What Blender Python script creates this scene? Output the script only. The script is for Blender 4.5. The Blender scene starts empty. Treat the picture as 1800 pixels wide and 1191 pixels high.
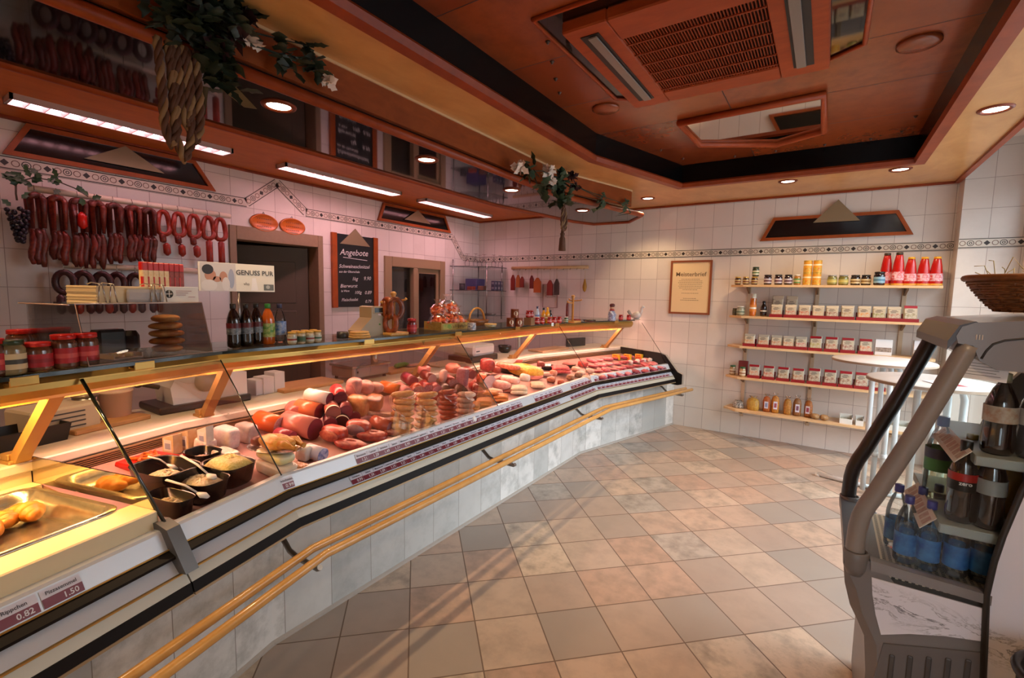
import bpy, bmesh, math, random
from mathutils import Vector, Matrix, Euler
C = bpy.context
SC = C.scene
COL = SC.collection
PI = math.pi
rnd = random.Random(7)

# ------------------------------------------------------------------ camera
cam_d = bpy.data.cameras.new('camera')
cam_d.sensor_width = 36.0
cam_d.lens = 36.0 * 828.75 / 1800.0
cam_d.clip_start = 0.02
cam = bpy.data.objects.new('camera', cam_d)
COL.objects.link(cam)
YAW, PIT, ROL, EYE = .585, .0956, .0193, 1.52
_f = Vector((-math.sin(YAW) * math.cos(PIT), math.cos(YAW) * math.cos(PIT), -math.sin(PIT)))
_r = Vector((math.cos(YAW), math.sin(YAW), 0))
_u = _r.cross(_f)
_r, _u = math.cos(ROL) * _r + math.sin(ROL) * _u, -math.sin(ROL) * _r + math.cos(ROL) * _u
_m = Matrix((_r, _u, -_f)).transposed().to_4x4()
_m.translation = (0, 0, EYE)
cam.matrix_world = _m
SC.camera = cam

# ------------------------------------------------------------------ light of the place
SC.view_settings.view_transform = 'Standard'
SC.view_settings.look = 'None'
SC.view_settings.exposure = 0.15
SC.view_settings.gamma = 1.0
SC.cycles.transparent_max_bounces = 32
W = bpy.data.worlds.new('daylight')
SC.world = W
W.use_nodes = True
_bg = W.node_tree.nodes['Background']
_bg.inputs[0].default_value = (.82, .91, 1.0, 1)
# overcast sky: dim street level, bright overhead
_tc = W.node_tree.nodes.new('ShaderNodeTexCoord'); _sx = W.node_tree.nodes.new('ShaderNodeSeparateXYZ'); _mr = W.node_tree.nodes.new('ShaderNodeMapRange')
_mr.inputs['From Min'].default_value, _mr.inputs['From Max'].default_value = .08, .55
_mr.inputs['To Min'].default_value, _mr.inputs['To Max'].default_value = 2.4, 13.0
W.node_tree.links.new(_tc.outputs['Generated'], _sx.inputs[0]); W.node_tree.links.new(_sx.outputs[2], _mr.inputs[0]); W.node_tree.links.new(_mr.outputs[0], _bg.inputs[1])
PORTAL = bpy.data.lights.new('window_portal', 'AREA')
PORTAL.shape = 'RECTANGLE'
PORTAL.size, PORTAL.size_y = 3.2, 2.4
PORTAL.cycles.is_portal = True
PORTAL2 = PORTAL.copy(); PORTAL2.size, PORTAL2.size_y = .95, 2.05
_p2 = bpy.data.objects.new('shopfront_portal', PORTAL2); _p2.location = (.68, -1.76, 1.37); _p2.rotation_euler = (PI / 2, 0, PI); COL.objects.link(_p2)
_p = bpy.data.objects.new('window_portal', PORTAL)
_p.location = (1.46, 3.7, 1.4)
_p.rotation_euler = (PI / 2, 0, PI / 2)
COL.objects.link(_p)
LAMP_PINK = (1.0, .50, .58)      # ceiling strips over the counter
LAMP_CASE = (1.0, .54, .42)      # meat lamps in the case
LAMP_WARM = (1.0, .66, .36)      # halogen downlights
LAMP_HOT = (1.0, .58, .16)       # heat lamps over the hot counter
E_LOUVRE, E_DOWN, E_CASE, E_HOT = 31.0, 30.0, 66.0, 135.0

# ------------------------------------------------------------------ helpers
def lin(c):
    if isinstance(c, str):
        c = [int(c[i:i + 2], 16) / 255 for i in (0, 2, 4)]
    return tuple((x / 12.92 if x <= .04045 else ((x + .055) / 1.055) ** 2.4) for x in c)

class N:
    def __init__(s, name):
        s.m = bpy.data.materials.new(name); s.m.use_nodes = True
        s.t = s.m.node_tree; s.b = s.t.nodes['Principled BSDF']; s.out = s.t.nodes['Material Output']
    def n(s, typ, **k):
        x = s.t.nodes.new(typ)
        for a, v in k.items():
            if a.startswith('i_'):
                x.inputs[a[2:]].default_value = v
            else:
                setattr(x, a, v)
        return x
    def l(s, a, b): s.t.links.new(a, b)
    def math(s, op, a, b=None):
        x = s.t.nodes.new('ShaderNodeMath'); x.operation = op
        for i, v in enumerate((a, b)):
            if v is None: continue
            if isinstance(v, (int, float)): x.inputs[i].default_value = v
            else: s.l(v, x.inputs[i])
        return x.outputs[0]
    def ramp(s, fac, stops, mode='LINEAR'):
        x = s.t.nodes.new('ShaderNodeValToRGB'); x.color_ramp.interpolation = mode
        e = x.color_ramp.elements
        while len(e) < len(stops): e.new(.5)
        for q, (p, c) in zip(e, stops):
            q.position = p; q.color = (*lin(c), 1)
        s.l(fac, x.inputs[0]); return x.outputs[0]
    def mix(s, fac, a, b, mode='MIX'):
        x = s.t.nodes.new('ShaderNodeMix'); x.data_type = 'RGBA'; x.blend_type = mode
        for i, v in ((0, fac), (6, a), (7, b)):
            if isinstance(v, (int, float)): x.inputs[i].default_value = v
            elif isinstance(v, tuple): x.inputs[i].default_value = v
            else: s.l(v, x.inputs[i])
        return x.outputs[2]

_mats = {}
def M(hexc, rough=.5, metal=0., spec=.5, name=None, var=0., vscale=30., bump=0., coat=0., emit=0., sss=0., two=None):
    """plain material, optionally mottled between two colours with a noise"""
    key = (hexc, rough, metal, spec, name, var, vscale, bump, coat, emit, sss, two)
    if key in _mats: return _mats[key]
    k = N(name or 'mat_' + hexc)
    c = (*lin(hexc), 1)
    k.b.inputs['Base Color'].default_value = c
    k.b.inputs['Roughness'].default_value = rough
    k.b.inputs['Metallic'].default_value = metal
    k.b.inputs['Specular IOR Level'].default_value = spec
    k.b.inputs['Coat Weight'].default_value = coat
    k.b.inputs['Coat Roughness'].default_value = .12
    if sss:
        k.b.inputs['Subsurface Weight'].default_value = sss
        k.b.inputs['Subsurface Radius'].default_value = (.012, .005, .003)
    if emit:
        k.b.inputs['Emission Color'].default_value = c
        k.b.inputs['Emission Strength'].default_value = emit
    if var or two or bump:
        tc = k.n('ShaderNodeTexCoord')
        nz = k.n('ShaderNodeTexNoise', i_Scale=vscale, i_Detail=4.0, i_Roughness=.6)
        k.l(tc.outputs['Object'], nz.inputs['Vector'])
        if var or two:
            other = (*lin(two), 1) if two else tuple(x * (1 - var) for x in c[:3]) + (1,)
            f = k.ramp(nz.outputs[0], [(.38, '000000'), (.62, 'ffffff')])
            k.l(k.mix(f, other, c), k.b.inputs['Base Color'])
        if bump:
            bp = k.n('ShaderNodeBump', i_Strength=bump, i_Distance=.01)
            k.l(nz.outputs[0], bp.inputs['Height']); k.l(bp.outputs[0], k.b.inputs['Normal'])
    _mats[key] = k.m
    return k.m

def glow(name, color, strength):
    k = N(name)
    e = k.n('ShaderNodeEmission'); e.inputs[0].default_value = (*color, 1); e.inputs[1].default_value = strength
    k.l(e.outputs[0], k.out.inputs[0]); return k.m

def pane(name, tint=(1, 1, 1), rough=.0, refl=.5, ior=1.45):
    """thin clear sheet: lets light straight through and mirrors a little at grazing angles"""
    k = N(name)
    t = k.n('ShaderNodeBsdfTransparent'); t.inputs[0].default_value = (*tint, 1)
    g = k.n('ShaderNodeBsdfGlossy'); g.inputs['Roughness'].default_value = rough
    fr = k.n('ShaderNodeFresnel', i_IOR=ior)
    mx = k.n('ShaderNodeMixShader')
    k.l(k.math('MULTIPLY', fr.outputs[0], refl), mx.inputs[0])
    k.l(t.outputs[0], mx.inputs[1]); k.l(g.outputs[0], mx.inputs[2]); k.l(mx.outputs[0], k.out.inputs[0])
    return k.m

def tile_mat(name, du, dv, size, off, stops, grout, gw=.004, rough=.3, stain=.25, stain_col='6b5a4c', uv=False, zsplit=None, bump=.3, coat=0, mott=.1):
    k = N(name)
    if uv:
        src = k.n('ShaderNodeUVMap').outputs[0]
    else:
        src = k.n('ShaderNodeNewGeometry').outputs['Position']
    def axis(d, s, o):
        x = k.n('ShaderNodeVectorMath', operation='DOT_PRODUCT'); k.l(src, x.inputs[0]); x.inputs[1].default_value = d
        v = x.outputs['Value']
        return v
    uu, vv = axis(du, 0, 0), axis(dv, 0, 0)
    u = k.math('DIVIDE', k.math('SUBTRACT', uu, off[0]), size[0])
    if zsplit:
        sel = k.math('GREATER_THAN', vv, zsplit[0])
        vo = k.math('ADD', k.math('MULTIPLY', sel, zsplit[1] - off[1]), off[1])
        v = k.math('DIVIDE', k.math('SUBTRACT', vv, vo), size[1])
    else:
        v = k.math('DIVIDE', k.math('SUBTRACT', vv, off[1]), size[1])
    fu, fv = k.math('FLOOR', u), k.math('FLOOR', v)
    cb = k.n('ShaderNodeCombineXYZ'); k.l(fu, cb.inputs[0]); k.l(fv, cb.inputs[1])
    wn = k.n('ShaderNodeTexWhiteNoise', noise_dimensions='3D'); k.l(cb.outputs[0], wn.inputs['Vector'])
    col = k.ramp(wn.outputs['Value'], stops)
    nz = k.n('ShaderNodeTexNoise', i_Scale=9.0, i_Detail=6.0, i_Roughness=.65)
    sh = k.n('ShaderNodeVectorMath', operation='ADD'); k.l(src, sh.inputs[0])
    sc = k.n('ShaderNodeVectorMath', operation='SCALE'); k.l(wn.outputs['Color'], sc.inputs[0]); sc.inputs['Scale'].default_value = 9.0
    k.l(sc.outputs[0], sh.inputs[1]); k.l(sh.outputs[0], nz.inputs['Vector'])
    m1 = k.ramp(nz.outputs[0], [(.42, '000000'), (.72, 'ffffff')])
    w2 = k.math('MULTIPLY', m1, k.math('MULTIPLY', wn.outputs['Value'], stain * 2))
    col = k.mix(w2, col, (*lin(stain_col), 1))
    n2 = k.n('ShaderNodeTexNoise', i_Scale=3.5, i_Detail=3.0); k.l(src, n2.inputs['Vector'])
    col = k.mix(k.math('MULTIPLY', n2.outputs[0], mott), col, (1, .96, .9, 1), 'SOFT_LIGHT')
    def edge(t, s):
        fr = k.math('FRACT', t)
        a = k.math('MINIMUM', fr, k.math('SUBTRACT', 1.0, fr))
        return k.math('LESS_THAN', a, gw / 2 / s)
    g = k.math('MAXIMUM', edge(u, size[0]), edge(v, size[1]))
    col = k.mix(g, col, (*lin(grout), 1))
    k.l(col, k.b.inputs['Base Color'])
    k.l(k.math('ADD', k.math('MULTIPLY', g, .5), rough), k.b.inputs['Roughness'])
    bp = k.n('ShaderNodeBump', i_Strength=bump, i_Distance=.003)
    k.l(k.math('SUBTRACT', k.math('MULTIPLY', nz.outputs[0], .25), g), bp.inputs['Height']); k.l(bp.outputs[0], k.b.inputs['Normal'])
    k.b.inputs['Coat Weight'].default_value = coat
    return k.m

def wood(name, c1, c2, rough=.4, scale=6., stretch=(1, 8, 8), coat=.2, spec=.4):
    k = N(name)
    tc = k.n('ShaderNodeTexCoord'); mp = k.n('ShaderNodeMapping'); mp.inputs['Scale'].default_value = stretch
    k.l(tc.outputs['Object'], mp.inputs[0])
    nz = k.n('ShaderNodeTexNoise', i_Scale=scale, i_Detail=5.0, i_Roughness=.6, i_Distortion=.6); k.l(mp.outputs[0], nz.inputs['Vector'])
    k.l(k.ramp(nz.outputs[0], [(.3, c2), (.7, c1)]), k.b.inputs['Base Color'])
    k.b.inputs['Roughness'].default_value = rough
    k.b.inputs['Coat Weight'].default_value = coat; k.b.inputs['Coat Roughness'].default_value = .15
    k.b.inputs['Specular IOR Level'].default_value = spec
    return k.m

class MB:
    """collects shapes; build() links them as ONE mesh object"""
    def __init__(s): s.v = []; s.f = []; s.mi = []; s.sm = []; s.uv = {}; s.cur = 0; s.smooth = False; s.T = None
    def add(s, vs, fs, smooth=None, uvs=None):
        o = len(s.v)
        if s.T is not None: vs = [s.T @ Vector(v) for v in vs]
        s.v += [tuple(v) for v in vs]
        for i, f in enumerate(fs):
            if uvs: s.uv[len(s.f)] = uvs[i]
            s.f.append([o + a for a in f]); s.mi.append(s.cur); s.sm.append(s.smooth if smooth is None else smooth)
        return s
    def mat(s, i): s.cur = i; return s
    def at(s, m): s.T = m; return s
    def box(s, a, b, bev=0.):
        (x0, y0, z0), (x1, y1, z1) = a, b
        if bev <= 0:
            vs = [(x, y, z) for z in (z0, z1) for y in (y0, y1) for x in (x0, x1)]
            return s.add(vs, [(0, 2, 3, 1), (4, 5, 7, 6), (0, 1, 5, 4), (2, 6, 7, 3), (0, 4, 6, 2), (1, 3, 7, 5)], False)
        e = min(bev, (x1 - x0) / 2.01, (y1 - y0) / 2.01)
        ez = min(bev, (z1 - z0) / 2.01)
        def ring(z, i): return [(x0 + i, y0 + e, z), (x0 + e, y0 + i, z), (x1 - e, y0 + i, z), (x1 - i, y0 + e, z), (x1 - i, y1 - e, z), (x1 - e, y1 - i, z), (x0 + e, y1 - i, z), (x0 + i, y1 - e, z)]
        def inn(z): return [(x0 + e, y0 + e, z), (x0 + e, y0 + e, z), (x1 - e, y0 + e, z), (x1 - e, y0 + e, z), (x1 - e, y1 - e, z), (x1 - e, y1 - e, z), (x0 + e, y1 - e, z), (x0 + e, y1 - e, z)]
        rs = [ring(z0, e * .6), ring(z0 + ez, 0), ring(z1 - ez, 0), ring(z1, e * .6)]
        return s.loft(rs, True, True, False)
    def loft(s, rings, cap0=True, cap1=True, smooth=True, closed=True):
        n = len(rings[0]); vs = [p for r in rings for p in r]; fs = []
        for i in range(len(rings) - 1):
            for j in range(n if closed else n - 1):
                a, b = i * n + j, i * n + (j + 1) % n
                fs.append((a, b, b + n, a + n))
        s.add(vs, fs, smooth)
        if cap0: s.add(rings[0], [tuple(range(n))[::-1]], False)
        if cap1: s.add(rings[-1], [tuple(range(n))], False)
        return s
    def lathe(s, prof, seg=20, org=(0, 0, 0), cap0=True, cap1=True, sx=1., sy=1., smooth=True, a0=0.):
        rs = [[(org[0] + r * sx * math.cos(a0 + 2 * PI * j / seg), org[1] + r * sy * math.sin(a0 + 2 * PI * j / seg), org[2] + z) for j in range(seg)] for r, z in prof]
        return s.loft(rs, cap0, cap1, smooth)
    def cyl(s, p, q, r, seg=14, r2=None, smooth=True, caps=True):
        return s.tube([p, q], [r, r if r2 is None else r2], seg, caps=caps, smooth=smooth)
    def tube(s, path, rad, seg=10, caps=True, closed=False, smooth=True, flat=1., up=None):
        P = [Vector(p) for p in path]; n = len(P)
        if isinstance(rad, (int, float)): rad = [rad] * n
        rings = []; prev = None
        for i in range(n):
            if closed: d = P[(i + 1) % n] - P[i - 1]
            else: d = P[min(i + 1, n - 1)] - P[max(i - 1, 0)]
            if d.length < 1e-9: d = Vector((0, 0, 1))
            d.normalize()
            if prev is None:
                a = Vector(up) if up else (Vector((0, 0, 1)) if abs(d.z) < .9 else Vector((1, 0, 0)))
                x = d.cross(a).normalized()
            else:
                x = (prev - d * prev.dot(d))
                x = x.normalized() if x.length > 1e-6 else d.orthogonal().normalized()
            prev = x; y = d.cross(x)
            rings.append([P[i] + rad[i] * (x * math.cos(2 * PI * j / seg) + flat * y * math.sin(2 * PI * j / seg)) for j in range(seg)])
        if closed: rings.append(rings[0]); caps = False
        return s.loft(rings, caps, caps, smooth)
    def prism(s, poly, z0, z1, smooth=False):
        return s.loft([[(x, y, z0) for x, y in poly], [(x, y, z1) for x, y in poly]], True, True, smooth)
    def ball(s, c, r, seg=12, rings=8, sc=(1, 1, 1)):
        prof = [(max(r * math.sin(PI * i / rings), r * 1e-3), -r * math.cos(PI * i / rings)) for i in range(rings + 1)]
        rs = [[(c[0] + q * sc[0] * math.cos(2 * PI * j / seg), c[1] + q * sc[1] * math.sin(2 * PI * j / seg), c[2] + z * sc[2]) for j in range(seg)] for q, z in prof]
        return s.loft(rs, True, True, True)
    def quad(s, a, b, c, d, uvs=None): return s.add([a, b, c, d], [(0, 1, 2, 3)], False, [uvs] if uvs else None)
    def build(s, name, mats, parent=None, world=False, jitter=0.):
        if not isinstance(mats, (list, tuple)): mats = [mats]
        vs = s.v
        if parent is not None and world:
            inv = parent.matrix_basis.inverted()
            if parent.parent: inv = inv @ parent.parent.matrix_basis.inverted()
            vs = [inv @ Vector(v) for v in vs]
        if jitter: vs = [tuple(c + rnd.uniform(-jitter, jitter) for c in v) for v in vs]
        me = bpy.data.meshes.new(name)
        me.from_pydata([tuple(v) for v in vs], [], s.f)
        for m in mats: me.materials.append(m)
        me.polygons.foreach_set('material_index', s.mi)
        me.polygons.foreach_set('use_smooth', s.sm)
        if s.uv:
            ul = me.uv_layers.new(name='UVMap')
            for i, pl in enumerate(me.polygons):
                if i in s.uv:
                    for li, w in zip(pl.loop_indices, s.uv[i]): ul.data[li].uv = w
        bm = bmesh.new(); bm.from_mesh(me)
        bmesh.ops.remove_doubles(bm, verts=bm.verts, dist=1e-6)
        bmesh.ops.recalc_face_normals(bm, faces=bm.faces)
        bm.to_mesh(me); bm.free()
        o = bpy.data.objects.new(name, me); COL.objects.link(o)
        if parent is not None: o.parent = parent
        return o

def tag(o, label, cat, group=None):
    o['label'] = label; o['category'] = cat
    if group: o['group'] = group
    return o
def struct(o): o['kind'] = 'structure'; return o
def thing(name, label, cat, loc=(0, 0, 0), rz=0., group=None, rot=None):
    o = bpy.data.objects.new(name, None); COL.objects.link(o); o.empty_display_size = .05
    m = Matrix.Translation(Vector(loc)) @ (Euler(rot).to_matrix().to_4x4() if rot else Matrix.Rotation(rz, 4, 'Z'))
    o.matrix_basis = m
    return tag(o, label, cat, group)
def dup(root, loc, rz=None, label=None, group=None, rot=None, scale=None):
    """copy of a thing with copies of its parts and sub-parts"""
    def cp(o, par):
        c = o.copy(); COL.objects.link(c)
        if par is not None: c.parent = par
        for ch in list(o.children): cp(ch, c)
        return c
    r = cp(root, None)
    r.location = loc
    if rot: r.rotation_euler = rot
    elif rz is not None: r.rotation_euler = (0, 0, rz)
    if scale: r.scale = (scale,) * 3 if isinstance(scale, (int, float)) else scale
    if label: r['label'] = label
    if group: r['group'] = group
    return r

def ray(px, py): return _f + _r * ((px - 900) / 828.75) - _u * ((py - 595.5) / 828.75)
def onZ(px, py, z):
    d = ray(px, py); return Vector((0, 0, EYE)) + d * ((z - EYE) / d.z)
def onX(px, py, x):
    d = ray(px, py); return Vector((0, 0, EYE)) + d * (x / d.x)
def onY(px, py, y):
    d = ray(px, py); return Vector((0, 0, EYE)) + d * (y / d.y)

_fc = {}
def text_mesh(body, size, align='CENTER', bold=0.):
    """flat outline letters as (verts, faces) in the XY plane"""
    key = (body, size, align, bold)
    if key in _fc: return _fc[key]
    cu = bpy.data.curves.new('lettering', 'FONT'); cu.body = body; cu.size = size; cu.align_x = align; cu.align_y = 'CENTER'; cu.offset = bold
    cu.resolution_u = 2
    o = bpy.data.objects.new('lettering', cu); COL.objects.link(o)
    C.view_layer.update()
    me = bpy.data.meshes.new_from_object(o.evaluated_get(C.evaluated_depsgraph_get()))
    vs = [tuple(v.co) for v in me.vertices]; fs = [tuple(p.vertices) for p in me.polygons]
    bpy.data.objects.remove(o); bpy.data.meshes.remove(me); bpy.data.curves.remove(cu)
    _fc[key] = (vs, fs); return vs, fs
def letters(mb, body, size, org, ux, uy, lift=.0008, align='CENTER', bold=0.):
    vs, fs = text_mesh(body, size, align, bold)
    org, ux, uy = Vector(org), Vector(ux).normalized(), Vector(uy).normalized()
    n = ux.cross(uy)
    mb.add([org + ux * x + uy * y + n * lift for x, y, z in vs], fs, False)
    return mb

# polyline tools for the counter
def poff(pts, d):
    """offset a 2-D polyline to its right by d with mitred corners"""
    P = [Vector(p) for p in pts]; out = []
    for i, p in enumerate(P):
        ns = []
        if i > 0: t = (p - P[i - 1]).normalized(); ns.append(Vector((t.y, -t.x)))
        if i < len(P) - 1: t = (P[i + 1] - p).normalized(); ns.append(Vector((t.y, -t.x)))
        if len(ns) == 2:
            b = (ns[0] + ns[1]).normalized(); out.append(p + b * (d / b.dot(ns[0])))
        else: out.append(p + ns[0] * d)
    return out
def sweep(mb, pts, prof, cap=True, smooth=False, closed=True, ymax=None):
    """sweep a (d, z) profile along a 2-D polyline; u = length along, v = along the profile"""
    L = [0.]
    for a, b in zip(pts[:-1], pts[1:]): L.append(L[-1] + (Vector(b) - Vector(a)).length)
    cols = [poff(pts, d) for d, z in prof]
    if ymax is not None:
        t = (Vector(pts[-1]) - Vector(pts[-2])).normalized()
        for c in cols: c[-1] = c[-1] + t * ((ymax - c[-1].y) / t.y)
    n = len(prof)
    for i in range(len(pts) - 1):
        for j in range(n if closed else n - 1):
            k = (j + 1) % n
            (a, b, c_, d_) = (cols[j][i], cols[k][i], cols[k][i + 1], cols[j][i + 1])
            za, zb = prof[j][1], prof[k][1]
            mb.add([(a.x, a.y, za), (b.x, b.y, zb), (c_.x, c_.y, zb), (d_.x, d_.y, za)], [(0, 1, 2, 3)], smooth,
                   [[(L[i], za), (L[i], zb), (L[i + 1], zb), (L[i + 1], za)]])
    if cap and closed:
        for i in (0, len(pts) - 1):
            mb.add([(cols[j][i].x, cols[j][i].y, prof[j][1]) for j in range(n)], [tuple(range(n))], False)
    return mb
# ------------------------------------------------------------------ materials of the place
m_wall = tile_mat('wall_tiles_far', (1, 0, 0), (0, 0, 1), (.20, .2481), (-3.3101, -.0098), [(0, 'd6cdc4'), (.5, 'dcd4cb'), (1, 'd1c8bf')], '9a8d84', .0035, .22, .08, 'b5a69a', zsplit=(2.02, 2.0549))
m_wall_l = tile_mat('wall_tiles_side', (0, 1, 0), (0, 0, 1), (.20, .2481), (.7445, .0126), [(0, 'd6cdc4'), (.5, 'dcd4cb'), (1, 'd1c8bf')], '9a8d84', .0035, .22, .08, 'b5a69a')
m_floor = tile_mat('floor_tiles', (.70711, .70711, 0), (-.70711, .70711, 0), (.2987, .2987), (.8627, 2.0506),
                   [(0, '8f857b'), (.22, '9e8b7d'), (.45, 'b09b89'), (.65, 'ab8c79'), (.85, 'bda994'), (1, '9a9189')], '6d5a4d', .006, .34, .5, '6e665c', bump=.35, mott=.3)
m_plinth = tile_mat('plinth_marble', (1, 0, 0), (0, 1, 0), (.235, .62), (.11, -.02), [(0, '979a97'), (.25, 'c6c7c4'), (.45, 'aaadab'), (.7, 'd8d8d4'), (1, 'b8b9b6')], '858078', .003, .3, .5, '7f8380', uv=True, mott=.3)
m_maple = wood('maple_ceiling', 'cf9a5c', 'b98448', .38, 3.0, (2, 1, 6), .25)
m_lampwood = wood('ceiling_wood_orange', 'c8702a', 'b46020', .5, 3.0, (3, .8, 6), .03, .25)
m_trim = wood('red_brown_trim', '963e14', '7a2e0e', .4, 6.0, (1, 1, 1), .06, .3)
m_recess = tile_mat('recess_wood', (1, 0, 0), (0, 1, 0), (1.5, .62), (-.62, 2.95), [(0, '7a3416'), (.5, '88401c'), (1, '6c2c12')], '34140a', .006, .26, .5, '5a260e', mott=.3, bump=.1, coat=.05)
m_black = M('0a0909', .04, 0, .75, 'black_mirror_glass', coat=.2)
m_mirror = M('cfc8bc', .03, 1., .5, 'mirror')
m_oak = wood('frame_wood', 'a8501a', '8c4014', .4, 8., (1, 1, 1), .1, .3)
m_beige = M('8d7458', .5, name='beige_door_frame', var=.08)
m_dark = M('15110f', .6, name='dark_void')
m_ivory = M('cdc3b4', .3, name='border_ivory')
m_ink = M('2c211d', .4, name='border_ink')
m_brown = M('6b4a3c', .4, name='border_brown')

# ------------------------------------------------------------------ the setting
XL, YF, XR, YB = -4.402, 5.70, 1.30, -1.6
ZC, ZR = 2.58, 2.78
struct(MB().box((XL - .3, YB, -.1), (XR + .2, YF + .2, 0)).build('floor', m_floor))
# side wall behind the counter with door opening and serving window
def holed(axis, p0, p1, us, zs, holes):
    mb = MB()
    for i in range(len(us) - 1):
        for j in range(len(zs) - 1):
            if (i, j) in holes: continue
            if axis == 'x': mb.box((p0, us[i], zs[j]), (p1, us[i + 1], zs[j + 1]))
            else: mb.box((us[i], p0, zs[j]), (us[i + 1], p1, zs[j + 1]))
    return mb
struct(holed('x', XL - .14, XL, [YB, 2.17, 2.985, 3.97, 4.83, YF + .14], [0, 1.0, 1.86, 2.03, 3.0], {(1, 0), (1, 1), (1, 2), (3, 1)}).build('wall_left', m_wall_l))
struct(MB().box((XL - .14, YF, 0), (.905, YF + .14, 3.0)).build('wall_far', m_wall))
m_pier = tile_mat('pier_tiles', (1, 0, 0), (0, 0, 1), (.20, .2481), (.887, -.0098), [(0, 'd6cdc4'), (1, 'd1c8bf')], '9a8d84', .0035, .22, .05, zsplit=(2.02, 2.0549))
struct(MB().box((.905, 5.51, 0), (XR + .14, YF + .14, 3.0)).build('wall_pier', m_pier))
struct(holed('y', YB - .14, YB, [XL - .14, .2, 1.15, XR + .14], [0, .35, 2.4, 3.0], {(1, 1)}).build('wall_back', m_wall))
wf = MB()
for x0, x1, z0, z1 in ((.2, 1.15, .35, .41), (.2, 1.15, 2.34, 2.4), (.2, .27, .35, 2.4), (1.08, 1.15, .35, 2.4)): wf.box((x0, YB - .10, z0), (x1, YB - .03, z1), .006)
win3 = struct(wf.build('window_3', M('c9c9c4', .4)))
struct(holed('x', XR, XR + .14, [YB, 2.1, 5.30, 5.51], [0, .2, 2.62, 3.0], {(1, 1)}).build('wall_right', m_wall_l))
wf = MB()
for y0, y1, z0, z1 in ((2.1, 5.3, .2, .26), (2.1, 5.3, 2.55, 2.62), (2.1, 2.17, .2, 2.62), (5.24, 5.3, .2, 2.62), (3.62, 3.69, .2, 2.62)):
    wf.box((XR + .03, y0, z0), (XR + .1, y1, z1), .006)
win1 = struct(wf.build('window_1', M('c9c9c4', .4)))
MB().box((XR + .06, 2.15, .25), (XR + .066, 5.26, 2.56)).build('pane', pane('window_pane', (1, 1, 1), 0, .5), win1)
MB().box((.25, YB - .066, .4), (1.1, YB - .06, 2.36)).build('pane', pane('shopfront_pane', (1, 1, 1), 0, .5), win3)
# dim back corridor behind the door and the serving window
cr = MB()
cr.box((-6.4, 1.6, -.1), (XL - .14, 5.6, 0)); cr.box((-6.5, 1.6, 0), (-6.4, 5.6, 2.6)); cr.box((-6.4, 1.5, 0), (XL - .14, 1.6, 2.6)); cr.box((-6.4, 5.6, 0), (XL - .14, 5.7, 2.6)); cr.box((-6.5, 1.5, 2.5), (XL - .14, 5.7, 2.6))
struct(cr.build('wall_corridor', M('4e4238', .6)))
# ceiling plates
struct(MB().prism([(XL, YB), (-2.3, YB), (-2.3, YF), (XL, YF)], ZC, ZC + .1).build('ceiling_lamp_panel', m_lampwood))
cm = MB()
cm.prism([(-2.3, YB), (-1.6, YB), (-1.6, 3.53), (-1.25, 4.8), (-1.25, YF), (-2.3, YF)], ZC, ZC + .2)
cm.prism([(-1.25, 4.8), (.51, 4.8), (.51, YF), (-1.25, YF)], ZC, ZC + .2)
cm.prism([(.51, YB), (.9, YB), (.9, YF), (.51, YF)], ZC, ZC + .2)
cm.prism([(-1.6, YB), (.51, YB), (.51, -.5), (-1.6, -.5)], ZC, ZC + .2)
struct(cm.build('ceiling', m_maple))
struct(MB().box((-1.7, -.6, ZR), (.6, 4.9, ZR + .12)).build('ceiling_recess', m_recess))
struct(MB().box((.9, YB, 2.86), (XR + .14, YF, 2.96)).build('ceiling_window_side', M('d8d0c4', .7)))
struct(MB().box((XL - .2, YB - .1, 3.0), (XR + .2, YF + .2, 3.05)).build('ceiling_slab', m_dark))
# dark glass upstand round the recess
RP = [(-1.6, -.5), (-1.6, 3.53), (-1.25, 4.8), (.51, 4.8), (.51, -.5)]
struct(sweep(MB(), RP, [(.002, ZC + .03), (.014, ZC + .03), (.014, ZR), (.002, ZR)]).build('trim_recess_glass', M('070606', .25, 0, .15, 'recess_dark_glass')))
struct(sweep(MB(), RP, [(-.045, ZC - .012), (.02, ZC - .012), (.03, ZC + .02), (.02, ZC + .035), (.002, ZC + .035), (.002, ZC - .001), (-.045, ZC - .001)]).build('trim_recess_edge', m_trim))
struct(MB().box((.868, YB, ZC - .018), (.905, 5.69, ZC + .20)).build('trim_ceiling_edge', m_trim))
struct(sweep(MB(), [(XL, YB), (XL, YF), (.90, YF)], [(.0, ZC - .022), (.02, ZC - .016), (.02, ZC - .0005), (0, ZC - .0005)]).build('trim_wall_top', m_trim))
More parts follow.
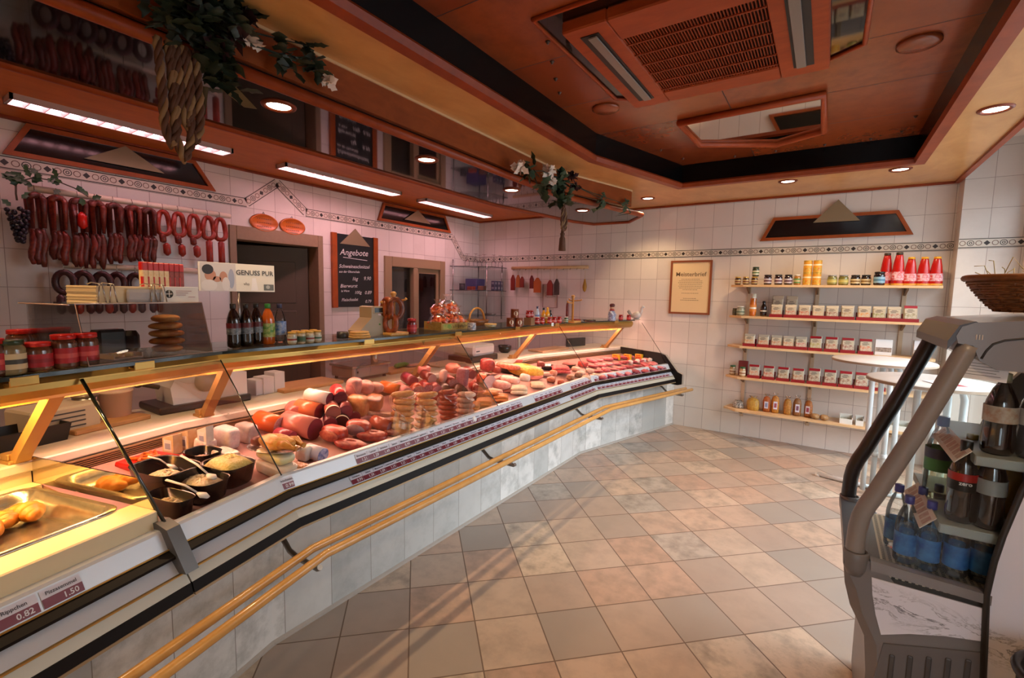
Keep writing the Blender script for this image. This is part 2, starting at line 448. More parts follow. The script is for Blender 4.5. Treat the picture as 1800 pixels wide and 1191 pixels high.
# ornamental border tiles
def border(name, segs, nrm, h=.08):
    mb = MB()
    nrm = Vector(nrm)
    for a, b in segs:
        a, b = Vector(a), Vector(b); t = (b - a).normalized(); up = nrm.cross(t).normalized()
        if up.z < 0: up = -up
        L = (b - a).length
        def P(s, w, k=.004): return a + t * s + up * w + nrm * k
        mb.mat(0).loft([[P(0, -h / 2, 0), P(0, h / 2, 0), P(0, h / 2), P(0, -h / 2)], [P(L, -h / 2, 0), P(L, h / 2, 0), P(L, h / 2), P(L, -h / 2)]], True, True, False)
        for w in (-h * .44, h * .44):
            mb.mat(1).quad(P(0, w - .003, .0046), P(L, w - .003, .0046), P(L, w + .003, .0046), P(0, w + .003, .0046))
        i = 0; s = .025
        while s < L - .01:
            kind = i % 4
            def ann(r0, r1, m, k=.0048, seg=12):
                mb.mat(m)
                vs = []
                for j in range(seg):
                    c, q = math.cos(2 * PI * j / seg), math.sin(2 * PI * j / seg)
                    vs += [P(s + r0 * c, r0 * q, k), P(s + r1 * c, r1 * q, k)]
                mb.add(vs, [(2 * j, 2 * j + 1, (2 * j + 3) % (2 * seg), (2 * j + 2) % (2 * seg)) for j in range(seg)], False)
            if kind in (0, 2): ann(.016, .021, 2)
            elif kind == 1: ann(.019, .024, 1); ann(.006, .011, 1)
            else:
                mb.mat(1).quad(P(s - .021, 0, .005), P(s, -.021, .005), P(s + .021, 0, .005), P(s, .021, .005))
            i += 1; s += .05
    return struct(mb.build(name, [m_ivory, m_ink, m_brown]))
border('trim_border_far', [((XL + .01, YF, 2.0186), (.905, YF, 2.0186))], (0, -1, 0))
border('trim_border_pier', [((.905, 5.51, 2.0186), (XR, 5.51, 2.0186))], (0, -1, 0))
border('trim_border_side', [((XL, YB, 2.289), (XL, 2.28, 2.289)), ((XL, 2.28, 2.289), (XL, 2.57, 2.52)), ((XL, 2.57, 2.52), (XL, 2.86, 2.289)), ((XL, 2.86, 2.289), (XL, 5.09, 2.289)), ((XL, 5.09, 2.289), (XL, 5.32, 2.02)), ((XL, 5.32, 2.02), (XL, YF, 2.02))], (1, 0, 0))

# canopy over the counter: dark glass underside, red-brown rim, wooden fascia up to the ceiling
CB = [(-2.76, YB), (-2.76, 3.80), (-2.55, 5.10), (-2.42, 5.40), (-1.98, 5.42), (-1.71, 5.05), (-2.02, 3.72), (-2.02, YB)]
struct(MB().prism(CB, 2.38, 2.42).build('ceiling_canopy', m_black))
rim = MB(); P = [(x, y, 2.388) for x, y in CB]
rim.tube(P, .026, 10); struct(rim.build('trim_canopy', m_trim))
FP = [(-1.985, YB), (-1.985, 3.72), (-1.71, 4.72)]
struct(sweep(MB(), FP, [(-.03, 2.42), (.0, 2.42), (.0, ZC), (-.03, ZC)]).build('ceiling_fascia', wood('fascia_wood', '8c4418', '783610', .5, 3., (1, 2, 5), .03, .25)))
struct(sweep(MB(), FP, [(.0, ZC - .012), (.008, ZC - .012), (.008, ZC), (0, ZC)]).build('trim_fascia', M('c9a57a', .4)))

# louvre luminaires
m_lw = M('c9b9b4', .35, .3, name='louvre_metal')
m_lgs = [glow('louvre_tube_light', LAMP_PINK, E_LOUVRE * k) for k in (.45, 1.25, 1.1)]
def louvre(y0, y1, lab, m_lg):
    xc = -3.925; L = y1 - y0
    t = thing('ceiling_light', lab, 'ceiling light', (xc, y0, ZC), 0, 'louvred strip lights over the counter')
    f = MB()
    for a, b in (((-.075, 0), (-.062, L)), ((.062, 0), (.075, L)), ((-.075, 0), (.075, .014)), ((-.075, L - .014), (.075, L))):
        f.box((a[0], a[1], -.034), (b[0], b[1], 0))
    n = 14
    for i in range(1, n):
        y = L * i / n
        f.loft([[(-.062, y - .012, -.006), (-.062, y + .012, -.006), (-.062, y + .002, -.032), (-.062, y - .002, -.032)], [(.062, y - .012, -.006), (.062, y + .012, -.006), (.062, y + .002, -.032), (.062, y - .002, -.032)]], True, True, False)
    f.build('louvre', m_lw, t)
    MB().box((-.062, .014, -.006), (.062, L - .014, -.002)).build('light_tube', m_lg, t)
louvre(.72, 1.91, 'louvred strip light above the long black menu board and the sausage rail', m_lgs[0])
louvre(2.33, 3.63, 'louvred strip light above the doorway and the chalkboard', m_lgs[1])
louvre(4.0, 5.28, 'louvred strip light above the short black menu board by the corner', m_lgs[2])

# round downlights
m_ring = M('7a3417', .35, .4, name='downlight_ring')
m_bulb = glow('downlight_bulb', (1, .85, .66), 14.0)
def downlight(x, y, z, lab, grp, power=E_DOWN, spot=2.2):
    t = thing('downlight', lab, 'ceiling light', (x, y, z), 0, grp)
    rg = MB().lathe([(.052, 0), (.052, -.004), (.066, -.012), (.076, -.006), (.078, 0)], 24, cap0=False, cap1=False).build('ring', m_ring, t)
    MB().lathe([(.001, -.003), (.052, -.003), (.052, -.001), (.001, -.001)], 24, cap0=False, cap1=False).build('bulb', m_bulb, rg)
    l = bpy.data.lights.new('downlight_beam', 'SPOT'); l.energy = power; l.color = LAMP_WARM; l.spot_size = spot; l.spot_blend = .7; l.shadow_soft_size = .018
    o = bpy.data.objects.new('downlight_beam', l); o.location = (0, 0, -.05); o.parent = t; COL.objects.link(o)
for x, y, w in ((-2.21, 1.31, 'first from the big floral swag'), (-2.23, 2.32, 'second from the big floral swag'), (-2.245, 3.34, 'just before the small floral swag'), (-2.13, 4.47, 'beyond the small floral swag')):
    downlight(x, y, 2.38, 'round downlight in the dark glass canopy, ' + w, 'downlights in the canopy', E_DOWN * .95, 1.7)
for x, y, w in ((-1.69, 5.165, 'beside the end of the canopy'), (-.364, 5.01, 'above the framed certificate and shelves'), (.424, 4.98, 'above the far wall menu board'), (.70, 3.70, 'at the window side above the drinks cooler')):
    downlight(x, y, ZC, 'round downlight in the maple ceiling band, ' + w, 'downlights in the maple ceiling', E_DOWN * (.4 if x > .6 else 1.))
for x, y, z in ((.70, 2.4, ZC), (.70, 1.1, ZC), (-.4, -.9, ZC), (-2.2, .29, 2.38), (-2.2, -.73, 2.38)):
    l = bpy.data.lights.new('downlight_beam', 'SPOT'); l.energy = E_DOWN; l.color = LAMP_WARM; l.spot_size = 2.2; l.spot_blend = .7; l.shadow_soft_size = .03
    o = bpy.data.objects.new('downlight_beam', l); o.location = (x, y, z - .05); COL.objects.link(o)

# ceiling cassette, ceiling mirror, air valves in the recess
m_acw = wood('cassette_wood', 'a0441a', '8a3612', .45, 5., (1, 4, 4), .04, .25)
t = thing('air_conditioner', 'wood-framed ceiling air conditioner with brown grille in the recessed ceiling', 'air conditioner', (-.59, 2.55, ZR))
hb = MB()
for a, b in (((-.52, -.51), (-.30, .51)), ((.30, -.51), (.52, .51)), ((-.30, -.51), (.30, -.32)), ((-.30, .36), (.30, .51))): hb.box((a[0], a[1], -.06), (b[0], b[1], -.004), .008)
hb.build('housing', m_acw, t)
gm = MB().box((-.30, -.32, -.03), (.30, .36, -.012)).build('grille_back', M('2a0d06', .6), t)
g = MB()
for i in range(44): g.box((-.298 + i * .01365, -.32, -.052), (-.2935 + i * .01365, .36, -.036))
for i in range(6): g.box((-.3, -.25 + i * .115, -.056), (.3, -.24 + i * .115, -.05))
g.build('grille', M('843412', .5, spec=.2), t)
for sx, nm in ((-1, 'l'), (1, 'r')):
    x = sx * .41
    MB().box((x - .045, -.44, -.064), (x + .045, .40, -.059)).build('outlet', M('14100e', .5), t)
    MB().box((x - sx * .01 - .022, -.43, -.074), (x - sx * .01 + .022, .39, -.066), .003).build('louvre_blade', M('7a6e64', .4), t)
hex_ = [(-.62, -.6), (-.62, .42), (-.42, .56), (.46, .56), (.66, .42), (.66, -.6)]
bb = MB().prism([(x * 1.0, y) for x, y in hex_], -.004, -.001); bb.build('backing_board', m_black, t)
MB().tube([(x, y, -.008) for x, y in hex_], .012, 8, closed=True).build('rim', m_acw, t)
t = thing('ceiling_mirror', 'wood-framed five-sided mirror on the recessed ceiling next to the air conditioner', 'mirror', (0, 0, ZR))
mp = [(-.97, 3.58), (-.10, 3.53), (-.10, 4.27), (-.42, 4.45), (-.95, 4.15)]
MB().prism(mp, -.012, -.002).build('mirror_glass', m_mirror, t)
MB().tube([(x, y, -.02) for x, y in mp], .024, 8, closed=True).build('frame', m_acw, t)
for (x, y), w in (((.29, 3.11), 'nearer the window'), ((-1.33, 3.10), 'nearer the counter')):
    o = MB().lathe([(.09, 0), (.09, -.012), (.075, -.02), (.001, -.02)], 28, (0, 0, 0), cap1=False).build('air_valve', m_recess); o.location = (x, y, ZR)
    tag(o, 'round flat air valve in the recessed ceiling, ' + w, 'air vent', 'air valves in the recess')
for i, (x, y) in enumerate([(-1.25, 2.16), (-1.33, 2.35), (-1.41, 2.54), (-1.48, 2.72), (-1.28, 4.2), (-1.18, 4.55), (-.77, 4.70), (-.45, 4.70), (-.1, 4.71), (.2, 4.71), (.38, 4.62), (.42, 4.3)]):
    o = MB().lathe([(.012, 0), (.012, -.004), (.006, -.008), (.006, -.014), (.001, -.015)], 10, cap1=False).build('star_light', M('4e3a30', .4, .5)); o.location = (x, y, ZR)
    tag(o, 'tiny metal star light set in the red-brown recess ceiling', 'star light', 'star lights in the recess ceiling')
# ------------------------------------------------------------------ counter
B1, B2 = Vector((-1.88, 1.02)), Vector((-1.88, 4.05))
TN, TF = Vector((.2588, -.9659)), Vector((.2588, .9659))
BASE = [tuple(B1 + TN * 2.4), tuple(B1), tuple(B2), tuple(B2 + TF * 1.66)]
CASE = [tuple(B1 + TN * 2.4), tuple(B1), tuple(B2), tuple(B2 + TF * 1.38)]
SPLIT = .47                       # hot section begins this far along the near run
COLD = [tuple(B1 + TN * SPLIT)] + CASE[1:]
HOT = [CASE[0], tuple(B1 + TN * (SPLIT + .005))]
def cpos(s, d, z=0.):
    """point on the counter: s metres along from the first bend, d outward"""
    if s < 0: b, t = B1, -TN; p = B1 + TN * (-s)
    elif s <= 3.03: t = Vector((0, 1)); p = B1 + Vector((0, s))
    else: t = TF; p = B2 + TF * (s - 3.03)
    n = Vector((t.y, -t.x))
    if abs(s) < .4: k = (s + .4) / .8; n = (Vector((-TN).yx) * Vector((1, -1)) * (1 - k) + Vector((1, 0)) * k) if False else n
    q = p + n * d
    return Vector((q.x, q.y, z))
def cang(s): return 0.2618 if s < 0 else (0. if s <= 3.03 else -.2618)

m_alu = M('b6b8b4', .3, .6, name='brushed_aluminium')
m_rail = M('c4c9cf', .35, .2, name='label_rail_white')
m_gold = M('c39a52', .28, .75, name='gold_anodised')
m_strut = M('a8814a', .5, .35, name='strut_gold')
m_steel = M('b9b2a8', .25, .9, name='stainless_steel', var=.15, vscale=40)
m_blk = M('120d0c', .5, spec=.2, name='black_rubber')
m_cream = M('d9c9a2', .45, name='cream_metal')
m_glass = pane('case_glass', (.97, .98, .97), 0, .55)
m_gdark = M('20251f', .1, name='glass_edge_green', spec=.8)
m_tubepink = glow('case_tube_light', LAMP_CASE, E_CASE)
m_tubehot = glow('hot_tube_light', LAMP_HOT, E_HOT)

t = thing('counter_plinth', 'low plinth clad in grey marble tiles under the long meat counter', 'counter base', (B1.x, B1.y, 0))
sweep(MB(), BASE, [(-.55, 0), (0, 0), (0, .57), (-.55, .57)], ymax=5.695).build('tile_cladding', m_plinth, t, True)
sweep(MB(), BASE, [(.001, .0), (.012, .0), (.012, .012), (.001, .018)], ymax=5.695).build('floor_joint', M('a8a198', .5), t, True)

def front(t, pts):
    sweep(MB(), pts, [(-.1, .571), (.198, .571), (.196, .578), (-.1, .580)]).build('lower_edge', M('97805f', .4, .3), t, True)
    sweep(MB(), pts, [(.10, .580), (.194, .578), (.186, .610), (.10, .610)]).build('bumper_strip', m_blk, t, True)
    sweep(MB(), pts, [(.10, .610), (.184, .611), (.164, .640), (.10, .640)]).build('grey_strip', M('b4b3a6', .4, .2), t, True)
    sweep(MB(), pts, [(.10, .640), (.168, .640), (.168, .644), (.10, .644)]).build('gold_line', m_gold, t, True)
    sweep(MB(), pts, [(.08, .644), (.160, .645), (.128, .684), (.08, .684)]).build('lower_label_rail', m_rail, t, True)
    sweep(MB(), pts, [(.06, .684), (.135, .685), (.149, .690), (.149, .698), (.118, .713), (.06, .713)]).build('bumper', m_blk, t, True)
    sweep(MB(), pts, [(.119, .7125), (.124, .7125), (.124, .7155), (.119, .7155)]).build('gold_line', m_gold, t, True)
    sweep(MB(), pts, [(.06, .713), (.117, .714), (.092, .762), (.085, .769), (.06, .769)]).build('label_rail', m_rail, t, True)

# cold case
t = CASE_T = thing('display_case', 'long refrigerated glass meat display case on the marble plinth', 'display case', (B1.x, B1.y, .57))
front(t, COLD)
DECK0, DECK1 = .735, .82
sweep(MB(), COLD, [(-.56, .58), (.06, .58), (.06, DECK0), (-.56, DECK1)]).build('deck', M('a87a70', .5, name='deck_liner', var=.1, vscale=15), t, True)
sweep(MB(), COLD, [(-.60, .60), (-.56, .60), (-.56, .86), (-.60, .86)]).build('back_panel', M('5d4a3a', .4), t, True)
g = MB()
for i in range(5): sweep(g, COLD, [(-.56, .825 + i * .008), (-.548, .823 + i * .008), (-.548, .8265 + i * .008), (-.56, .829 + i * .008)])
g.build('back_grille', M('8a6a4c', .35, .5), t, True)
# slanted front glass, one pane per field, with dark seams
GL = [(-SPLIT, 0), (0, 1.53), (1.53, 3.03), (3.03, 4.41)]
def gpt(s, d, z, which):
    pts = {0: COLD, }
    return None
def bis_off(i, d): return poff(CASE, d)[i]
gp = [poff(COLD, .088), poff(COLD, -.275)]
marks = []
for q in gp:
    mid = [q[1] + (q[2] - q[1]) * .505]
    marks.append([q[0], q[1], mid[0], q[2], q[3]])
for i in range(4):
    a, b, c_, d_ = marks[0][i], marks[0][i + 1], marks[1][i + 1], marks[1][i]
    e0 = .004 if i else .0
    u = (b - a).normalized() * .002
    MB().quad((a.x + u.x, a.y + u.y, .769), (b.x - u.x, b.y - u.y, .769), (c_.x - u.x, c_.y - u.y, 1.212), (d_.x + u.x, d_.y + u.y, 1.212)).build('glass_pane', m_glass, t, True)
for i in range(5):
    a, b = marks[0][i], marks[1][i]
    MB().tube([(a.x, a.y, .769), (b.x, b.y, 1.212)], .0028 if i else .006, 6).build('glass_seam', m_gdark, t, True)
# end cheek by the far wall
eo = poff(CASE, 0)[-1]; n3 = Vector((TF.y, -TF.x))
ck = [(-.56, .57), (.215, .545), (.262, .56), (.262, .67), (.205, .69), (.045, .862), (-.02, .88), (-.56, .90)]
def cheek(s0, s1, ins=0.):
    r = []
    for s in (s0, s1):
        r.append([(eo.x + TF.x * s + n3.x * d, eo.y + TF.y * s + n3.y * d, z) for d, z in ck])
    return r
MB().loft(cheek(.0, .012), True, True, False).build('end_cheek', m_blk, t, True)
MB().loft(cheek(.012, .05), True, True, False).build('end_cap', M('a39a8c', .35, .3), t, True)
# grey post at the start of the cold case
pb, pt_ = cpos(-SPLIT, .16, .645), cpos(-SPLIT, .07, .80)
MB().loft([[cpos(-SPLIT + k, d, z) for k, d, z in ((-.022, d0, z0), (.02, d0, z0), (.02, d1, z1), (-.022, d1, z1))] for d0, z0, d1, z1 in ((.19, .648, .12, .645), (.115, .775, .05, .77), (.07, .79, .03, .785))], True, True, False).build('corner_post', M('5e5c5a', .35, .4), t, True)

# hot case
t = HOT_T = thing('hot_counter', 'heated counter section with steel trays under yellow light, before the cold case', 'hot counter', tuple(cpos(-SPLIT, 0, .57)))
front(t, HOT)
sweep(MB(), HOT, [(-.60, .58), (.06, .58), (.06, .755), (-.60, .755)]).build('body', m_cream, t, True)
sweep(MB(), HOT, [(-.065, .755), (.06, .755), (.060, .769), (.052, .817), (.046, .82), (-.065, .82)]).build('front_lip', m_cream, t, True)
sweep(MB(), HOT, [(-.60, .755), (-.52, .755), (-.52, .82), (-.60, .82)]).build('back_strip', m_cream, t, True)
sweep(MB(), HOT, [(-.62, .82), (-.575, .82), (-.575, .86), (-.62, .86)]).build('back_wall', m_cream, t, True)
# polished steel partition towards the cold case
pq = MB()
pl = [(.04, .822), (-.03, .915), (-.565, .915), (-.565, .822)]
pq.loft([[tuple(cpos(-SPLIT - .006 + k, d, z)) for d, z in pl] for k in (0, .005)], True, True, False); pq.build('polished_partition', M('d9d0bc', .06, 1., .5, 'polished_steel'), t, True)
for k, (s0, s1) in enumerate(((-1.12, -.50), (-1.80, -1.16))):
    d0, d1 = -.53, -.055
    tr = MB()
    def q(s, d, z): return tuple(cpos(s, d, z))
    def rr(e, z, r=.05):
        out = []
        for cx, cy, st in ((s0 + e + r, d0 + e + r, PI), (s1 - e - r, d0 + e + r, 1.5 * PI), (s1 - e - r, d1 - e - r, 0), (s0 + e + r, d1 - e - r, .5 * PI)):
            for j in range(6): ang = st + j * PI / 10; out.append(q(cx + r * math.cos(ang), cy + r * math.sin(ang), z))
        return out
    tr.loft([rr(0, .8205), rr(0, .824), rr(.014, .826), rr(.022, .823), rr(.03, .795), rr(.045, .770), rr(.06, .766)], False, True, True)
    tray = tr.build('steel_tray', m_steel)
    tag(tray, 'stainless steel tray sunk in the hot counter ' + ('next to the cold case post' if k == 0 else 'at the near end'), 'tray', 'steel trays in the hot counter')

# server side worktop
LEDGE = [tuple(B1 + TN * 2.4), tuple(B1), tuple(B2), tuple(B2 + TF * 1.62)]
t = thing('worktop', 'pale stone server worktop running behind the display case', 'worktop', (B1.x - .8, B1.y, .86))
sweep(MB(), LEDGE, [(-1.0, .862), (-.57, .862), (-.565, .868), (-.565, .894), (-.57, .90), (-1.0, .90)], ymax=5.695).build('slab', M('cfc2b0', .35, var=.08, vscale=12), t, True)
sweep(MB(), LEDGE, [(-.98, .0), (-.64, .0), (-.64, .8615), (-.98, .8615)], ymax=5.695).build('cabinet_run', M('8d857b', .4), t, True)

# glass shelf above the case with its gold lamp profile and struts
SH = [tuple(B1 + TN * 2.4), tuple(B1), tuple(B2), tuple(B2 + TF * 1.22)]
t = SHELF_T = thing('counter_shelf', 'glass shelf on gold struts above the whole meat counter', 'shelf', (B1.x - .4, B1.y, .9))
SZ = 1.25
sweep(MB(), SH, [(-.66, SZ - .010), (-.265, SZ - .010), (-.265, SZ), (-.66, SZ)]).build('glass_top', pane('shelf_glass', (.80, .86, .82), 0, .6), t, True)
sweep(MB(), SH, [(-.267, SZ - .012), (-.261, SZ - .012), (-.261, SZ + .001), (-.267, SZ + .001)]).build('glass_edge', m_gdark, t, True)
prof = [(-.42, 1.19), (-.41, 1.165), (-.375, 1.15), (-.33, 1.155), (-.30, 1.17), (-.285, 1.195), (-.285, 1.215), (-.30, 1.232), (-.42, 1.232)]
sweep(MB(), SH, prof).build('lamp_profile', m_gold, t, True)
for s in (-1.45, -.62, -.28, .75, 1.53, 2.3, 3.0, 3.9):
    a = cpos(s, -.27, 1.24); r = MB(); r.at(Matrix.Translation(a) @ Matrix.Rotation(cang(s), 4, 'Z'))
    r.box((-.03, -.035, -.022), (.008, .035, -.012), .003); r.box((-.03, -.035, .002), (.008, .035, .010), .003); r.box((.002, -.035, -.02), (.010, .035, .008), .002)
    r.build('clamp', m_gold, t, True)
for s in (-.50, .03, 1.42, 2.75, 4.15):
    r = MB()
    p, q_ = cpos(s, -.59, .905), cpos(s, -.36, 1.165)
    ax = Vector((math.cos(cang(s)), math.sin(cang(s)), 0)); w = Vector((-ax.y, ax.x, 0)) * .021
    def sl(pt, e): return [pt - w + ax * e, pt + w + ax * e, pt + w - ax * e, pt - w - ax * e]
    r.loft([sl(p, .028), sl(p + (q_ - p) * .12, .022), sl(q_, .022)], True, True, False)
    stt = r.build('strut', m_strut, t, True)
    f = MB(); f.at(Matrix.Translation(cpos(s, -.60, .90)) @ Matrix.Rotation(cang(s), 4, 'Z')); f.box((-.045, -.034, 0), (.03, .034, .012), .003); f.box((-.03, -.03, .012), (.015, .03, .035), .003)
    f.build('strut_foot', m_strut, stt, True)
sweep(MB(), SH, [(-.476, 1.122), (-.470, 1.122), (-.470, 1.225), (-.40, 1.225), (-.40, 1.2315), (-.476, 1.2315)]).build('lamp_shield', m_gold, t, True)
# lamps inside the profile: pink over the meat, yellow over the hot food
sweep(MB(), [tuple(cpos(-SPLIT + .05, 0)[:2])] + SH[1:], [(-.455, 1.165), (-.44, 1.158), (-.425, 1.165), (-.425, 1.180), (-.455, 1.180)]).build('meat_lamp', m_tubepink, t, True)
sweep(MB(), [tuple(cpos(-1.75, 0)[:2]), tuple(cpos(-SPLIT - .06, 0)[:2])], [(-.455, 1.165), (-.44, 1.158), (-.425, 1.165), (-.425, 1.180), (-.455, 1.180)]).build('heat_lamp', m_tubehot, t, True)

# twin handrail
RL = [tuple(B1 + TN * 2.4), tuple(B1), tuple(B2), tuple(B2 + TF * 1.5)]
t = thing('handrail', 'twin pale wooden handrail on curved steel brackets along the counter front', 'handrail', (B1.x + .28, B1.y, .45))
m_hand = wood('handrail_beech', 'd3a15c', 'c08e4a', .28, 10., (1, 1, 1), .5)
for d in (.252, .327):
    q = poff(RL, d); MB().tube([(p.x, p.y, .50) for p in q], .0165, 14).build('rail', m_hand, t, True)
for s in (-1.3, -.0, 1.35, 2.72, 4.3):
    a = cang(s); r = MB(); r.at(Matrix.Translation(cpos(s, 0, 0)) @ Matrix.Rotation(a, 4, 'Z'))
    r.tube([(.002, 0, .545), (.05, 0, .54), (.10, 0, .515), (.15, 0, .475), (.20, 0, .465), (.34, 0, .465), (.352, 0, .475)], .011, 8)
    r.cyl((.252, 0, .465), (.252, 0, .49), .009, 8); r.cyl((.327, 0, .465), (.327, 0, .49), .009, 8)
    r.cyl((.0005, 0, .545), (.006, 0, .545), .028, 14)
    r.build('bracket', M('8f8d8a', .3, .9), t, True)
# ------------------------------------------------------------------ things on the walls
m_slate = M('17171a', .35, name='slate_black')
m_brass = M('8f7c5f', .45, .35, name='matt_brass')
m_paper = M('e6e0d6', .6, name='paper')
m_chalk = M('d8d6d2', .8, name='chalk')
m_txt = M('3a3532', .6, name='print_dark')
m_txt2 = M('8f8578', .6, name='print_grey')

def plate(mb, P, thick, poly, z0=0.):
    """extrude a polygon given in wall coordinates through P(u, v, k)"""
    mb.loft([[P(u, v, z0) for u, v in poly], [P(u, v, z0 + thick) for u, v in poly]], True, True, False)
def frame_poly(mb, P, poly, w, thick, z0=0.):
    c = Vector((sum(p[0] for p in poly) / len(poly), sum(p[1] for p in poly) / len(poly)))
    n = len(poly); inn = []
    for i in range(n):
        p0, p, p1 = Vector(poly[i - 1]), Vector(poly[i]), Vector(poly[(i + 1) % n])
        t0, t1 = (p - p0).normalized(), (p1 - p).normalized()
        n0, n1 = Vector((-t0.y, t0.x)), Vector((-t1.y, t1.x))
        if n0.dot(c - p) < 0: n0 = -n0
        if n1.dot(c - p) < 0: n1 = -n1
        b = (n0 + n1).normalized(); inn.append(p + b * (w / max(b.dot(n0), .2)))
    for i in range(n):
        j = (i + 1) % n; q = [poly[i], poly[j], inn[j], inn[i]]
        plate(mb, P, thick, q, z0)
    return [tuple(v) for v in inn]
def PL(x0=XL):
    return lambda u, v, k: (x0 + k, u, v)
def PF(y0=YF):
    return lambda u, v, k: (u, y0 - k, v)
def menu_board(P, loc, poly, tri, label, trik=.034):
    t = thing('menu_board', label, 'menu board', loc, 0, 'trapezoid menu boards')
    f = MB(); inn = frame_poly(f, P, poly, .03, .03, .002); f.build('frame', m_oak, t, True)
    b = MB(); plate(b, P, .012, inn, .004); bo = b.build('board', M('0e0d0e', .12, 0, .8, 'board_gloss'), t, True)
    k = MB(); plate(k, P, .003, tri, trik); k.build('brass_triangle', m_brass, bo, True)
menu_board(PL(), (XL, 1.4, 2.33), [(.765, 2.335), (2.015, 2.335), (1.865, 2.555), (.885, 2.555)], [(1.16, 2.40), (1.64, 2.40), (1.40, 2.545)], 'long black menu board with brass triangle above the sausage rail')
menu_board(PL(), (XL, 4.4, 2.33), [(3.76, 2.335), (5.03, 2.335), (4.91, 2.55), (3.845, 2.55)], [(4.16, 2.40), (4.62, 2.40), (4.39, 2.545)], 'short-looking black menu board with brass triangle above the serving window')
menu_board(PF(), (0, YF, 2.12), [(-.632, 2.125), (.621, 2.130), (.50, 2.358), (-.518, 2.360)], [(-.165, 2.285), (.215, 2.282), (.03, 2.495)], 'black menu board with brass triangle above the far wall shelves')

# chalkboard
t = thing('chalkboard', 'tall chalkboard with handwritten offers between the doorway and the serving window', 'chalkboard', (XL, 3.44, 1.33))
P = PL(); q = MB()
for y0 in (3.14, 3.69): q = MB(); plate(q, P, .03, [(y0, 1.335), (y0 + .06, 1.335), (y0 + .06, 2.13), (y0, 2.13)], .002); q.build('side_frame', m_oak, t, True)
q = MB(); plate(q, P, .016, [(3.20, 1.34), (3.69, 1.34), (3.69, 2.125), (3.20, 2.125)], .004); bo = q.build('board', m_slate, t, True)
q = MB(); plate(q, P, .004, [(3.24, 2.02), (3.64, 2.02), (3.44, 2.20)], .022); q.build('brass_triangle', m_brass, bo, True)
q = MB()
for s, y, z, sz in (('Angebote', 3.43, 1.935, .095), ('Schweineschnitzel', 3.43, 1.785, .056), ('aus der Oberschale', 3.36, 1.725, .034), ('1kg', 3.43, 1.65, .055), ('9.90', 3.60, 1.66, .06), ('Bierwurst', 3.35, 1.57, .056), ('Ia Ware', 3.30, 1.515, .032), ('100g', 3.47, 1.50, .05), ('0.89', 3.61, 1.50, .056), ('Fleischsalat', 3.36, 1.42, .048), ('0.79', 3.61, 1.40, .05)):
    letters(q, s, sz, (XL + .0225, y, z), (0, 1, .03), (0, .25, 1), bold=.0005)
plate(q, P, .0008, [(3.28, 1.875), (3.60, 1.860), (3.60, 1.866), (3.28, 1.881)], .0205)
q.build('chalk_writing', m_chalk, bo, True)

# oval wooden plaques
for y, w in ((2.43, 'nearer the sausage rail'), (2.71, 'nearer the chalkboard')):
    t = thing('wall_plaque', 'oval carved wooden plaque over the doorway, ' + w, 'plaque', (XL, y, 2.13), 0, 'oval plaques over the doorway')
    q = MB(); q.lathe([(.001, 0), (.125, 0), (.135, .01), (.13, .02), (.118, .022), (.114, .018), (.001, .018)], 28, sx=1., sy=.60); q.v = [(z + .001, x, y_) for x, y_, z in q.v]
    q.mat(1)
    for k, sz in ((.034, .030), (-.002, .024), (-.036, .024)):
        for i in range(7): q.box((.0185, -.07 + i * .02, k - .003), (.0195, -.057 + i * .02, k + .003))
    q.build('plaque_body', [wood('plaque_wood', 'c4641a', 'a85010', .4, 9., (1, 1, 3)), M('5e2a10', .6)], t)
    MB().tube([(.004, -.012, .078), (.004, 0, .10), (.004, .012, .078)], .003, 6).build('hook', M('8a8580', .3, .9), t)

# doorway frame and half open door, serving window
q = MB(); fr = lambda a, b: q.box(a, b, .004)
fr((XL - .16, 2.115, 0), (XL + .02, 2.175, 2.075)); fr((XL - .16, 2.98, 0), (XL + .02, 3.04, 2.075)); fr((XL - .16, 2.175, 1.955), (XL + .02, 2.98, 2.075))
d1 = struct(q.build('door_1', m_beige))
q = MB(); q.T = Matrix.Translation((XL - .15, 2.97, 0)) @ Matrix.Rotation(math.radians(62), 4, 'Z')
q.box((-.03, -.0, 0), (.01, .0, 1.95)) if False else q.box((-.80, -.02, .01), (0, .02, 1.95), .004)
for z0, z1 in ((.2, .75), (.85, 1.3), (1.38, 1.8)): q.box((-.68, -.028, z0), (-.12, -.02, z1), .004)
dl = q.build('door_leaf', M('5a4c3c', .5), d1)
q = MB()
for a, b in (((3.86, 1.0), (3.97, 1.94)), ((4.83, 1.0), (4.925, 1.94)), ((3.97, 1.82), (4.83, 1.94)), ((3.97, .97), (4.83, 1.05)), ((4.33, 1.05), (4.40, 1.82))): q.box((XL - .1, a[0], a[1]), (XL + .025, b[0], b[1]), .006)
q.box((XL - .05, 4.40, 1.05), (XL - .01, 4.45, 1.82)); q.box((XL - .05, 4.78, 1.05), (XL - .01, 4.83, 1.82)); q.box((XL - .05, 4.45, 1.76), (XL - .01, 4.78, 1.82))
w2 = struct(q.build('window_2', M('9a8060', .45, name='serving_window_frame')))
MB().box((XL - .045, 3.97, 1.05), (XL - .04, 4.33, 1.82)).build('pane', pane('serving_pane', (.85, .85, .85), 0, .9), w2)
MB().box((XL - .03, 4.45, 1.05), (XL - .025, 4.78, 1.76)).build('pane', pane('serving_pane_b', (.5, .45, .45), 0, .8), w2)
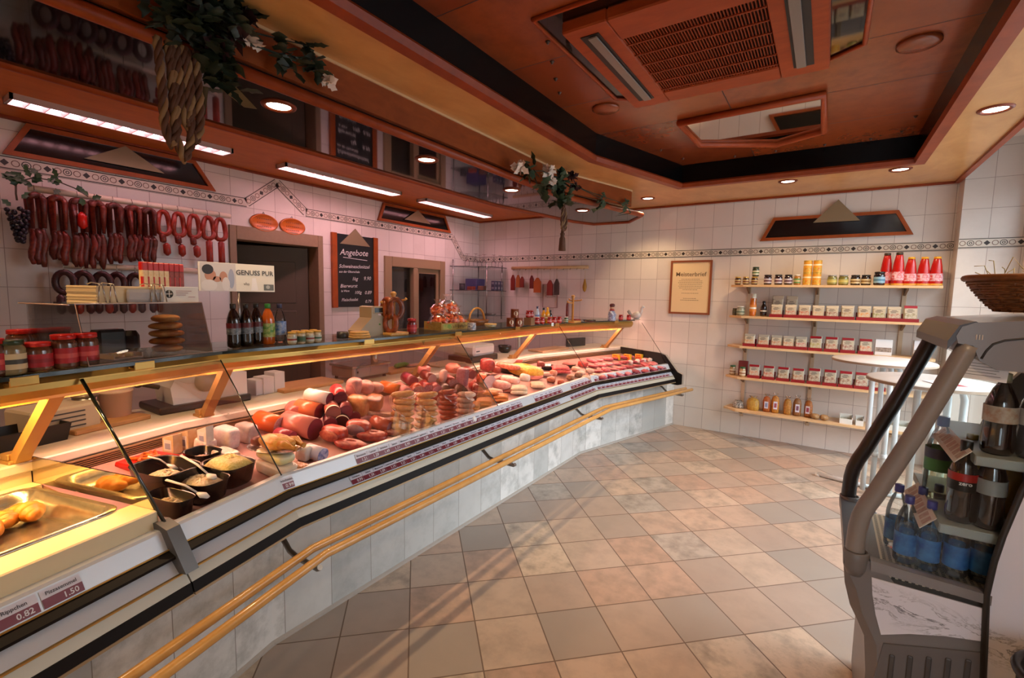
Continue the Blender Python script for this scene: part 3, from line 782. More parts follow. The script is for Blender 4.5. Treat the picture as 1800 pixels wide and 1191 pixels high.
# dark machine seen through the serving window
q = MB(); q.box((-5.2, 4.05, .9), (-4.9, 4.3, 1.45), .02); q.box((-5.15, 4.0, 1.45), (-4.95, 4.35, 1.5), .01); q.cyl((-5.05, 4.17, 1.5), (-5.05, 4.17, 1.62), .06)
tag(q.build('kitchen_machine', M('3a3638', .4, .5)), 'dark kitchen machine glimpsed through the serving window', 'machine')
q = MB(); q.box((-5.35, 3.9, 0.002), (-4.8, 5.0, .9), .01); tag(q.build('kitchen_bench', M('6b5f56', .5)), 'plain bench in the back room under the dark machine', 'bench')

# glass corner shelf with glasses and boxes
m_cg = pane('shelf_pane', (.82, .86, .86), 0, .7)
t = thing('corner_shelf', 'glass corner shelf with steel posts beside the serving window', 'shelf', (XL, 5.32, 1.2))
m_st = M('a09a98', .25, .9, name='steel_post')
for y, x in ((5.06, -4.36), (5.64, -4.36), (5.64, -3.93), (5.30, -3.95)): MB().cyl((x, y, 1.15), (x, y, 1.92 if y > 5.1 else 1.98), .008, 8).build('post', m_st, t, True)
for z in (1.20, 1.55, 1.88): MB().prism([(-4.39, 5.03), (-4.39, 5.68), (-3.88, 5.68), (-3.88, 5.36), (-4.1, 5.1)], z, z + .010).build('glass_shelf', m_cg, t, True)
MB().tube([(x, y, 1.885) for x, y in [(-4.39, 5.03), (-4.1, 5.1), (-3.88, 5.36), (-3.88, 5.68)]], .005, 6).build('shelf_edge', m_gdark, t, True)
MB().tube([(x, y, 1.555) for x, y in [(-4.39, 5.03), (-4.1, 5.1), (-3.88, 5.36), (-3.88, 5.68)]], .005, 6).build('shelf_edge', m_gdark, t, True)
m_wine = pane('wine_glass', (.97, .96, .97), .15, .7)
gl = None
for i, (x, y) in enumerate(((-4.22, 5.20), (-4.1, 5.24), (-4.06, 5.38), (-4.2, 5.45), (-3.98, 5.50), (-3.95, 5.62))):
    lab = ('upturned wine glass on the corner shelf, ' + ('nearest the serving window', 'second from the serving window', 'at the open corner', 'at the back', 'second from the far wall', 'nearest the far wall')[i])
    if gl is None:
        gl = thing('wine_glass', lab, 'wine glass', (x, y, 1.891), 0, 'wine glasses on the corner shelf')
        MB().lathe([(.032, 0), (.038, .03), (.036, .06), (.022, .085), (.005, .095)], 14, cap0=False, cap1=False).build('bowl', m_wine, gl)
        MB().lathe([(.004, .093), (.004, .16), (.006, .165), (.033, .170), (.033, .172)], 14).build('stem', m_wine, gl)
    else: dup(gl, (x, y, 1.891), label=lab)
q = MB(); q.box((-.10, -.10, 0), (.10, .10, .16), .004); o = q.build('storage_box', M('4f4a78', .5)); o.location = (-4.2, 5.36, 1.561); tag(o, 'large blue box on the middle glass corner shelf', 'box')
for i, y in enumerate((5.50, 5.575, 5.65)):
    for j in (0, 1):
        q = MB(); q.box((-.032, -.032, 0), (.032, .032, .068), .004); q.mat(1).box((-.02, -.0335, .02), (.02, -.032, .05)); q.box((.032, -.02, .02), (.0335, .02, .05))
        o = q.build('tea_box', [M('565068', .5), M('9a93a0', .5)]); o.location = (-3.96, y - .01, 1.561 + j * .0685); tag(o, 'small grey box on the glass corner shelf, ' + ('lower' if j == 0 else 'upper') + ' tier, ' + ('first', 'second', 'third')[i] + ' from the big blue box', 'box', 'small grey boxes on the corner shelf')
for (x, y), h, c, w in (((-4.24, 5.12), .09, '3a3236', 'round dark tin'), ((-4.12, 5.17), .05, '8a3a2a', 'flat red box'), ((-4.02, 5.28), .06, '6e4a3a', 'brown box')):
    q = MB(); q.lathe([(.04, 0), (.042, h * .1), (.042, h * .8), (.04, h * .82), (.043, h * .84), (.043, h), (.001, h)], 16) if 'round' in w else q.box((-.05, -.035, 0), (.05, .035, h), .004)
    o = q.build('tin' if 'round' in w else 'carton', M(c, .5)); o.location = (x, y, 1.561); tag(o, w + ' on the middle glass corner shelf', 'box')
q = MB(); q.lathe([(.001, 0), (.07, 0), (.09, .02), (.085, .02), (.068, .006), (.001, .006)], 20, sx=1.3); o = q.build('steel_dish', m_steel); o.location = (-4.02, 5.46, 1.211); tag(o, 'shallow steel dish on the lowest glass corner shelf', 'dish')

# hanging rails on the side wall
m_rod = M('dccdb8', .35, name='rail_cream')
def rail(a, b, x, z, label, r=.021):
    t = thing('hanging_rail', label, 'rail', (x, a, z), 0, 'cream sausage rails')
    MB().cyl((0, 0, 0), (0, b - a, 0), r, 16).build('rod', m_rod, t)
    for y in (.05, b - a - .05): MB().tube([(0, y, 0), (XL - x + .004, y, .0)], .009, 8).build('wall_bracket', m_st, t)
    return t
RX = -4.27
rail(.85, 2.07, RX, 2.13, 'upper cream rail hung with a row of red sausages')
rail(.99, 2.0, RX, 1.655, 'lower cream rail hung with dark ring sausages')
m_saus = {k: M(c, .38, sss=.15, two=c2, vscale=60, name='sausage_' + k) for k, c, c2 in (('dark', '4a1512', '6a2a20'), ('red', '641a14', '83301f'), ('lyoner', '8e2214', '9c3018'), ('blood', '38181a', '4a2422'), ('brown', '551f15', '6f3424'))}
m_hook = M('b5b0aa', .25, .9, name='hook_steel')
def loop_path(w, h, n=18, tw=.0):
    """hanging loop: narrow at the top, hanging ends side by side"""
    P = []
    for i in range(n + 1):
        a = PI * (i / n)
        P.append((tw * math.sin(a * 2) * .4, -w * math.cos(a), -h + (h - w) * 1.0 + w * math.sin(a) + 0))
    return [(tw * .3, -w * .9, -h)] + [(x, y, z) for x, y, z in P] + [(-tw * .3, w * .9, -h * .96)]
def bumpy(n, r, k=.1):
    return [r * (.55 if i in (0, n - 1) else 1) * (1 + rnd.uniform(-k, k)) for i in range(n)]
ordn = ['first', 'second', 'third', 'fourth', 'fifth', 'sixth', 'seventh', 'eighth', 'ninth', 'tenth', 'eleventh', 'twelfth']
def hook(t, z0=0., z1=-.03):
    MB().tube([(0, 0, z0 + .008), (.012, 0, z0 + .020), (.024, 0, z0 + .004), (.024, 0, z1)], .0022, 6).build('hook', m_hook, t)
tops = [265, 430, 585, 710, 850, 985, 1105, 1215, 1325, 1440, 1550, 1640]
for i, u in enumerate(tops):
    y = onX(u / 4.255, 280 + 330 / 4.255, RX + .02).y
    z = 2.11
    if i < 7:
        lab = 'looped dark red smoked sausages, ' + ordn[i] + ' hanging from the vine end of the upper rail'
        t = thing('smoked_sausage', lab, 'sausage', (RX, y, z), rnd.uniform(-.2, .2), 'looped smoked sausages on the upper rail')
        hook(t, .018, -.03)
        h = .225 + .02 * (i < 4)
        for k in range(2):
            P = [(x + .024 + (k - .5) * .034, yy + (k - .5) * .012, zz - .022) for x, yy, zz in loop_path(.027 + .004 * k, h - .03 * k, tw=.02)]
            MB().tube(P, bumpy(len(P), .0185, .14), 9).build('link', m_saus['dark' if (i + k) % 2 else 'red'], t)
        for k in range(3):
            yy = (k - 1) * .026; L = .21 + rnd.uniform(-.03, .03)
            P = [(.024 + rnd.uniform(-.015, .015), yy + .008 * math.sin(j), -h + .01 - L * j / 6) for j in range(7)]
            MB().tube(P, bumpy(7, .020, .18), 9).build('link', m_saus[('red', 'dark', 'brown')[(i + k) % 3]], t)
        if i == 2:
            MB().tube([(.06, .01, -.10), (.062, .012, -.12), (.062, .012, -.19), (.06, .012, -.21)], [.008, .024, .026, .01], 12).build('red_log', M('c41a10', .3), t)
    else:
        lab = 'red ring of boiled sausage, ' + ordn[i] + ' hanging from the vine end of the upper rail'
        t = thing('ring_sausage', lab, 'sausage', (RX, y, z - .02 * 0), rnd.uniform(-.25, .1), 'red ring sausages on the upper rail')
        hook(t, .018, -.03)
        P = [(.026 + .012 * math.sin(3 * a), (.040 * math.sin(a)) * (1 - .25 * math.cos(a)), -.105 + .085 * math.cos(a)) for a in [2 * PI * j / 22 for j in range(22)]]
        MB().tube(P, .018, 10, closed=True).build('ring', m_saus['lyoner'], t)
        if i < 10:
            MB().tube([(.03, -.012, -.185), (.03, -.012, -.20), (.03, -.008, -.245), (.03, -.008, -.255)], [.008, .023, .022, .008], 10).build('upper_log', m_saus['red'], t)
            MB().tube([(.034, .01, -.252), (.034, .01, -.27), (.036, .012, -.33), (.036, .012, -.35)], [.007, .025, .025, .007], 10).build('lower_log', m_saus['lyoner'], t)
        else:
            MB().tube([(.034, .0, -.20), (.034, .0, -.215), (.036, .0, -.40), (.036, .0, -.415)], [.008, .025, .025, .008], 10).build('long_log', m_saus['lyoner'], t)
for i, u in enumerate((480, 625, 770, 890, 1020, 1140)):
    y = onX(u / 4.255, 280 + 900 / 4.255, RX + .02).y
    t = thing('blood_sausage', 'dark ring sausage, ' + ordn[i] + ' hanging from the vine end of the lower rail', 'sausage', (RX, y, 1.635), rnd.uniform(-.5, .5), 'dark ring sausages on the lower rail')
    hook(t, .018, -.03)
    P = [(.026 + .02 * math.sin(a), .042 * math.sin(a), -.098 + .068 * math.cos(a)) for a in [2 * PI * j / 20 for j in range(20)]]
    MB().tube(P, .020, 10, closed=True).build('ring', m_saus['blood'], t)
    for k in (-1, 1):
        c = m_saus['lyoner' if (i + k) % 3 == 0 else 'blood']
        MB().tube([(.03, k * .026, -.175), (.03, k * .026, -.195), (.032, k * .028, -.29), (.032, k * .028, -.31)], [.008, .023, .023, .008], 10).build('log', c, t)

# vine and grapes
m_leaf = M('203a1c', .45, two='2f4c24', vscale=25, name='leaf_green')
m_leafd = M('1c2a1a', .5, two='28301e', vscale=25, name='leaf_dark')
def leaf(mb, c, d, up, L, w):
    """ivy-like bent leaf"""
    c, d, up = Vector(c), Vector(d).normalized(), Vector(up).normalized()
    s = d.cross(up).normalized(); up = s.cross(d)
    pts = [(0, 0, 0), (.25, .42, .02), (.45, .30, .0), (.62, .5, -.05), (.8, .22, -.06), (1., 0, -.16)]
    top = [c + d * (a * L) + s * (b * w) + up * (k * L) for a, b, k in pts]
    mid = [c + d * (a * L) + up * ((k - .08 if 0 < a < 1 else k) * L) for a, b, k in pts]
    bot = [c + d * (a * L) - s * (b * w) + up * (k * L) for a, b, k in pts]
    n = len(pts); vs = top + mid + bot; fs = []
    for i in range(n - 1): fs += [(i, i + 1, n + i + 1, n + i), (n + i, n + i + 1, 2 * n + i + 1, 2 * n + i)]
    mb.add(vs, fs, True)
def rdir(): 
    while 1:
        v = Vector((rnd.uniform(-1, 1), rnd.uniform(-1, 1), rnd.uniform(-1, 1)))
        if .1 < v.length < 1: return v.normalized()
t = thing('vine_garland', 'green artificial vine with a dark grape bunch at the end of the upper rail', 'garland', (RX + .05, .90, 2.1))
q = MB()
vp = [onX(px, py, RX + .05) for px, py in ((12, 312), (35, 318), (60, 312), (100, 318), (130, 330), (155, 345))]
q2 = MB().tube(vp, .004, 6); q2.tube([onX(28, 318, RX + .05), onX(28, 340, RX + .06), onX(30, 352, RX + .06)], .005, 6); q2.build('vine_stem', M('4a3a26', .6), t, True)
for k in range(30):
    px, py = rnd.choice([(15, 312), (35, 320), (45, 300), (60, 312), (95, 315), (100, 325), (152, 346), (28, 355), (25, 360), (48, 325)])
    c = onX(px + rnd.uniform(-10, 10), py + rnd.uniform(-8, 8), RX + .06); d = rdir(); d.x = abs(d.x) * .6
    leaf(q, c, d, (1, 0, .3), rnd.uniform(.045, .07), rnd.uniform(.035, .05))
q.build('vine_leaves', m_leaf, t, True)
q = MB()
for k in range(46):
    f = k / 46; a = k * 2.4; r = .050 * (1 - f * .8)
    c = onX(31, 362, RX + .06); q.ball((c.x + r * math.cos(a), c.y + r * math.sin(a), c.z - .02 - f * .20), .0145, 8, 6)
q.build('grape_bunch', M('1f1420', .3), t, True)

# hooks rail with breakfast boards on the far wall
t = thing('hanging_rail', 'wooden rail with small hooks on the far wall above the counter end', 'rail', (-3.0, YF - .05, 1.8))
a, b = onY(900, 471, YF - .05), onY(1034, 469, YF - .05)
MB().cyl(a, b, .021, 12).build('rod', wood('rail_wood', 'd0aa7c', 'bc9464', .4), t, True)
q = MB()
for k in range(12):
    p = a + (b - a) * ((k + .5) / 12); q.tube([(p.x, p.y - .014, p.z - .005), (p.x, p.y - .02, p.z - .03), (p.x, p.y - .03, p.z - .035), (p.x, p.y - .036, p.z - .025)], .0025, 5)
q.build('hooks', m_hook, t, True)
q = MB()
for p in (a, b): q.cyl((p.x + .02 * (1 if p is a else -1), YF, p.z), (p.x + .02 * (1 if p is a else -1), p.y, p.z), .008)
q.build('wall_bracket', m_st, t, True)
for i, (px, top, bot, w, c, kind) in enumerate(((903, 483, 510, .055, '7a2418', 'dark red board'), (912, 483, 505, .05, 'a85a28', 'orange brown board'), (919, 486, 505, .05, '7d2a1c', 'short red brown board'), (936, 484, 507, .05, '6a1f16', 'dark narrow board'), (946, 488, 514, .09, 'a8541f', 'broad orange board'), (968, 492, 519, .07, '8b2f24', 'pointed red board'), (980, 490, 518, .06, '4a3a34', 'pointed dark grey board'), (1029, 490, 513, .06, 'a87a1e', 'yellow corn cob ornament'))):
    p0, p1 = onY(px, top, YF - .06), onY(px, bot, YF - .06); w *= .62; zc = p1.z; h = p0.z - p1.z
    q = MB()
    if 'corn' in kind:
        q.lathe([(.004, 0), (.02, .02), (.028, .06), (.025, .09), (.008, h)], 12)
    else:
        pl = [(-w, 0), (w, 0), (w, h * .72), (w * .25, h), (-w * .25, h), (-w, h * .72)]
        q.loft([[(u, -.01, v) for u, v in pl], [(u, .008, v) for u, v in pl]], True, True, False)
    o = q.build('cutting_board' if 'board' in kind else 'corn_ornament', wood('board_' + c, c, c, .5)); o.location = (p0.x, YF - .075, zc)
    MB().tube([(0, -.001, h - .006), (-.004, -.004, h + .02), (0, -.008, a.z - zc - .028), (.004, -.004, h + .02), (0, -.001, h - .006)], .002, 5).build('loop_string', M('b8a888', .7), o)
    tag(o, kind + ' hanging from the hooks rail on the far wall', 'board' if 'board' in kind else 'ornament', 'small boards on the hooks rail')
# small notice and certificate
def picture(P, poly, label, nm, w, lines, head=None, fr=m_oak, c='e0c8a0'):
    t = thing(nm, label, 'picture', P(poly[0][0], poly[0][1], 0))
    f = MB(); inn = frame_poly(f, P, poly, w, .018, .001); f.build('frame', fr, t, True)
    b = MB(); plate(b, P, .006, inn, .003); b.mat(1)
    x0, x1 = inn[0][0], inn[1][0]; z1, z0 = inn[2][1], inn[0][1]; cx = (x0 + x1) / 2
    if head: letters(b, head, (x1 - x0) * .165, P(cx, z1 - (z1 - z0) * .24, .010), (1, 0, 0), (0, 0, 1), bold=.0006)
    for k, fr_ in enumerate(lines):
        z = z1 - (z1 - z0) * (.34 + .035 * k); hw = (x1 - x0) * fr_ / 2; u = cx - hw
        while u < cx + hw and fr_ > 0:
            L = rnd.uniform(.008, .022); plate(b, P, .0006, [(u, z), (min(u + L, cx + hw), z), (min(u + L, cx + hw), z + .005), (u, z + .005)], .0092); u += L + .005
    b.build('sheet', [M(c, .5), M('7a6248', .6)], t, True)
picture(PF(), [(-1.548, 1.323), (-1.091, 1.323), (-1.091, 1.94), (-1.548, 1.94)], 'framed master craftsman certificate on the far wall left of the shelves', 'framed_certificate', .022, [.5, .62, .66, .6, .64, .6, .4, 0, .45, 0, 0, .35, .5], 'Meisterbrief', fr=M('8a4a2a', .4), c='e3c899')
picture(PF(), [(-3.27, 1.34), (-3.04, 1.34), (-3.04, 1.66), (-3.27, 1.66)], 'small framed notice on the far wall beside the corner shelf', 'framed_notice', .006, [.6, .7, .7, .6, .7, .65, .7, .5], fr=M('a07a74', .4), c='cdbfb4')

# floral swags on the canopy edge
m_petal = M('d8c4b4', .6, sss=.1, name='petal_cream'); m_pet2 = M('2c1014', .6, two='3c161a', name='petal_wine')
m_rope = [M('57341e', .7, name='rope_brown'), M('8a6a44', .7, name='rope_gold')]
def flower(mb, c, r):
    for k in range(16):
        d = rdir(); d.z = d.z * .7
        leaf(mb, Vector(c), d, rdir(), r * rnd.uniform(.8, 1.1), r * .8)
def rope(mb, path, r):
    """three-strand twisted cord"""
    P = [Vector(p) for p in path]; out = []
    dense = []
    for i in range(len(P) - 1):
        for k in range(6): dense.append(P[i].lerp(P[i + 1], k / 6))
    dense.append(P[-1])
    s = 0.; prev = None
    strands = [[], [], []]
    for i, p in enumerate(dense):
        d = (dense[min(i + 1, len(dense) - 1)] - dense[max(i - 1, 0)]).normalized()
        x = d.orthogonal().normalized() if prev is None else (prev - d * prev.dot(d)).normalized(); prev = x; y = d.cross(x)
        if i: s += (p - dense[i - 1]).length
        for k in range(3):
            a = s / (r * 4.2) * 2 * PI * .5 + k * 2 * PI / 3
            strands[k].append(p + (x * math.cos(a) + y * math.sin(a)) * r * .55)
    for k in range(3): mb.mat(1 if k == 2 else 0).tube(strands[k], r * .56, 7)
def off_fascia(mb):
    v2 = []
    for x, y, z in mb.v:
        lo = -1.945 if y < 3.72 else -1.945 + (y - 3.72) * .275
        if z > 2.335 and x < lo: x = lo + rnd.uniform(0, .012)
        v2.append((x, y, min(z, 2.562)))
    mb.v = v2
    return mb
def swag(label, c, rope_top, sprigs, flowers, scale, tassel):
    t = thing('floral_swag', label, 'decoration', tuple(c), 0, 'floral swags on the canopy edge')
    q = MB(); st = MB()
    for p, n, rad in sprigs:
        p = Vector(p)
        st.tube([c, (c + p) / 2 + Vector((0, 0, .02)), p], .004, 6)
        for k in range(n):
            v = rdir() * rad * rnd.uniform(.2, 1); d = (v + rdir() * .4).normalized()
            leaf(q, p + v, d, (0, 0, 1), rnd.uniform(.05, .09) * scale, rnd.uniform(.04, .07) * scale)
    off_fascia(q); off_fascia(st); q.build('foliage', m_leafd if scale < 1.1 else M('24351e', .5, two='33452a', vscale=25), t, True); st.build('stems', m_leafd, t, True)
    for p, r, kind in flowers:
        q = MB(); flower(q, p, r); off_fascia(q).build('flower', m_petal if kind else m_pet2, t, True)
    q = MB(); R = Vector(rope_top)
    if tassel:
        for sx in (-1, 1): rope(q, [R + Vector((.0, 0, .04)), R + Vector((.01, sx * .03, -.05)), R + Vector((.012, sx * .045, -.11)), R + Vector((.01, sx * .03, -.17)), R + Vector((0, 0, -.19))], .011)
        rope(q, [R, R + Vector((.01, 0, -.1)), R + Vector((0, 0, -.20))], .014)
        off_fascia(q).build('rope_loops', m_rope, t, True)
        q = MB(); q.lathe([(.012, 0), (.020, -.01), (.016, -.03), (.024, -.05), (.030, -.15), (.001, -.15)], 14, tuple(R + Vector((0, 0, -.2)))); q.build('tassel', m_rope[0], t, True)
    else:
        for oy, w, h in ((-.038, .020, .30), (.0, .026, .34), (.036, .020, .27), (.012, .016, .22)):
            rope(q, [R + Vector((.0, oy - w, .05)), R + Vector((.02, oy - w, -h * .4)), R + Vector((.02, oy - w * .9, -h * .8)), R + Vector((.02, oy, -h)), R + Vector((.02, oy + w * .9, -h * .8)), R + Vector((.02, oy + w, -h * .4)), R + Vector((0, oy + w, .05))], .0145)
        off_fascia(q).build('rope_loops', m_rope, t, True)
    return t
sx = -1.93
A = lambda px, py: onX(px, py, sx)
c = A(345, 60)
T = swag('large floral swag with long rope loops at the near end of the canopy', c, A(312, 105), [(A(300, 25), 45, .10), (A(350, 40), 75, .12), (A(400, 30), 60, .10), (A(375, 110), 46, .07), (A(400, 150), 14, .05), (A(500, 100), 22, .06), (A(540, 75), 8, .03), (A(555, 120), 12, .04)],
     [(A(440, 75), .055, 1), (A(575, 145), .05, 1), (A(345, 30), .085, 0), (A(395, 55), .085, 0), (A(420, 20), .08, 0), (A(375, 85), .07, 0), (A(320, 10), .07, 0)], 1.0, False)
q = MB(); 
for k, (p1, p2) in enumerate(((A(395, 150), A(440, 190)), (A(345, 150), A(348, 200)))):
    w = Vector((.02, .03, 0)); q.loft([[p1 - w, p1 + w, p1 + w + Vector((.004, 0, 0)), p1 - w + Vector((.004, 0, 0))], [p2 - w * .6, p2 + w * .6, p2 + w * .6 + Vector((.004, 0, 0)), p2 - w * .6 + Vector((.004, 0, 0))]], True, True, False)
q.build('ribbon', M('5a4a2c', .5), T, True)
sx = -1.93
B = lambda px, py: Vector(onX(px, py, -1.86))
c = B(975, 310)
swag('small floral swag with a tassel at the far end of the canopy', c, B(990, 365), [(B(985, 320), 34, .10), (B(990, 350), 22, .07), (B(930, 300), 12, .06), (B(955, 325), 12, .06), (B(1050, 352), 14, .05), (B(1075, 362), 10, .04)],
     [(B(915, 294), .075, 1), (B(965, 300), .07, 1), (B(970, 318), .05, 1), (B(1005, 310), .07, 0), (B(1010, 330), .06, 0)], 1.3, True)
# ------------------------------------------------------------------ far wall shelves and goods
m_shelf = wood('shelf_beech', 'dcb88a', 'cda271', .4, 5., (1, 6, 6), .2)
SHZ = [1.66, 1.335, 1.02, .69, .34]
nm = ['top', 'second', 'third', 'fourth', 'lowest']
for i, z in enumerate(SHZ):
    t = thing('wall_shelf', nm[i] + ' of the five pale wooden wall shelves on the far wall', 'shelf', (0, YF, z), 0, 'five wall shelves')
    MB().prism([(-.82, YF - .004), (-.86, YF - .17), (-.73, YF - .27), (.80, YF - .27), (.83, YF - .24), (.83, YF - .004)], z - .022, z).build('board', m_shelf, t, True)
    for x in (-.70, -.08, .60):
        MB().loft([[(x - .008, YF - .018, z - .09), (x - .008, YF - .018, z - .0225), (x - .008, YF - .20, z - .0225), (x - .008, YF - .20, z - .04)], [(x + .008, YF - .018, z - .09), (x + .008, YF - .018, z - .0225), (x + .008, YF - .20, z - .0225), (x + .008, YF - .20, z - .04)]], True, True, False).build('bracket', M('7a5a3a', .5), t, True)
for x, w in ((-.70, 'near the certificate'), (-.08, 'in the middle of the shelves'), (.60, 'near the pier')):
    tag(MB().box((x - .018, YF - .016, .22), (x + .018, YF - .001, 1.64), .003).build('shelf_upright', M('c9b294', .45)), 'vertical wall rail carrying the five shelves, ' + w, 'shelf upright', 'shelf uprights')

m_lid = {c: M(c, .35, .2, name='lid_' + c) for c in ('c9a24a', '2a3a22', '1d1a18', 'c8c2b4', 'b01812', '8a8a86')}
m_jarglass = M('6d6a55', .08, name='jar_glass', spec=.7, coat=.6)
_jars = {}
def jar(kind):
    """returns a finished jar thing built once per kind; later uses are copies"""
    r, h, body, lidc, lab, labc, sq = kind
    t = thing('preserve_jar', 'x', 'jar', (0, 0, 0))
    q = MB(); q.lathe([(r * .7, 0), (r * .95, .004), (r, .012), (r, h * .72), (r * .93, h * .80), (r * .8, h * .85), (r * .8, h * .87)], 18); gb = q.build('glass_body', M(body, .12, 0, .6, var=.25, vscale=50, coat=.6), t)
    q = MB(); q.lathe([(r * .9, h * .86), (r * .92, h * .865), (r * .92, h * .985), (r * .86, h), (.001, h)], 18); q.build('lid', M(lidc, .3, .2), t)
    if lab:
        q = MB(); q.lathe([(r * 1.012, h * .18), (r * 1.012, h * .62)], 18, cap0=False, cap1=False); q.mat(1); q.lathe([(r * 1.018, h * .33), (r * 1.018, h * .46)], 18, cap0=False, cap1=False)
        q.build('label', [M(lab, .5), M(labc, .5)], gb)
    return t
def put_jar(kind, loc, label, group, name=None):
    if kind not in _jars: o = jar(kind); _jars[kind] = o; o.location = loc
    else: o = dup(_jars[kind], loc)
    if name: o.name = name
    o['label'] = label; o['group'] = group
    o.rotation_euler = (0, 0, rnd.uniform(-.4, .4))
    return o
def fx(u, v=300): return onY(1260 + u / 4.286, 420 + v / 4.286, YF - .15).x
SM = (.030, .085, '3a2416', 'c9a24a', 'b8a06a', '6a2a18', 0)
for k, (u, dz, w) in enumerate(((160, 0, 'first from the certificate'), (220, 0, 'second from the certificate'), (285, 0, 'third from the certificate, under another'), (290, .0865, 'stacked on top of the third'))):
    put_jar(SM if k != 3 else (.033, .10, '39402a', '2a3a22', 'c9c3a8', '4c6a38', 0), (fx(u), YF - .15, SHZ[0] + dz + .0005), 'small preserve jar on the top shelf, ' + w, 'jars on the top shelf')
DK = (.036, .105, '240a10', '1d1a18', 'b9b4ba', '5a2430', 0)
for k, u in enumerate((385, 465, 540)): put_jar(DK, (fx(u), YF - .15, SHZ[0] + .0005), 'dark berry jam jar with black lid, ' + ordn[k] + ' of three on the top shelf', 'jars on the top shelf')
put_jar((.030, .105, 'a8702a', 'c8c2b4', '5f8a4a', 'c9b48a', 0), (fx(607), YF - .15, SHZ[0] + .0005), 'slim jar with green label and pale lid beside the stacked yellow tins', 'jars on the top shelf')
tin = None
for k, (u, j) in enumerate(((680, 0), (680, 1), (752, 0), (752, 1))):
    lab = 'yellow-orange tin on the top shelf, ' + ('lower' if not j else 'upper') + ' of the stack ' + ('by the green-labelled jar' if u < 700 else 'by the olive jars')
    loc = (fx(u), YF - .15, SHZ[0] + j * .1215 + .0005)
    if tin is None:
        tin = thing('food_tin', lab, 'tin', loc, 0, 'yellow tins on the top shelf')
        q = MB(); q.lathe([(.037, 0), (.0385, .003), (.0385, .006), (.037, .009), (.037, .112), (.0385, .115), (.0385, .12), (.036, .121), (.035, .117), (.001, .117)], 20); q.build('can', M('cfa84a', .35, .5), tin)
        q = MB(); q.lathe([(.0375, .012), (.0375, .108)], 20, cap0=False, cap1=False); q.mat(1).lathe([(.0379, .02), (.0379, .05)], 20, cap0=False, cap1=False); q.mat(2).lathe([(.0381, .07), (.0381, .084)], 20, cap0=False, cap1=False); q.build('label', [M('d9992a', .45), M('c4b04a', .45, two='c8701c', vscale=60), M('e0d4b0', .5)], tin)
    else: dup(tin, loc, rnd.uniform(-1, 1), lab)
for k, u in enumerate((870, 955)): put_jar((.040, .10, '6f6a2c', '8a8a86', '9c9a58', 'c9bc6a', 0), (fx(u), YF - .15, SHZ[0] + .0005), 'olive green pickle jar on the top shelf, ' + ('beside the yellow tins' if k == 0 else 'beside the dark jars'), 'jars on the top shelf')
for k, u in enumerate((1045, 1125)): put_jar((.038, .098, '1c100c', '1d1a18', 'c4b890', '7a5a28', 0), (fx(u), YF - .15, SHZ[0] + .0005), 'dark jar with cream label on the top shelf, ' + ('beside the olive jars' if k == 0 else 'beside the blue-labelled jar'), 'jars on the top shelf')
put_jar((.043, .125, '1a1014', '1d1a18', '8ab0c4', '4a7a98', 0), (fx(1222), YF - .19, SHZ[0] + .0005), 'dark jar with pale blue label on the top shelf before the red bottles', 'jars on the top shelf')
def squeeze(capc, h):
    t = thing('sauce_bottle', 'x', 'bottle', (0, 0, 0))
    q = MB()
    q.lathe([(.046, .0), (.05, .01), (.050, h * .12), (.046, h * .4), (.037, h * .7), (.026, h * .92), (.024, h * .93)], 18, sy=.72); q.build('body', M('b3140e', .25, coat=.5), t)
    q = MB(); q.lathe([(.024, h * .93), (.026, h * .935), (.025, h), (.001, h)], 16); q.build('cap', M(capc, .4), t)
    q = MB(); q.lathe([(.0508, h * .16), (.0472, h * .42)], 18, sy=.72, cap0=False, cap1=False); q.mat(1).lathe([(.0515, .004), (.0515, .02)], 18, sy=.72, cap0=False, cap1=False)
    q.build('label', [M('c4302a', .4, two='e0c0c8', vscale=45), M('d9a040', .4)], t)
    return t
s1 = squeeze('3a2a1a', .30); s2 = squeeze('e0a01c', .255)
for k, (u, o, lab) in enumerate(((1275, s1, 'tall red sauce bottle behind the blue-labelled jar'), (1362, s1, 'tall red sauce bottle beside the yellow-capped ones'), (1455, s2, 'red sauce bottle with yellow cap, first of three'), (1555, s2, 'red sauce bottle with yellow cap, middle of three'), (1650, s2, 'red sauce bottle with yellow cap, third of three at the shelf end'))):
    loc = (fx(u), YF - (.10 if u == 1275 else .14), SHZ[0] + .0005)
    if k in (0, 2): o.location = loc
    else: o = dup(o, loc)
    o['label'] = lab; o['group'] = 'red sauce bottles on the top shelf'

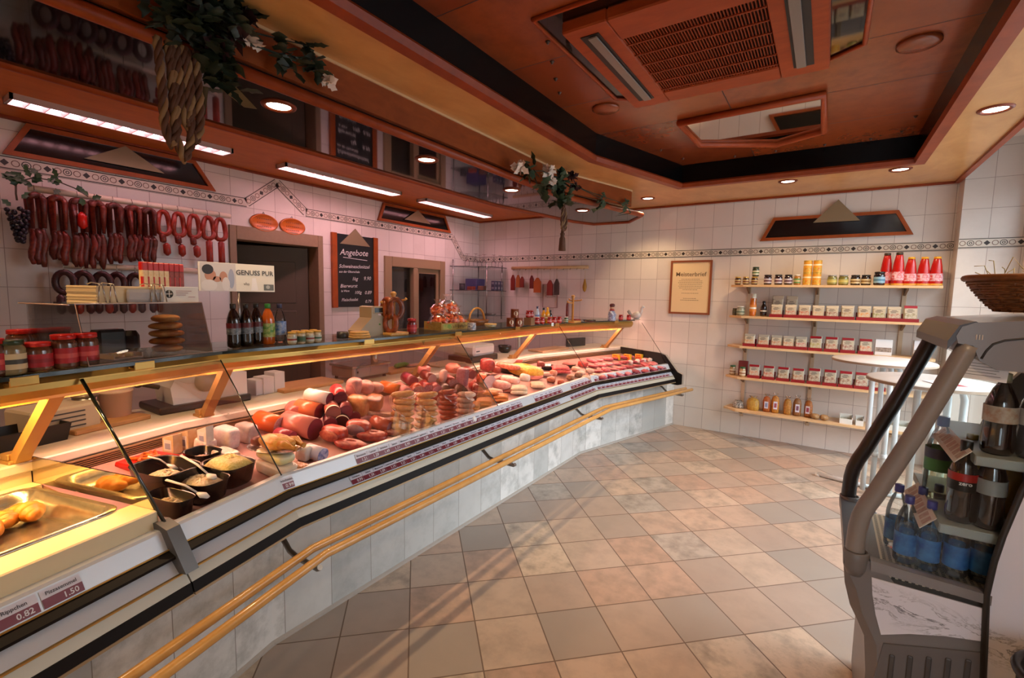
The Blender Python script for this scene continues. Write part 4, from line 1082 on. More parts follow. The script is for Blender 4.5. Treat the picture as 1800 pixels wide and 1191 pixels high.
# seasoning pouches in red display trays
m_tray = M('8a1218', .5, name='tray_red')
def pouch_mat(food, top, key):
    return [M(food, .45, two='c4b8a0', vscale=38), M(top, .4), M('bcae94', .4), M('6a5a50', .5)]
_trays = {}
def tray(w):
    if w in _trays: return None
    return None
tray0 = None
def put_tray(x, z, w, lab):
    global tray0
    if tray0 is None:
        tray0 = thing('display_tray', lab, 'carton', (x, YF - .17, z), 0, 'red display trays on the shelves')
        q = MB(); q.box((-.058, -.07, 0), (.058, .07, .004)); q.box((-.058, -.07, .004), (.058, -.066, .03)); q.box((-.058, .066, .004), (.058, .07, .07)); q.box((-.058, -.066, .004), (-.054, .066, .03)); q.box((.054, -.066, .004), (.058, .066, .03))
        q.build('carton', m_tray, tray0); return
    dup(tray0, (x, YF - .17, z), label=lab)
def put_pouch(x, z, food, top, h, lab, k, back=False):
    t = thing('seasoning_pouch', lab, 'pouch', (x, YF - .205 + (.07 if back else 0), z + .0045), 0, 'seasoning pouches in red trays', rot=(math.radians(-9), 0, rnd.uniform(-.06, .06)))
    w = .051
    def ring(zz, d): return [(-w, -d * .1, zz), (-w * .5, -d * .85, zz), (0, -d, zz), (w * .5, -d * .85, zz), (w, -d * .1, zz), (w, d * .1, zz), (w * .5, d * .85, zz), (0, d, zz), (-w * .5, d * .85, zz), (-w, d * .1, zz)]
    q = MB(); q.loft([ring(0, .012), ring(h * .15, .017), ring(h * .5, .017), ring(h * .82, .010), ring(h * .9, .003), ring(h, .0015)], True, True, True); q.build('bag', [M('b7aa94', .35, .1, name='pouch_foil')], t); bg_ = t.children[-1]
    q = MB(); fy = -.0182
    q.mat(1).add([(-w * .9, fy * .55, h * .82), (w * .9, fy * .55, h * .82), (w * .9, -.004, h * .985), (-w * .9, -.004, h * .985)], [(0, 1, 2, 3)])
    q.mat(0).add([(-w * .82, fy, h * .10), (w * .82, fy, h * .10), (w * .82, fy, h * .50), (-w * .82, fy, h * .50)], [(0, 1, 2, 3)])
    q.mat(2).add([(-w * .82, fy, h * .51), (w * .82, fy, h * .51), (w * .82, fy * .9, h * .78), (-w * .82, fy * .9, h * .78)], [(0, 1, 2, 3)])
    q.mat(3)
    for a, b, zz in ((-.4, .3, .70), (-.6, .5, .62), (-.5, .2, .55)): q.add([(w * a, fy - .0006, h * zz), (w * b, fy - .0006, h * zz), (w * b, fy - .0006, h * (zz + .035)), (w * a, fy - .0006, h * (zz + .035))], [(0, 1, 2, 3)])
    q.build('print', pouch_mat(food, top, k), bg_)
rows = [
    (1, [(450, 'c07a4a', 'b7aa94', .125, 1), (557, 'b8503a', 'b7aa94', .125, 1), (660, 'c0542c', 'b7aa94', .125, 0), (765, 'c8a070', 'b7aa94', .125, 0), (870, '8a4a3a', 'b7aa94', .125, 0), (985, 'a88a60', 'b7aa94', .13, 0), (1112, 'd08a3c', 'b7aa94', .13, 0), (1225, '8a8440', 'b7aa94', .13, 0), (1340, 'a8604a', 'b7aa94', .13, 0), (1462, '8a7a50', '9a1828', .145, 0)], 0),
    (2, [(245, 'c88440', 'b7aa94', .125, 0), (350, 'c86a3c', 'b7aa94', .125, 0), (450, 'b87040', 'b7aa94', .125, 0), (540, 'c88050', 'b7aa94', .125, 0), (635, 'c0605a', 'b7aa94', .125, 0), (745, 'a8984a', '9a1420', .14, 0), (865, 'a85a3c', '9a1420', .14, 0), (990, '8a4038', '9a1420', .14, 0), (1125, 'c87048', '9a1420', .14, 0)], 600),
    (3, [(280, 'c87850', '9a1420', .135, 0), (390, 'c05030', '9a1420', .135, 0), (500, '98704a', '9a1420', .135, 0), (615, 'b07040', '9a1420', .135, 0), (735, '7a4a30', '9a1420', .15, 0), (855, '8a4a38', '9a1420', .15, 0), (975, '8a5a40', '9a1420', .15, 0), (1095, 'a05848', '9a1420', .15, 0), (1220, 'a05038', '9a1420', .14, 0)], 700)]
foods = {}
for r, row, v in rows:
    for k, (u, food, top, h, tall) in enumerate(row):
        px = 1260 + u / 4.286; x = onY(px, {1: 545, 2: 600, 3: 655}[r], YF - .20).x
        put_tray(x, SHZ[r] + .0005, 1, 'red display tray on the ' + nm[r] + ' shelf, ' + ordn[k] + ' from the certificate side')
        put_pouch(x, SHZ[r] + .0005, food, top, h, ('foil' if top[0] == 'b' else 'red-topped') + ' seasoning pouch on the ' + nm[r] + ' shelf, ' + ordn[k] + ' from the certificate side', k)
        if tall: put_pouch(x, SHZ[r] + .0005, food, top, .215, 'tall upright foil pouch standing behind the ' + ordn[k] + ' pouch of the second shelf', k, True)
def carton(x, y, z, w, d, h, c, label, grp=None, band=None, pic=None, name='carton', rz=0):
    t = MB().box((-w / 2, -d / 2, 0), (w / 2, d / 2, h), .002)
    if band: t.mat(1).add([(-w / 2 + .004, -d / 2 - .0006, h * band[0]), (w / 2 - .004, -d / 2 - .0006, h * band[0]), (w / 2 - .004, -d / 2 - .0006, h * band[1]), (-w / 2 + .004, -d / 2 - .0006, h * band[1])], [(0, 1, 2, 3)], False)
    o = t.build(name, [M(c, .5), M(pic or '5a4438', .5, two='a89484', vscale=50)]); o.location = (x, y, z); o.rotation_euler = (0, 0, rz)
    return tag(o, label, 'box', grp)
carton(onY(1260 + 1260 / 4.286, 600, YF - .2).x, YF - .19, SHZ[2] + .0005, .125, .04, .145, 'dcdad8', 'white printed box beside the red-topped pouches on the third shelf', None, (.22, .5), '7a6a5e')
carton(onY(1622, 606, YF - .2).x, YF - .17, SHZ[2] + .0005, .12, .08, .15, 'd0ced0', 'pale box at the pier end of the third shelf', None, (.2, .45), '7a6a5e')
carton(onY(1260 + 195 / 4.286, 650, YF - .12).x, YF - .09, SHZ[3] + .0005, .09, .05, .155, '7a2420', 'dark red box behind the small spice jars on the fourth shelf')
for k, (u, v) in enumerate(((115, 345), (197, 370))):
    put_jar((.030, .105, 'b08a5a', '2f5a34', 'c9b89a', '8a5a3a', 0), (onY(1260 + u / 4.286, 655, YF - .18).x, YF - (.15 if k == 0 else .22), SHZ[3] + .0005), 'small spice jar with green lid on the fourth shelf, ' + ('at the end' if k == 0 else 'beside the pouches'), 'spice jars on the fourth shelf')
# bottles and jar at the start of the second shelf
put_jar((.040, .10, '8a8a74', 'c8c2b4', 'a0a890', '5a6a58', 0), (onY(1302, 548, YF - .15).x, YF - .15, SHZ[1] + .0005), 'wide glass jar at the certificate end of the second shelf', 'jars on the second shelf')
put_jar((.024, .075, '6a6a50', '3a3a36', None, None, 0), (onY(1291, 548, YF - .11).x, YF - .09, SHZ[1] + .0005), 'tiny jar behind the wide jar on the second shelf', 'jars on the second shelf')
def bottle(name, label, loc, r, h, body, cap, lab=None, neck=.42, mat_body=None, sh=None, labz=(.2, .5), grp=None, cat='bottle', lid=.86, mats2=None):
    t = thing(name, label, cat, loc, 0, grp)
    q = MB(); q.lathe([(r * .75, 0), (r * .95, .004), (r, .015), (r, h * .55), (r * .9, h * .64), (r * neck * 1.3, h * .76), (r * neck, h * .84), (r * neck, h * .9)], 18)
    q.build('glass_body', mat_body or M(body, .1, spec=.7, coat=.7), t)
    q = MB(); q.lathe([(r * neck * 1.12, h * lid), (r * neck * 1.2, h * lid + .002), (r * neck * 1.15, h - .002), (.001, h)], 14); q.build('cap', M(cap, .4), t)
    if lab:
        q = MB(); q.lathe([(r * 1.012, h * labz[0]), (r * 1.012, h * labz[1])], 18, cap0=False, cap1=False)
        q.mat(1).lathe([(r * 1.018, h * (labz[0] * .6 + labz[1] * .4)), (r * 1.018, h * (labz[0] * .35 + labz[1] * .65))], 18, cap0=False, cap1=False)
        q.build('label', [lab if not isinstance(lab, str) else M(lab, .5), mats2 or M('e0dcd0', .5)], t)
    return t
bottle('syrup_bottle', 'tall orange bottle with white cap on the second shelf', (onY(1323, 548, YF - .17).x, YF - .17, SHZ[1] + .0005), .032, .235, 'b8641c', 'd8d0b8', 'c87a28', lid=.70, neck=.7)
bottle('oil_bottle', 'short dark bottle on the second shelf beside the orange one', (onY(1342, 548, YF - .15).x, YF - .15, SHZ[1] + .0005), .030, .16, '1c0f0c', '14100e', '2a1a14')
# lowest shelf: bags, bread, boxes
def bag(name, label, loc, w, d, h, c, c2, label_c=None, tied=True, grp='bags on the lowest shelf'):
    t = thing(name, label, 'bag', loc, rnd.uniform(-.25, .25), grp)
    def ring(z, a, b): return [(a * math.cos(2 * PI * j / 14) * (1 + .08 * math.sin(3 * j)), b * math.sin(2 * PI * j / 14) * (1 + .08 * math.cos(2 * j)), z) for j in range(14)]
    q = MB(); q.loft([ring(0, w * .9, d * .9), ring(h * .12, w, d), ring(h * .6, w, d * .95), ring(h * .80, w * .7, d * .6), ring(h * .86, w * .22, d * .22)], True, True, True); q.build('contents', M(c, .35, two=c2, vscale=70, bump=.6), t)
    q = MB(); q.loft([ring(h * .84, w * .20, d * .20), ring(h * .9, w * .5, d * .3), ring(h, w * .7, d * .45)], False, False, True); q.build('film_top', pane('bag_film_' + c, (.9, .88, .86), .15, 2.0), t)
    if label_c:
        q = MB(); q.add([(-w * .5, -d * 1.02, h * .2), (w * .5, -d * 1.02, h * .2), (w * .5, -d * 1.0, h * .58), (-w * .5, -d * 1.0, h * .58)], [(0, 1, 2, 3)]); q.mat(1).add([(-w * .32, -d * 1.03, h * .28), (w * .32, -d * 1.03, h * .28), (w * .32, -d * 1.01, h * .5), (-w * .32, -d * 1.01, h * .5)], [(0, 1, 2, 3)]); q.build('label', [M('d5d0da', .5), M(label_c, .5)], t)
def lx(px, d=.16): return onY(px, 720, YF - d).x
bag('nut_bag', 'dark and white speckled bag lying at the certificate end of the lowest shelf', (lx(1297), YF - .15, SHZ[4] + .0005), .055, .05, .085, '4a3a30', 'c4bcae')
bag('noodle_bag', 'plump yellow noodle bag on the lowest shelf', (lx(1323), YF - .16, SHZ[4] + .0005), .06, .05, .15, 'c4983c', 'a87a2a')
for k, (px, c, c2, l, h) in enumerate(((1347, 'b8601c', '9a4a18', '8a90b0', .19), (1362, 'c8862c', 'a8641c', '9a4a5a', .21), (1384, 'c08838', '9a6424', None, .19), (1401, '9a6a38', '7a4a24', '7a4a5a', .21), (1421, 'b06a28', '8a4a1c', '9a3a4a', .20))):
    bag('pasta_bag', 'upright tied pasta bag on the lowest shelf, ' + ordn[k] + ' after the plump yellow bag', (lx(px), YF - .16, SHZ[4] + .0005), .036, .03, h, c, c2, l)
for k, px in enumerate((1434, 1450)):
    o = MB().ball((0, 0, .028), .042, 14, 8, (1, 1, .66)).build('bread_roll', M('a88458', .6, two='8a6238', vscale=40, bump=.4)); o.location = (lx(px, .2), YF - .2, SHZ[4] + .0005)
    tag(o, 'small round loaf on the lowest shelf, ' + ('beside the last pasta bag' if k == 0 else 'beside the white wire box'), 'bread', 'small loaves on the lowest shelf')
for k, px in enumerate((1488, 1512, 1568, 1590)):
    q = MB(); w, d, h = .10, .14, .075
    if k == 1: w = .06
    for a, b in (((-w / 2, -d / 2, 0), (w / 2, d / 2, .004)), ((-w / 2, -d / 2, .004), (w / 2, -d / 2 + .004, h * .65)), ((-w / 2, d / 2 - .004, .004), (w / 2, d / 2, h)), ((-w / 2, -d / 2 + .004, .004), (-w / 2 + .004, d / 2 - .004, h * .9)), ((w / 2 - .004, -d / 2 + .004, .004), (w / 2, d / 2 - .004, h * .9))): q.box(a, b)
    t = thing('egg_carton_box', 'white open box on the lowest shelf, ' + ordn[k] + ' counted from the small loaves', 'box', (lx(px, .17), YF - .17, SHZ[4] + .0005), 0, 'white boxes on the lowest shelf')
    q.build('tray', M('d9d6cc', .5), t)
    MB().tube([(w / 2 - .002, -d / 2 + .01, h * .9), (w / 2 - .002, -d / 2 + .02, h * 1.2), (w / 2 - .002, .0, h * .95)], .003, 6).build('clip', M('5a5652', .4, .6), t)
    MB().box((-w / 2 + .006, -d / 2 + .006, .005), (w / 2 - .006, d / 2 - .006, h * .5), .003).build('packet', M('a8a48c', .5, two='c9c4b0', vscale=50), t)

# ------------------------------------------------------------------ white folding bistro tables
m_white = M('cdd2d2', .35, name='white_enamel')
m_top = M('d6d2d0', .3, name='table_top_white')
def bistro(loc, r, label, legs, feet, clip):
    t = thing('bistro_table', label, 'table', loc, 0, 'folding bistro tables')
    x, y, _ = loc; z = 1.06
    MB().lathe([(r - .02, z - .026), (r, z - .02), (r, z - .006), (r - .006, z), (.001, z)], 48, (x, y, 0)).build('table_top', m_top, t, True)
    q = MB(); q.lathe([(r + .001, z - .021), (r + .0015, z - .013), (r + .001, z - .005)], 48, (x, y, 0), cap0=False, cap1=False); q.build('edge_band', M('a48a74', .45), t, True)
    for k, (lx_, ly_) in enumerate(legs):
        MB().tube([(x + lx_, y + ly_, .03), (x + lx_, y + ly_, z - .10), (x + lx_ * .9, y + ly_, z - .05), (x + lx_ * .3, y + ly_ * .4, z - .026)], .018, 12).build('leg', m_white, t, True)
        MB().cyl((x + lx_, y + ly_, .30), (x + lx_, y + ly_, .34), .0225, 12).build('collar', M('c0bdb8', .4), t, True)
    for a, b in feet:
        MB().tube([(x + a[0], y + a[1], .018), (x + b[0], y + b[1], .018)], .018, 10).build('foot', m_white, t, True)
        MB().cyl((x + a[0], y + a[1], .0), (x + a[0], y + a[1], .02), .022, 10).build('foot_cap', M('d8d4c8', .5), t, True)
bistro((.40, 4.66, 0), .33, 'white round bistro table standing behind, nearer the wall shelves', [(-.06, -.10), (.00, -.06), (.05, -.10), (.11, -.06)], [((-.36, .12), (.11, .0)), ((-.02, -.34), (.06, .30)), ((.38, -.02), (.0, -.08))], 0)
bistro((.55, 3.66, 0), .31, 'white round bistro table standing in front, partly behind the drinks cooler', [(-.05, .06), (.02, .02), (.09, .06), (.15, .0)], [((-.22, .42), (.10, .1)), ((.02, .36), (.1, -.24)), ((.30, .30), (-.02, -.05))], 0)
q = MB(); q.box((-.07, -.10, 0), (.07, .10, .004), .001); q.mat(1).box((-.05, -.07, .004), (.05, .0, .0046))
o = q.build('leaflet', [M('d8d4dc', .5), M('b03038', .5)]); o.location = (.60, 3.52, 1.0605); o.rotation_euler = (0, 0, .4); tag(o, 'red and white leaflet lying on the front bistro table', 'leaflet')

# ------------------------------------------------------------------ drinks cooler
m_cg1 = M('6d6866', .4, name='cooler_grey'); m_cg2 = M('857d78', .38, name='cooler_tube_grey'); m_cdark = M('3a302c', .3, name='cooler_dark')
def splash_mat():
    k = N('water_splash_print'); src = k.n('ShaderNodeTexCoord').outputs['Object']
    mp = k.n('ShaderNodeMapping'); mp.inputs['Scale'].default_value = (5, 5, 11); k.l(src, mp.inputs[0])
    nz = k.n('ShaderNodeTexNoise', i_Scale=1.6, i_Detail=7., i_Roughness=.65, i_Distortion=1.4); k.l(mp.outputs[0], nz.inputs['Vector'])
    sp = k.n('ShaderNodeSeparateXYZ'); k.l(src, sp.inputs[0])
    band = k.math('ABSOLUTE', k.math('ADD', k.math('SUBTRACT', sp.outputs[2], .56), k.math('MULTIPLY', sp.outputs[0], .12)))
    inb = k.ramp(k.math('MULTIPLY', band, 15.), [(.0, 'ffffff'), (1., '000000')])
    ln = k.ramp(nz.outputs[0], [(.49, '000000'), (.515, 'ffffff'), (.55, '000000'), (.60, '808080'), (.63, '000000')])
    f = k.math('MULTIPLY', inb, ln)
    k.l(k.mix(f, (*lin('d6d5de'), 1), (*lin('4e4c58'), 1)), k.b.inputs['Base Color']); k.b.inputs['Roughness'].default_value = .35
    return k.m
m_splash = splash_mat()
CY0, CY1 = 1.80, 2.36; ys_ = CY0
t = thing('drinks_cooler', 'grey open-front drinks cooler with water splash print by the window', 'cooler', (.45, 2.08, 0))
def cprof(pts, y0, y1, e, nm, m):
    c = Vector((sum(p[0] for p in pts) / len(pts), sum(p[1] for p in pts) / len(pts)))
    def ins(k): return [tuple(c + (Vector(p) - c) * k) for p in pts]
    rr = [(y0, 1 - e), (y0 + e * .35, 1 - e * .2), (y0 + e * .8, 1), (y1 - e * .8, 1), (y1 - e * .35, 1 - e * .2), (y1, 1 - e)]
    return MB().loft([[(x, y, z) for x, z in ins(k)] for y, k in rr], True, True, False).build(nm, m, t, True)
hull = [(.19, .02), (.188, .32), (.176, .44), (.155, .485), (.132, .53), (.113, .60), (.104, .68), (.104, .715), (.20, .70), (.205, .655), (.86, .655), (.86, .02)]
MB().loft([[(x + ((.03 if x < .21 and z < .66 else 0) if k else 0), y, z) for x, z in hull] for y, k in ((CY0 + .004, 1), (CY0 + .035, 0), (CY1 - .03, 0), (CY1, 1))], True, True, False).build('hull', m_cg1, t, True)
MB().box((.2, CY0 + .05, 0), (.85, CY1 - .05, .02)).build('plinth', m_cdark, t, True)
# rounded near corner and cup that takes the tube
q = MB()
for x, y in ((.131, CY0 + .02), (.131, CY1 - .03)): q = MB(); q.lathe([(.022, .645), (.032, .67), (.0345, .70), (.0345, .722), (.028, .725), (.026, .71)], 18, (x + .004, y, 0), cap1=False); q.build('tube_socket', m_cg1, t, True)
def tubep(y): return [(.131, y, .66), (.131, y, .74), (.133, y, .80), (.139, y, .84), (.152, y, .88), (.17, y, .92), (.25, y, 1.13), (.335, y, 1.375), (.345, y, 1.40)]
MB().tube(tubep(CY0 + .02), .0255, 16).build('front_tube', m_cg2, t, True)
MB().tube(tubep(CY1 - .03), .0255, 16).build('front_tube', m_cdark, t, True)
# near side: grey rim, printed panel, louvred foot panel
ys = CY0
q = MB(); q.loft([[(x, ys - .004, z) for x, z in ((.171, .712), (.445, .700), (.445, .672), (.174, .680))], [(x, ys + .03, z) for x, z in ((.171, .712), (.445, .700), (.445, .672), (.174, .680))]], True, True, False); q.build('side_rim', M('7a7472', .3, .2), t, True)
pp = [(.178, .656), (.445, .655), (.445, .560), (.36, .540), (.28, .512), (.214, .480), (.196, .54), (.184, .60)]
MB().loft([[(x, ys + .001, z) for x, z in pp], [(x, ys + .006, z) for x, z in pp]], True, True, False).build('printed_panel', m_splash, t, True)
q = MB(); fp = [(.222, .455), (.445, .528), (.445, .03), (.20, .03), (.205, .32)]
q.loft([[(x, ys - .001, z) for x, z in fp], [(x, ys + .006, z) for x, z in fp]], True, True, False); q.build('foot_panel', M('5e5856', .45), t, True)
for i in range(5):
    x = .238 + i * .042; MB().box((x, ys - .006, .06), (x + .014, ys - .0012, .43 + i * .016), .004).build('vent_rib', M('3e3936', .5), t, True)
rp = [(.452, .02), (.452, .45), (.438, .70), (.445, .80), (.456, .88), (.482, 1.02), (.52, 1.15), (.56, 1.25), (.62, 1.34), (.86, 1.34), (.86, .02)]
for nme, y0, y1 in (('printed_side', ys - .002, ys + .03), ('far_side_wall', CY1 - .03, CY1)):
    MB().loft([[(x, y0, z) for x, z in rp], [(x, y1, z) for x, z in rp]], True, True, False).build(nme, m_splash if y0 < 2 else m_cg1, t, True)
MB().tube([(x - .004, ys - .001, z) for x, z in rp[1:9]], .008, 8).build('gasket', M('24201e', .4), t, True)
MB().box((.83, ys + .03, .66), (.86, CY1 - .03, 1.40)).build('back_wall', M('93a09b', .3), t, True)
# hood
hp = [(.318, 1.405), (.312, 1.425), (.322, 1.452), (.35, 1.465), (.86, 1.515), (.86, 1.34), (.47, 1.335), (.40, 1.338), (.365, 1.36), (.35, 1.40)]
MB().loft([[(x, ys + .0, z) for x, z in hp], [(x, CY1, z) for x, z in hp]], True, True, False).build('hood', M('6f6866', .3, coat=.3), t, True)
MB().loft([[(x, ys + .004, z) for x, z in [(.296, 1.385), (.296, 1.410), (.318, 1.456), (.350, 1.468), (.365, 1.461), (.328, 1.448), (.312, 1.41)]], [(x, CY1 + .002, z) for x, z in [(.296, 1.385), (.296, 1.410), (.318, 1.456), (.350, 1.468), (.365, 1.461), (.328, 1.448), (.312, 1.41)]]], True, True, False).build('hood_nose', m_cdark, t, True)
MB().tube([(x, ys - .0005, z) for x, z in [(.368, 1.366), (.376, 1.388), (.388, 1.408), (.41, 1.420), (.45, 1.428), (.60, 1.45)]], .003, 6).build('hood_groove', M('2e2a28', .5), t, True)
for i in range(3): MB().box((.352 + i * .006, ys - .002, 1.418), (.3545 + i * .006, ys, 1.432)).build('vent_slot', M('c0b8b0', .5), t, True)
# glass side panes, deck, shelves
m_cglass = pane('cooler_glass', (.965, .985, .98), 0, .4)
sg = [(.165, .705), (.44, .70), (.452, .88), (.478, 1.02), (.516, 1.15), (.556, 1.25), (.60, 1.335), (.36, 1.37), (.245, 1.07), (.165, .86)]
for y in (ys + .02, CY1 - .026): MB().loft([[(x, y, z) for x, z in sg], [(x, y + .005, z) for x, z in sg]], True, True, False).build('side_glass', m_cglass, t, True)
def perf():
    k = N('perforated_deck'); src = k.n('ShaderNodeNewGeometry').outputs['Position']
    mp = k.n('ShaderNodeMapping'); mp.inputs['Scale'].default_value = (62, 100, 1); k.l(src, mp.inputs[0])
    fr = k.n('ShaderNodeVectorMath', operation='FRACTION'); k.l(mp.outputs[0], fr.inputs[0])
    sp = k.n('ShaderNodeSeparateXYZ'); k.l(fr.outputs[0], sp.inputs[0])
    a = k.math('LESS_THAN', k.math('ABSOLUTE', k.math('SUBTRACT', sp.outputs[0], .5)), .28); b = k.math('LESS_THAN', k.math('ABSOLUTE', k.math('SUBTRACT', sp.outputs[1], .5)), .3)
    k.l(k.mix(k.math('MULTIPLY', a, b), (*lin('cfc0a4'), 1), (*lin('3e382e'), 1)), k.b.inputs['Base Color']); k.b.inputs['Roughness'].default_value = .35; k.b.inputs['Metallic'].default_value = .3
    return k.m
MB().box((.168, ys + .035, .6555), (.82, CY1 - .035, .672)).build('deck', perf(), t, True)
m_csh = M('9aa09c', .4, name='cooler_shelf')
CSH = [(.325, .865), (.385, 1.085)]
for x, z in CSH:
    MB().box((x, ys + .03, z - .028), (.83, CY1 - .03, z), .003).build('inner_shelf', m_csh, t, True)
# tags along the shelf fronts
for (x, z), w in zip(CSH, ('lower', 'upper')):
    o = MB().box((-.002, 0, 0), (0, .34, .055)).mat(1)
    for i in range(8): o.box((-.0026, .01 + i * .041, .012), (-.002, .038 + i * .041, .042))
    o = o.build('price_strip', [M('e0d6ca', .5), M('c8b4a4', .5, two='b88c80', vscale=60)]); o.location = (x - .040, ys + .045, z - .034); o.rotation_euler = (0, math.radians(42), 0)
    tag(o, 'paper price strip on the front edge of the ' + w + ' cooler shelf', 'price tag', 'paper strips in the drinks cooler')
q = MB(); q.box((0, -.002, 0), (.10, 0, .055)); q.mat(1)
for a in range(5): q.box((.008, -.0024, .044 - a * .008), (.03 + rnd.uniform(.03, .06), -.002, .0455 - a * .008))
o = q.build('notice_card', [M('d6d2d0', .5), M('6a6664', .5)]); p = onY(1686, 660, ys - .001); o.location = (p.x, ys + .018, p.z - .005); o.rotation_euler = (0, math.radians(4), 0)
tag(o, 'white printed notice card stuck on the cooler side glass under the hood', 'notice')

# bottles in the cooler
def pbottle(name, label, loc, h, r, liquid, cap, lab, labz, grp, clear=True, txt=None, lab2=None):
    t = thing(name, label, 'bottle', loc, 0, grp)
    prof = [(r * .55, .003), (r * .85, 0), (r * .98, .008), (r, .03), (r * .96, h * .30), (r * .93, h * .36), (r, h * .42), (r, h * .55), (r * .9, h * .66), (r * .6, h * .80), (r * .36, h * .87), (r * .36, h * .91)]
    q = MB(); q.lathe(prof, 18)
    pb_ = q.build('plastic_body', m_pet if clear else liquid, t)
    if clear and liquid:
        q = MB(); q.lathe([(a * .96, z + .002) for a, z in prof if z < h * .62], 18); q.build('water', liquid, t)
    q = MB(); q.lathe([(r * .40, h * .885), (r * .43, h * .89), (r * .43, h * .992), (r * .38, h), (.001, h)], 16); q.build('cap', M(cap, .35), t)
    if lab:
        q = MB(); q.lathe([(r * 1.02, h * labz[0]), (r * 1.02, h * labz[1])], 20, cap0=False, cap1=False)
        if lab2: q.mat(1).lathe([(r * 1.03, h * (labz[0] + (labz[1] - labz[0]) * .55)), (r * 1.03, h * labz[1] * .995)], 20, cap0=False, cap1=False)
        q.build('label', [lab, lab2 or lab], pb_)
    if txt:
        q = MB(); letters(q, txt, .016, (0, -r * 1.035, h * (labz[0] * .55 + labz[1] * .45)), (1, 0, 0), (0, 0, 1), bold=.0004); q.build('lettering', M('dcd8d4', .5), pb_)
    return t
m_pet = pane('clear_plastic', (.985, .99, .985), .03, .9)
m_water = pane('still_water', (.97, .985, .975), .02, .5)
m_blue = M('1c4c96', .35, two='4484c0', vscale=25, name='label_blue')
wb = None
for k, (px, py, w) in enumerate(((1588, 988, 'first in the front row, by the tubes'), (1627, 1000, 'second in the front row'), (1676, 1012, 'third in the front row'), (1722, 1022, 'fourth in the front row, by the gasket'), (1571, 962, 'back row behind the first front bottle'), (1612, 968, 'back row behind the second front bottle'), (1640, 962, 'back row, innermost'))):
    p = onZ(px, py - 3, .673); lab = 'blue-labelled water bottle on the cooler deck, ' + w
    if wb is None: wb = pbottle('water_bottle', lab, p, .222, .0305, m_water, '3a3a8a', m_blue, (.14, .46), 'water bottles on the cooler deck')
    else: dup(wb, p, rnd.uniform(-.5, .5), lab)
z1, z2 = CSH[0][1] + .001, CSH[1][1] + .001
m_cola = M('1c0806', .06, spec=.8, coat=.8, name='cola')
pbottle('lemonade_bottle', 'clear lemonade bottle with navy and green label on the lower cooler shelf', (.352, 2.08, z1), .275, .038, pane('pale_lemonade', (.82, .86, .74), .02, .7), '2a2a6a', M('2e7a34', .4), (.34, .62), None, True, None, M('22264a', .4))
pbottle('cola_bottle', 'dark cola bottle with red and white zero label on the lower cooler shelf', (.378, 1.895, z1), .245, .034, m_cola, '14100e', M('16100e', .35), (.40, .62), 'cola bottles in the cooler', False, 'zero', M('b01410', .4))
pbottle('cola_bottle', 'dark cola bottle with silver label beside the zero bottle', (.437, 1.885, z1), .245, .034, m_cola, '14100e', M('8f9290', .35), (.42, .60), 'cola bottles in the cooler', False)
for k, (x, y) in enumerate(((.42, 2.05), (.50, 2.02))): pbottle('orange_drink_bottle', 'yellow soft drink bottle behind the cola bottles, ' + ('nearer the opening' if k == 0 else 'nearer the gasket'), (x, y, z1), .235, .034, M('a88a1c', .1, coat=.7), 'a8a020', None, None, 'yellow bottles in the cooler', False)
pbottle('cola_bottle', 'cola bottle with pale label on the upper cooler shelf, nearer the opening', (.442, 1.90, z2), .235, .037, m_cola, '8a8a70', M('c4b8a8', .4, two='b08a70', vscale=40), (.40, .60), 'cola bottles in the cooler', False)
pbottle('cola_bottle', 'cola bottle with pale label on the upper cooler shelf, nearer the gasket', (.515, 1.90, z2), .235, .037, m_cola, '8a8a70', M('b4b0a8', .4), (.40, .60), 'cola bottles in the cooler', False)

# basket on the cooler
t = thing('wicker_basket', 'oval wicker basket with straw and red ribbon standing on the cooler', 'basket', (.515, 2.10, 1.49))
c = Vector((.56, 2.08, 1.491))
m_wick = wood('wicker', '8a5226', '5e3212', .5, 30., (1, 1, 1), .2)
q = MB()
for i in range(13):
    z = i * .0078; r = .115 + .075 * (i / 12) ** .8
    P = [(c.x + (r * 1.0 + .003 * (1 if (j + i) % 2 else -1)) * math.cos(2 * PI * j / 40), c.y + (r * .78 + .003 * (1 if (j + i) % 2 else -1)) * math.sin(2 * PI * j / 40), c.z + .006 + z) for j in range(40)]
    q.tube(P, .0046, 6, closed=True)
for j in range(20):
    a = 2 * PI * j / 20; q.tube([(c.x + (.115 + .075 * (k / 4) ** .8) * math.cos(a), c.y + .78 * (.115 + .075 * (k / 4) ** .8) * math.sin(a), c.z + .004 + .0975 * k / 4) for k in range(5)], .004, 5)
q.lathe([(.001, .003), (.112, .003), (.112, .007), (.001, .007)], 30, tuple(c), sy=.78); q.build('woven_body', m_wick, t, True)
rp_ = [(c.x + .193 * math.cos(2 * PI * j / 40), c.y + .15 * math.sin(2 * PI * j / 40), c.z + .106) for j in range(40)]
MB().tube(rp_, .010, 8, closed=True).build('rim', m_wick, t, True)
q = MB()
for k in range(110):
    a = rnd.uniform(0, 2 * PI); rr = rnd.uniform(0, .15); p = c + Vector((rr * math.cos(a), rr * .75 * math.sin(a), .085)); d = rdir() * .05; up = rnd.uniform(.01, .03) + (.06 if k % 9 == 0 else 0)
    q.tube([p, p + d * .5 + Vector((0, 0, up)), p + d + Vector((0, 0, up * rnd.uniform(.4, 1.2)))], .0012, 4)
q.build('straw', M('b09a58', .6), t, True)
q = MB()
P = [(c.x + .19 - .0, c.y - .05, c.z + .1)]
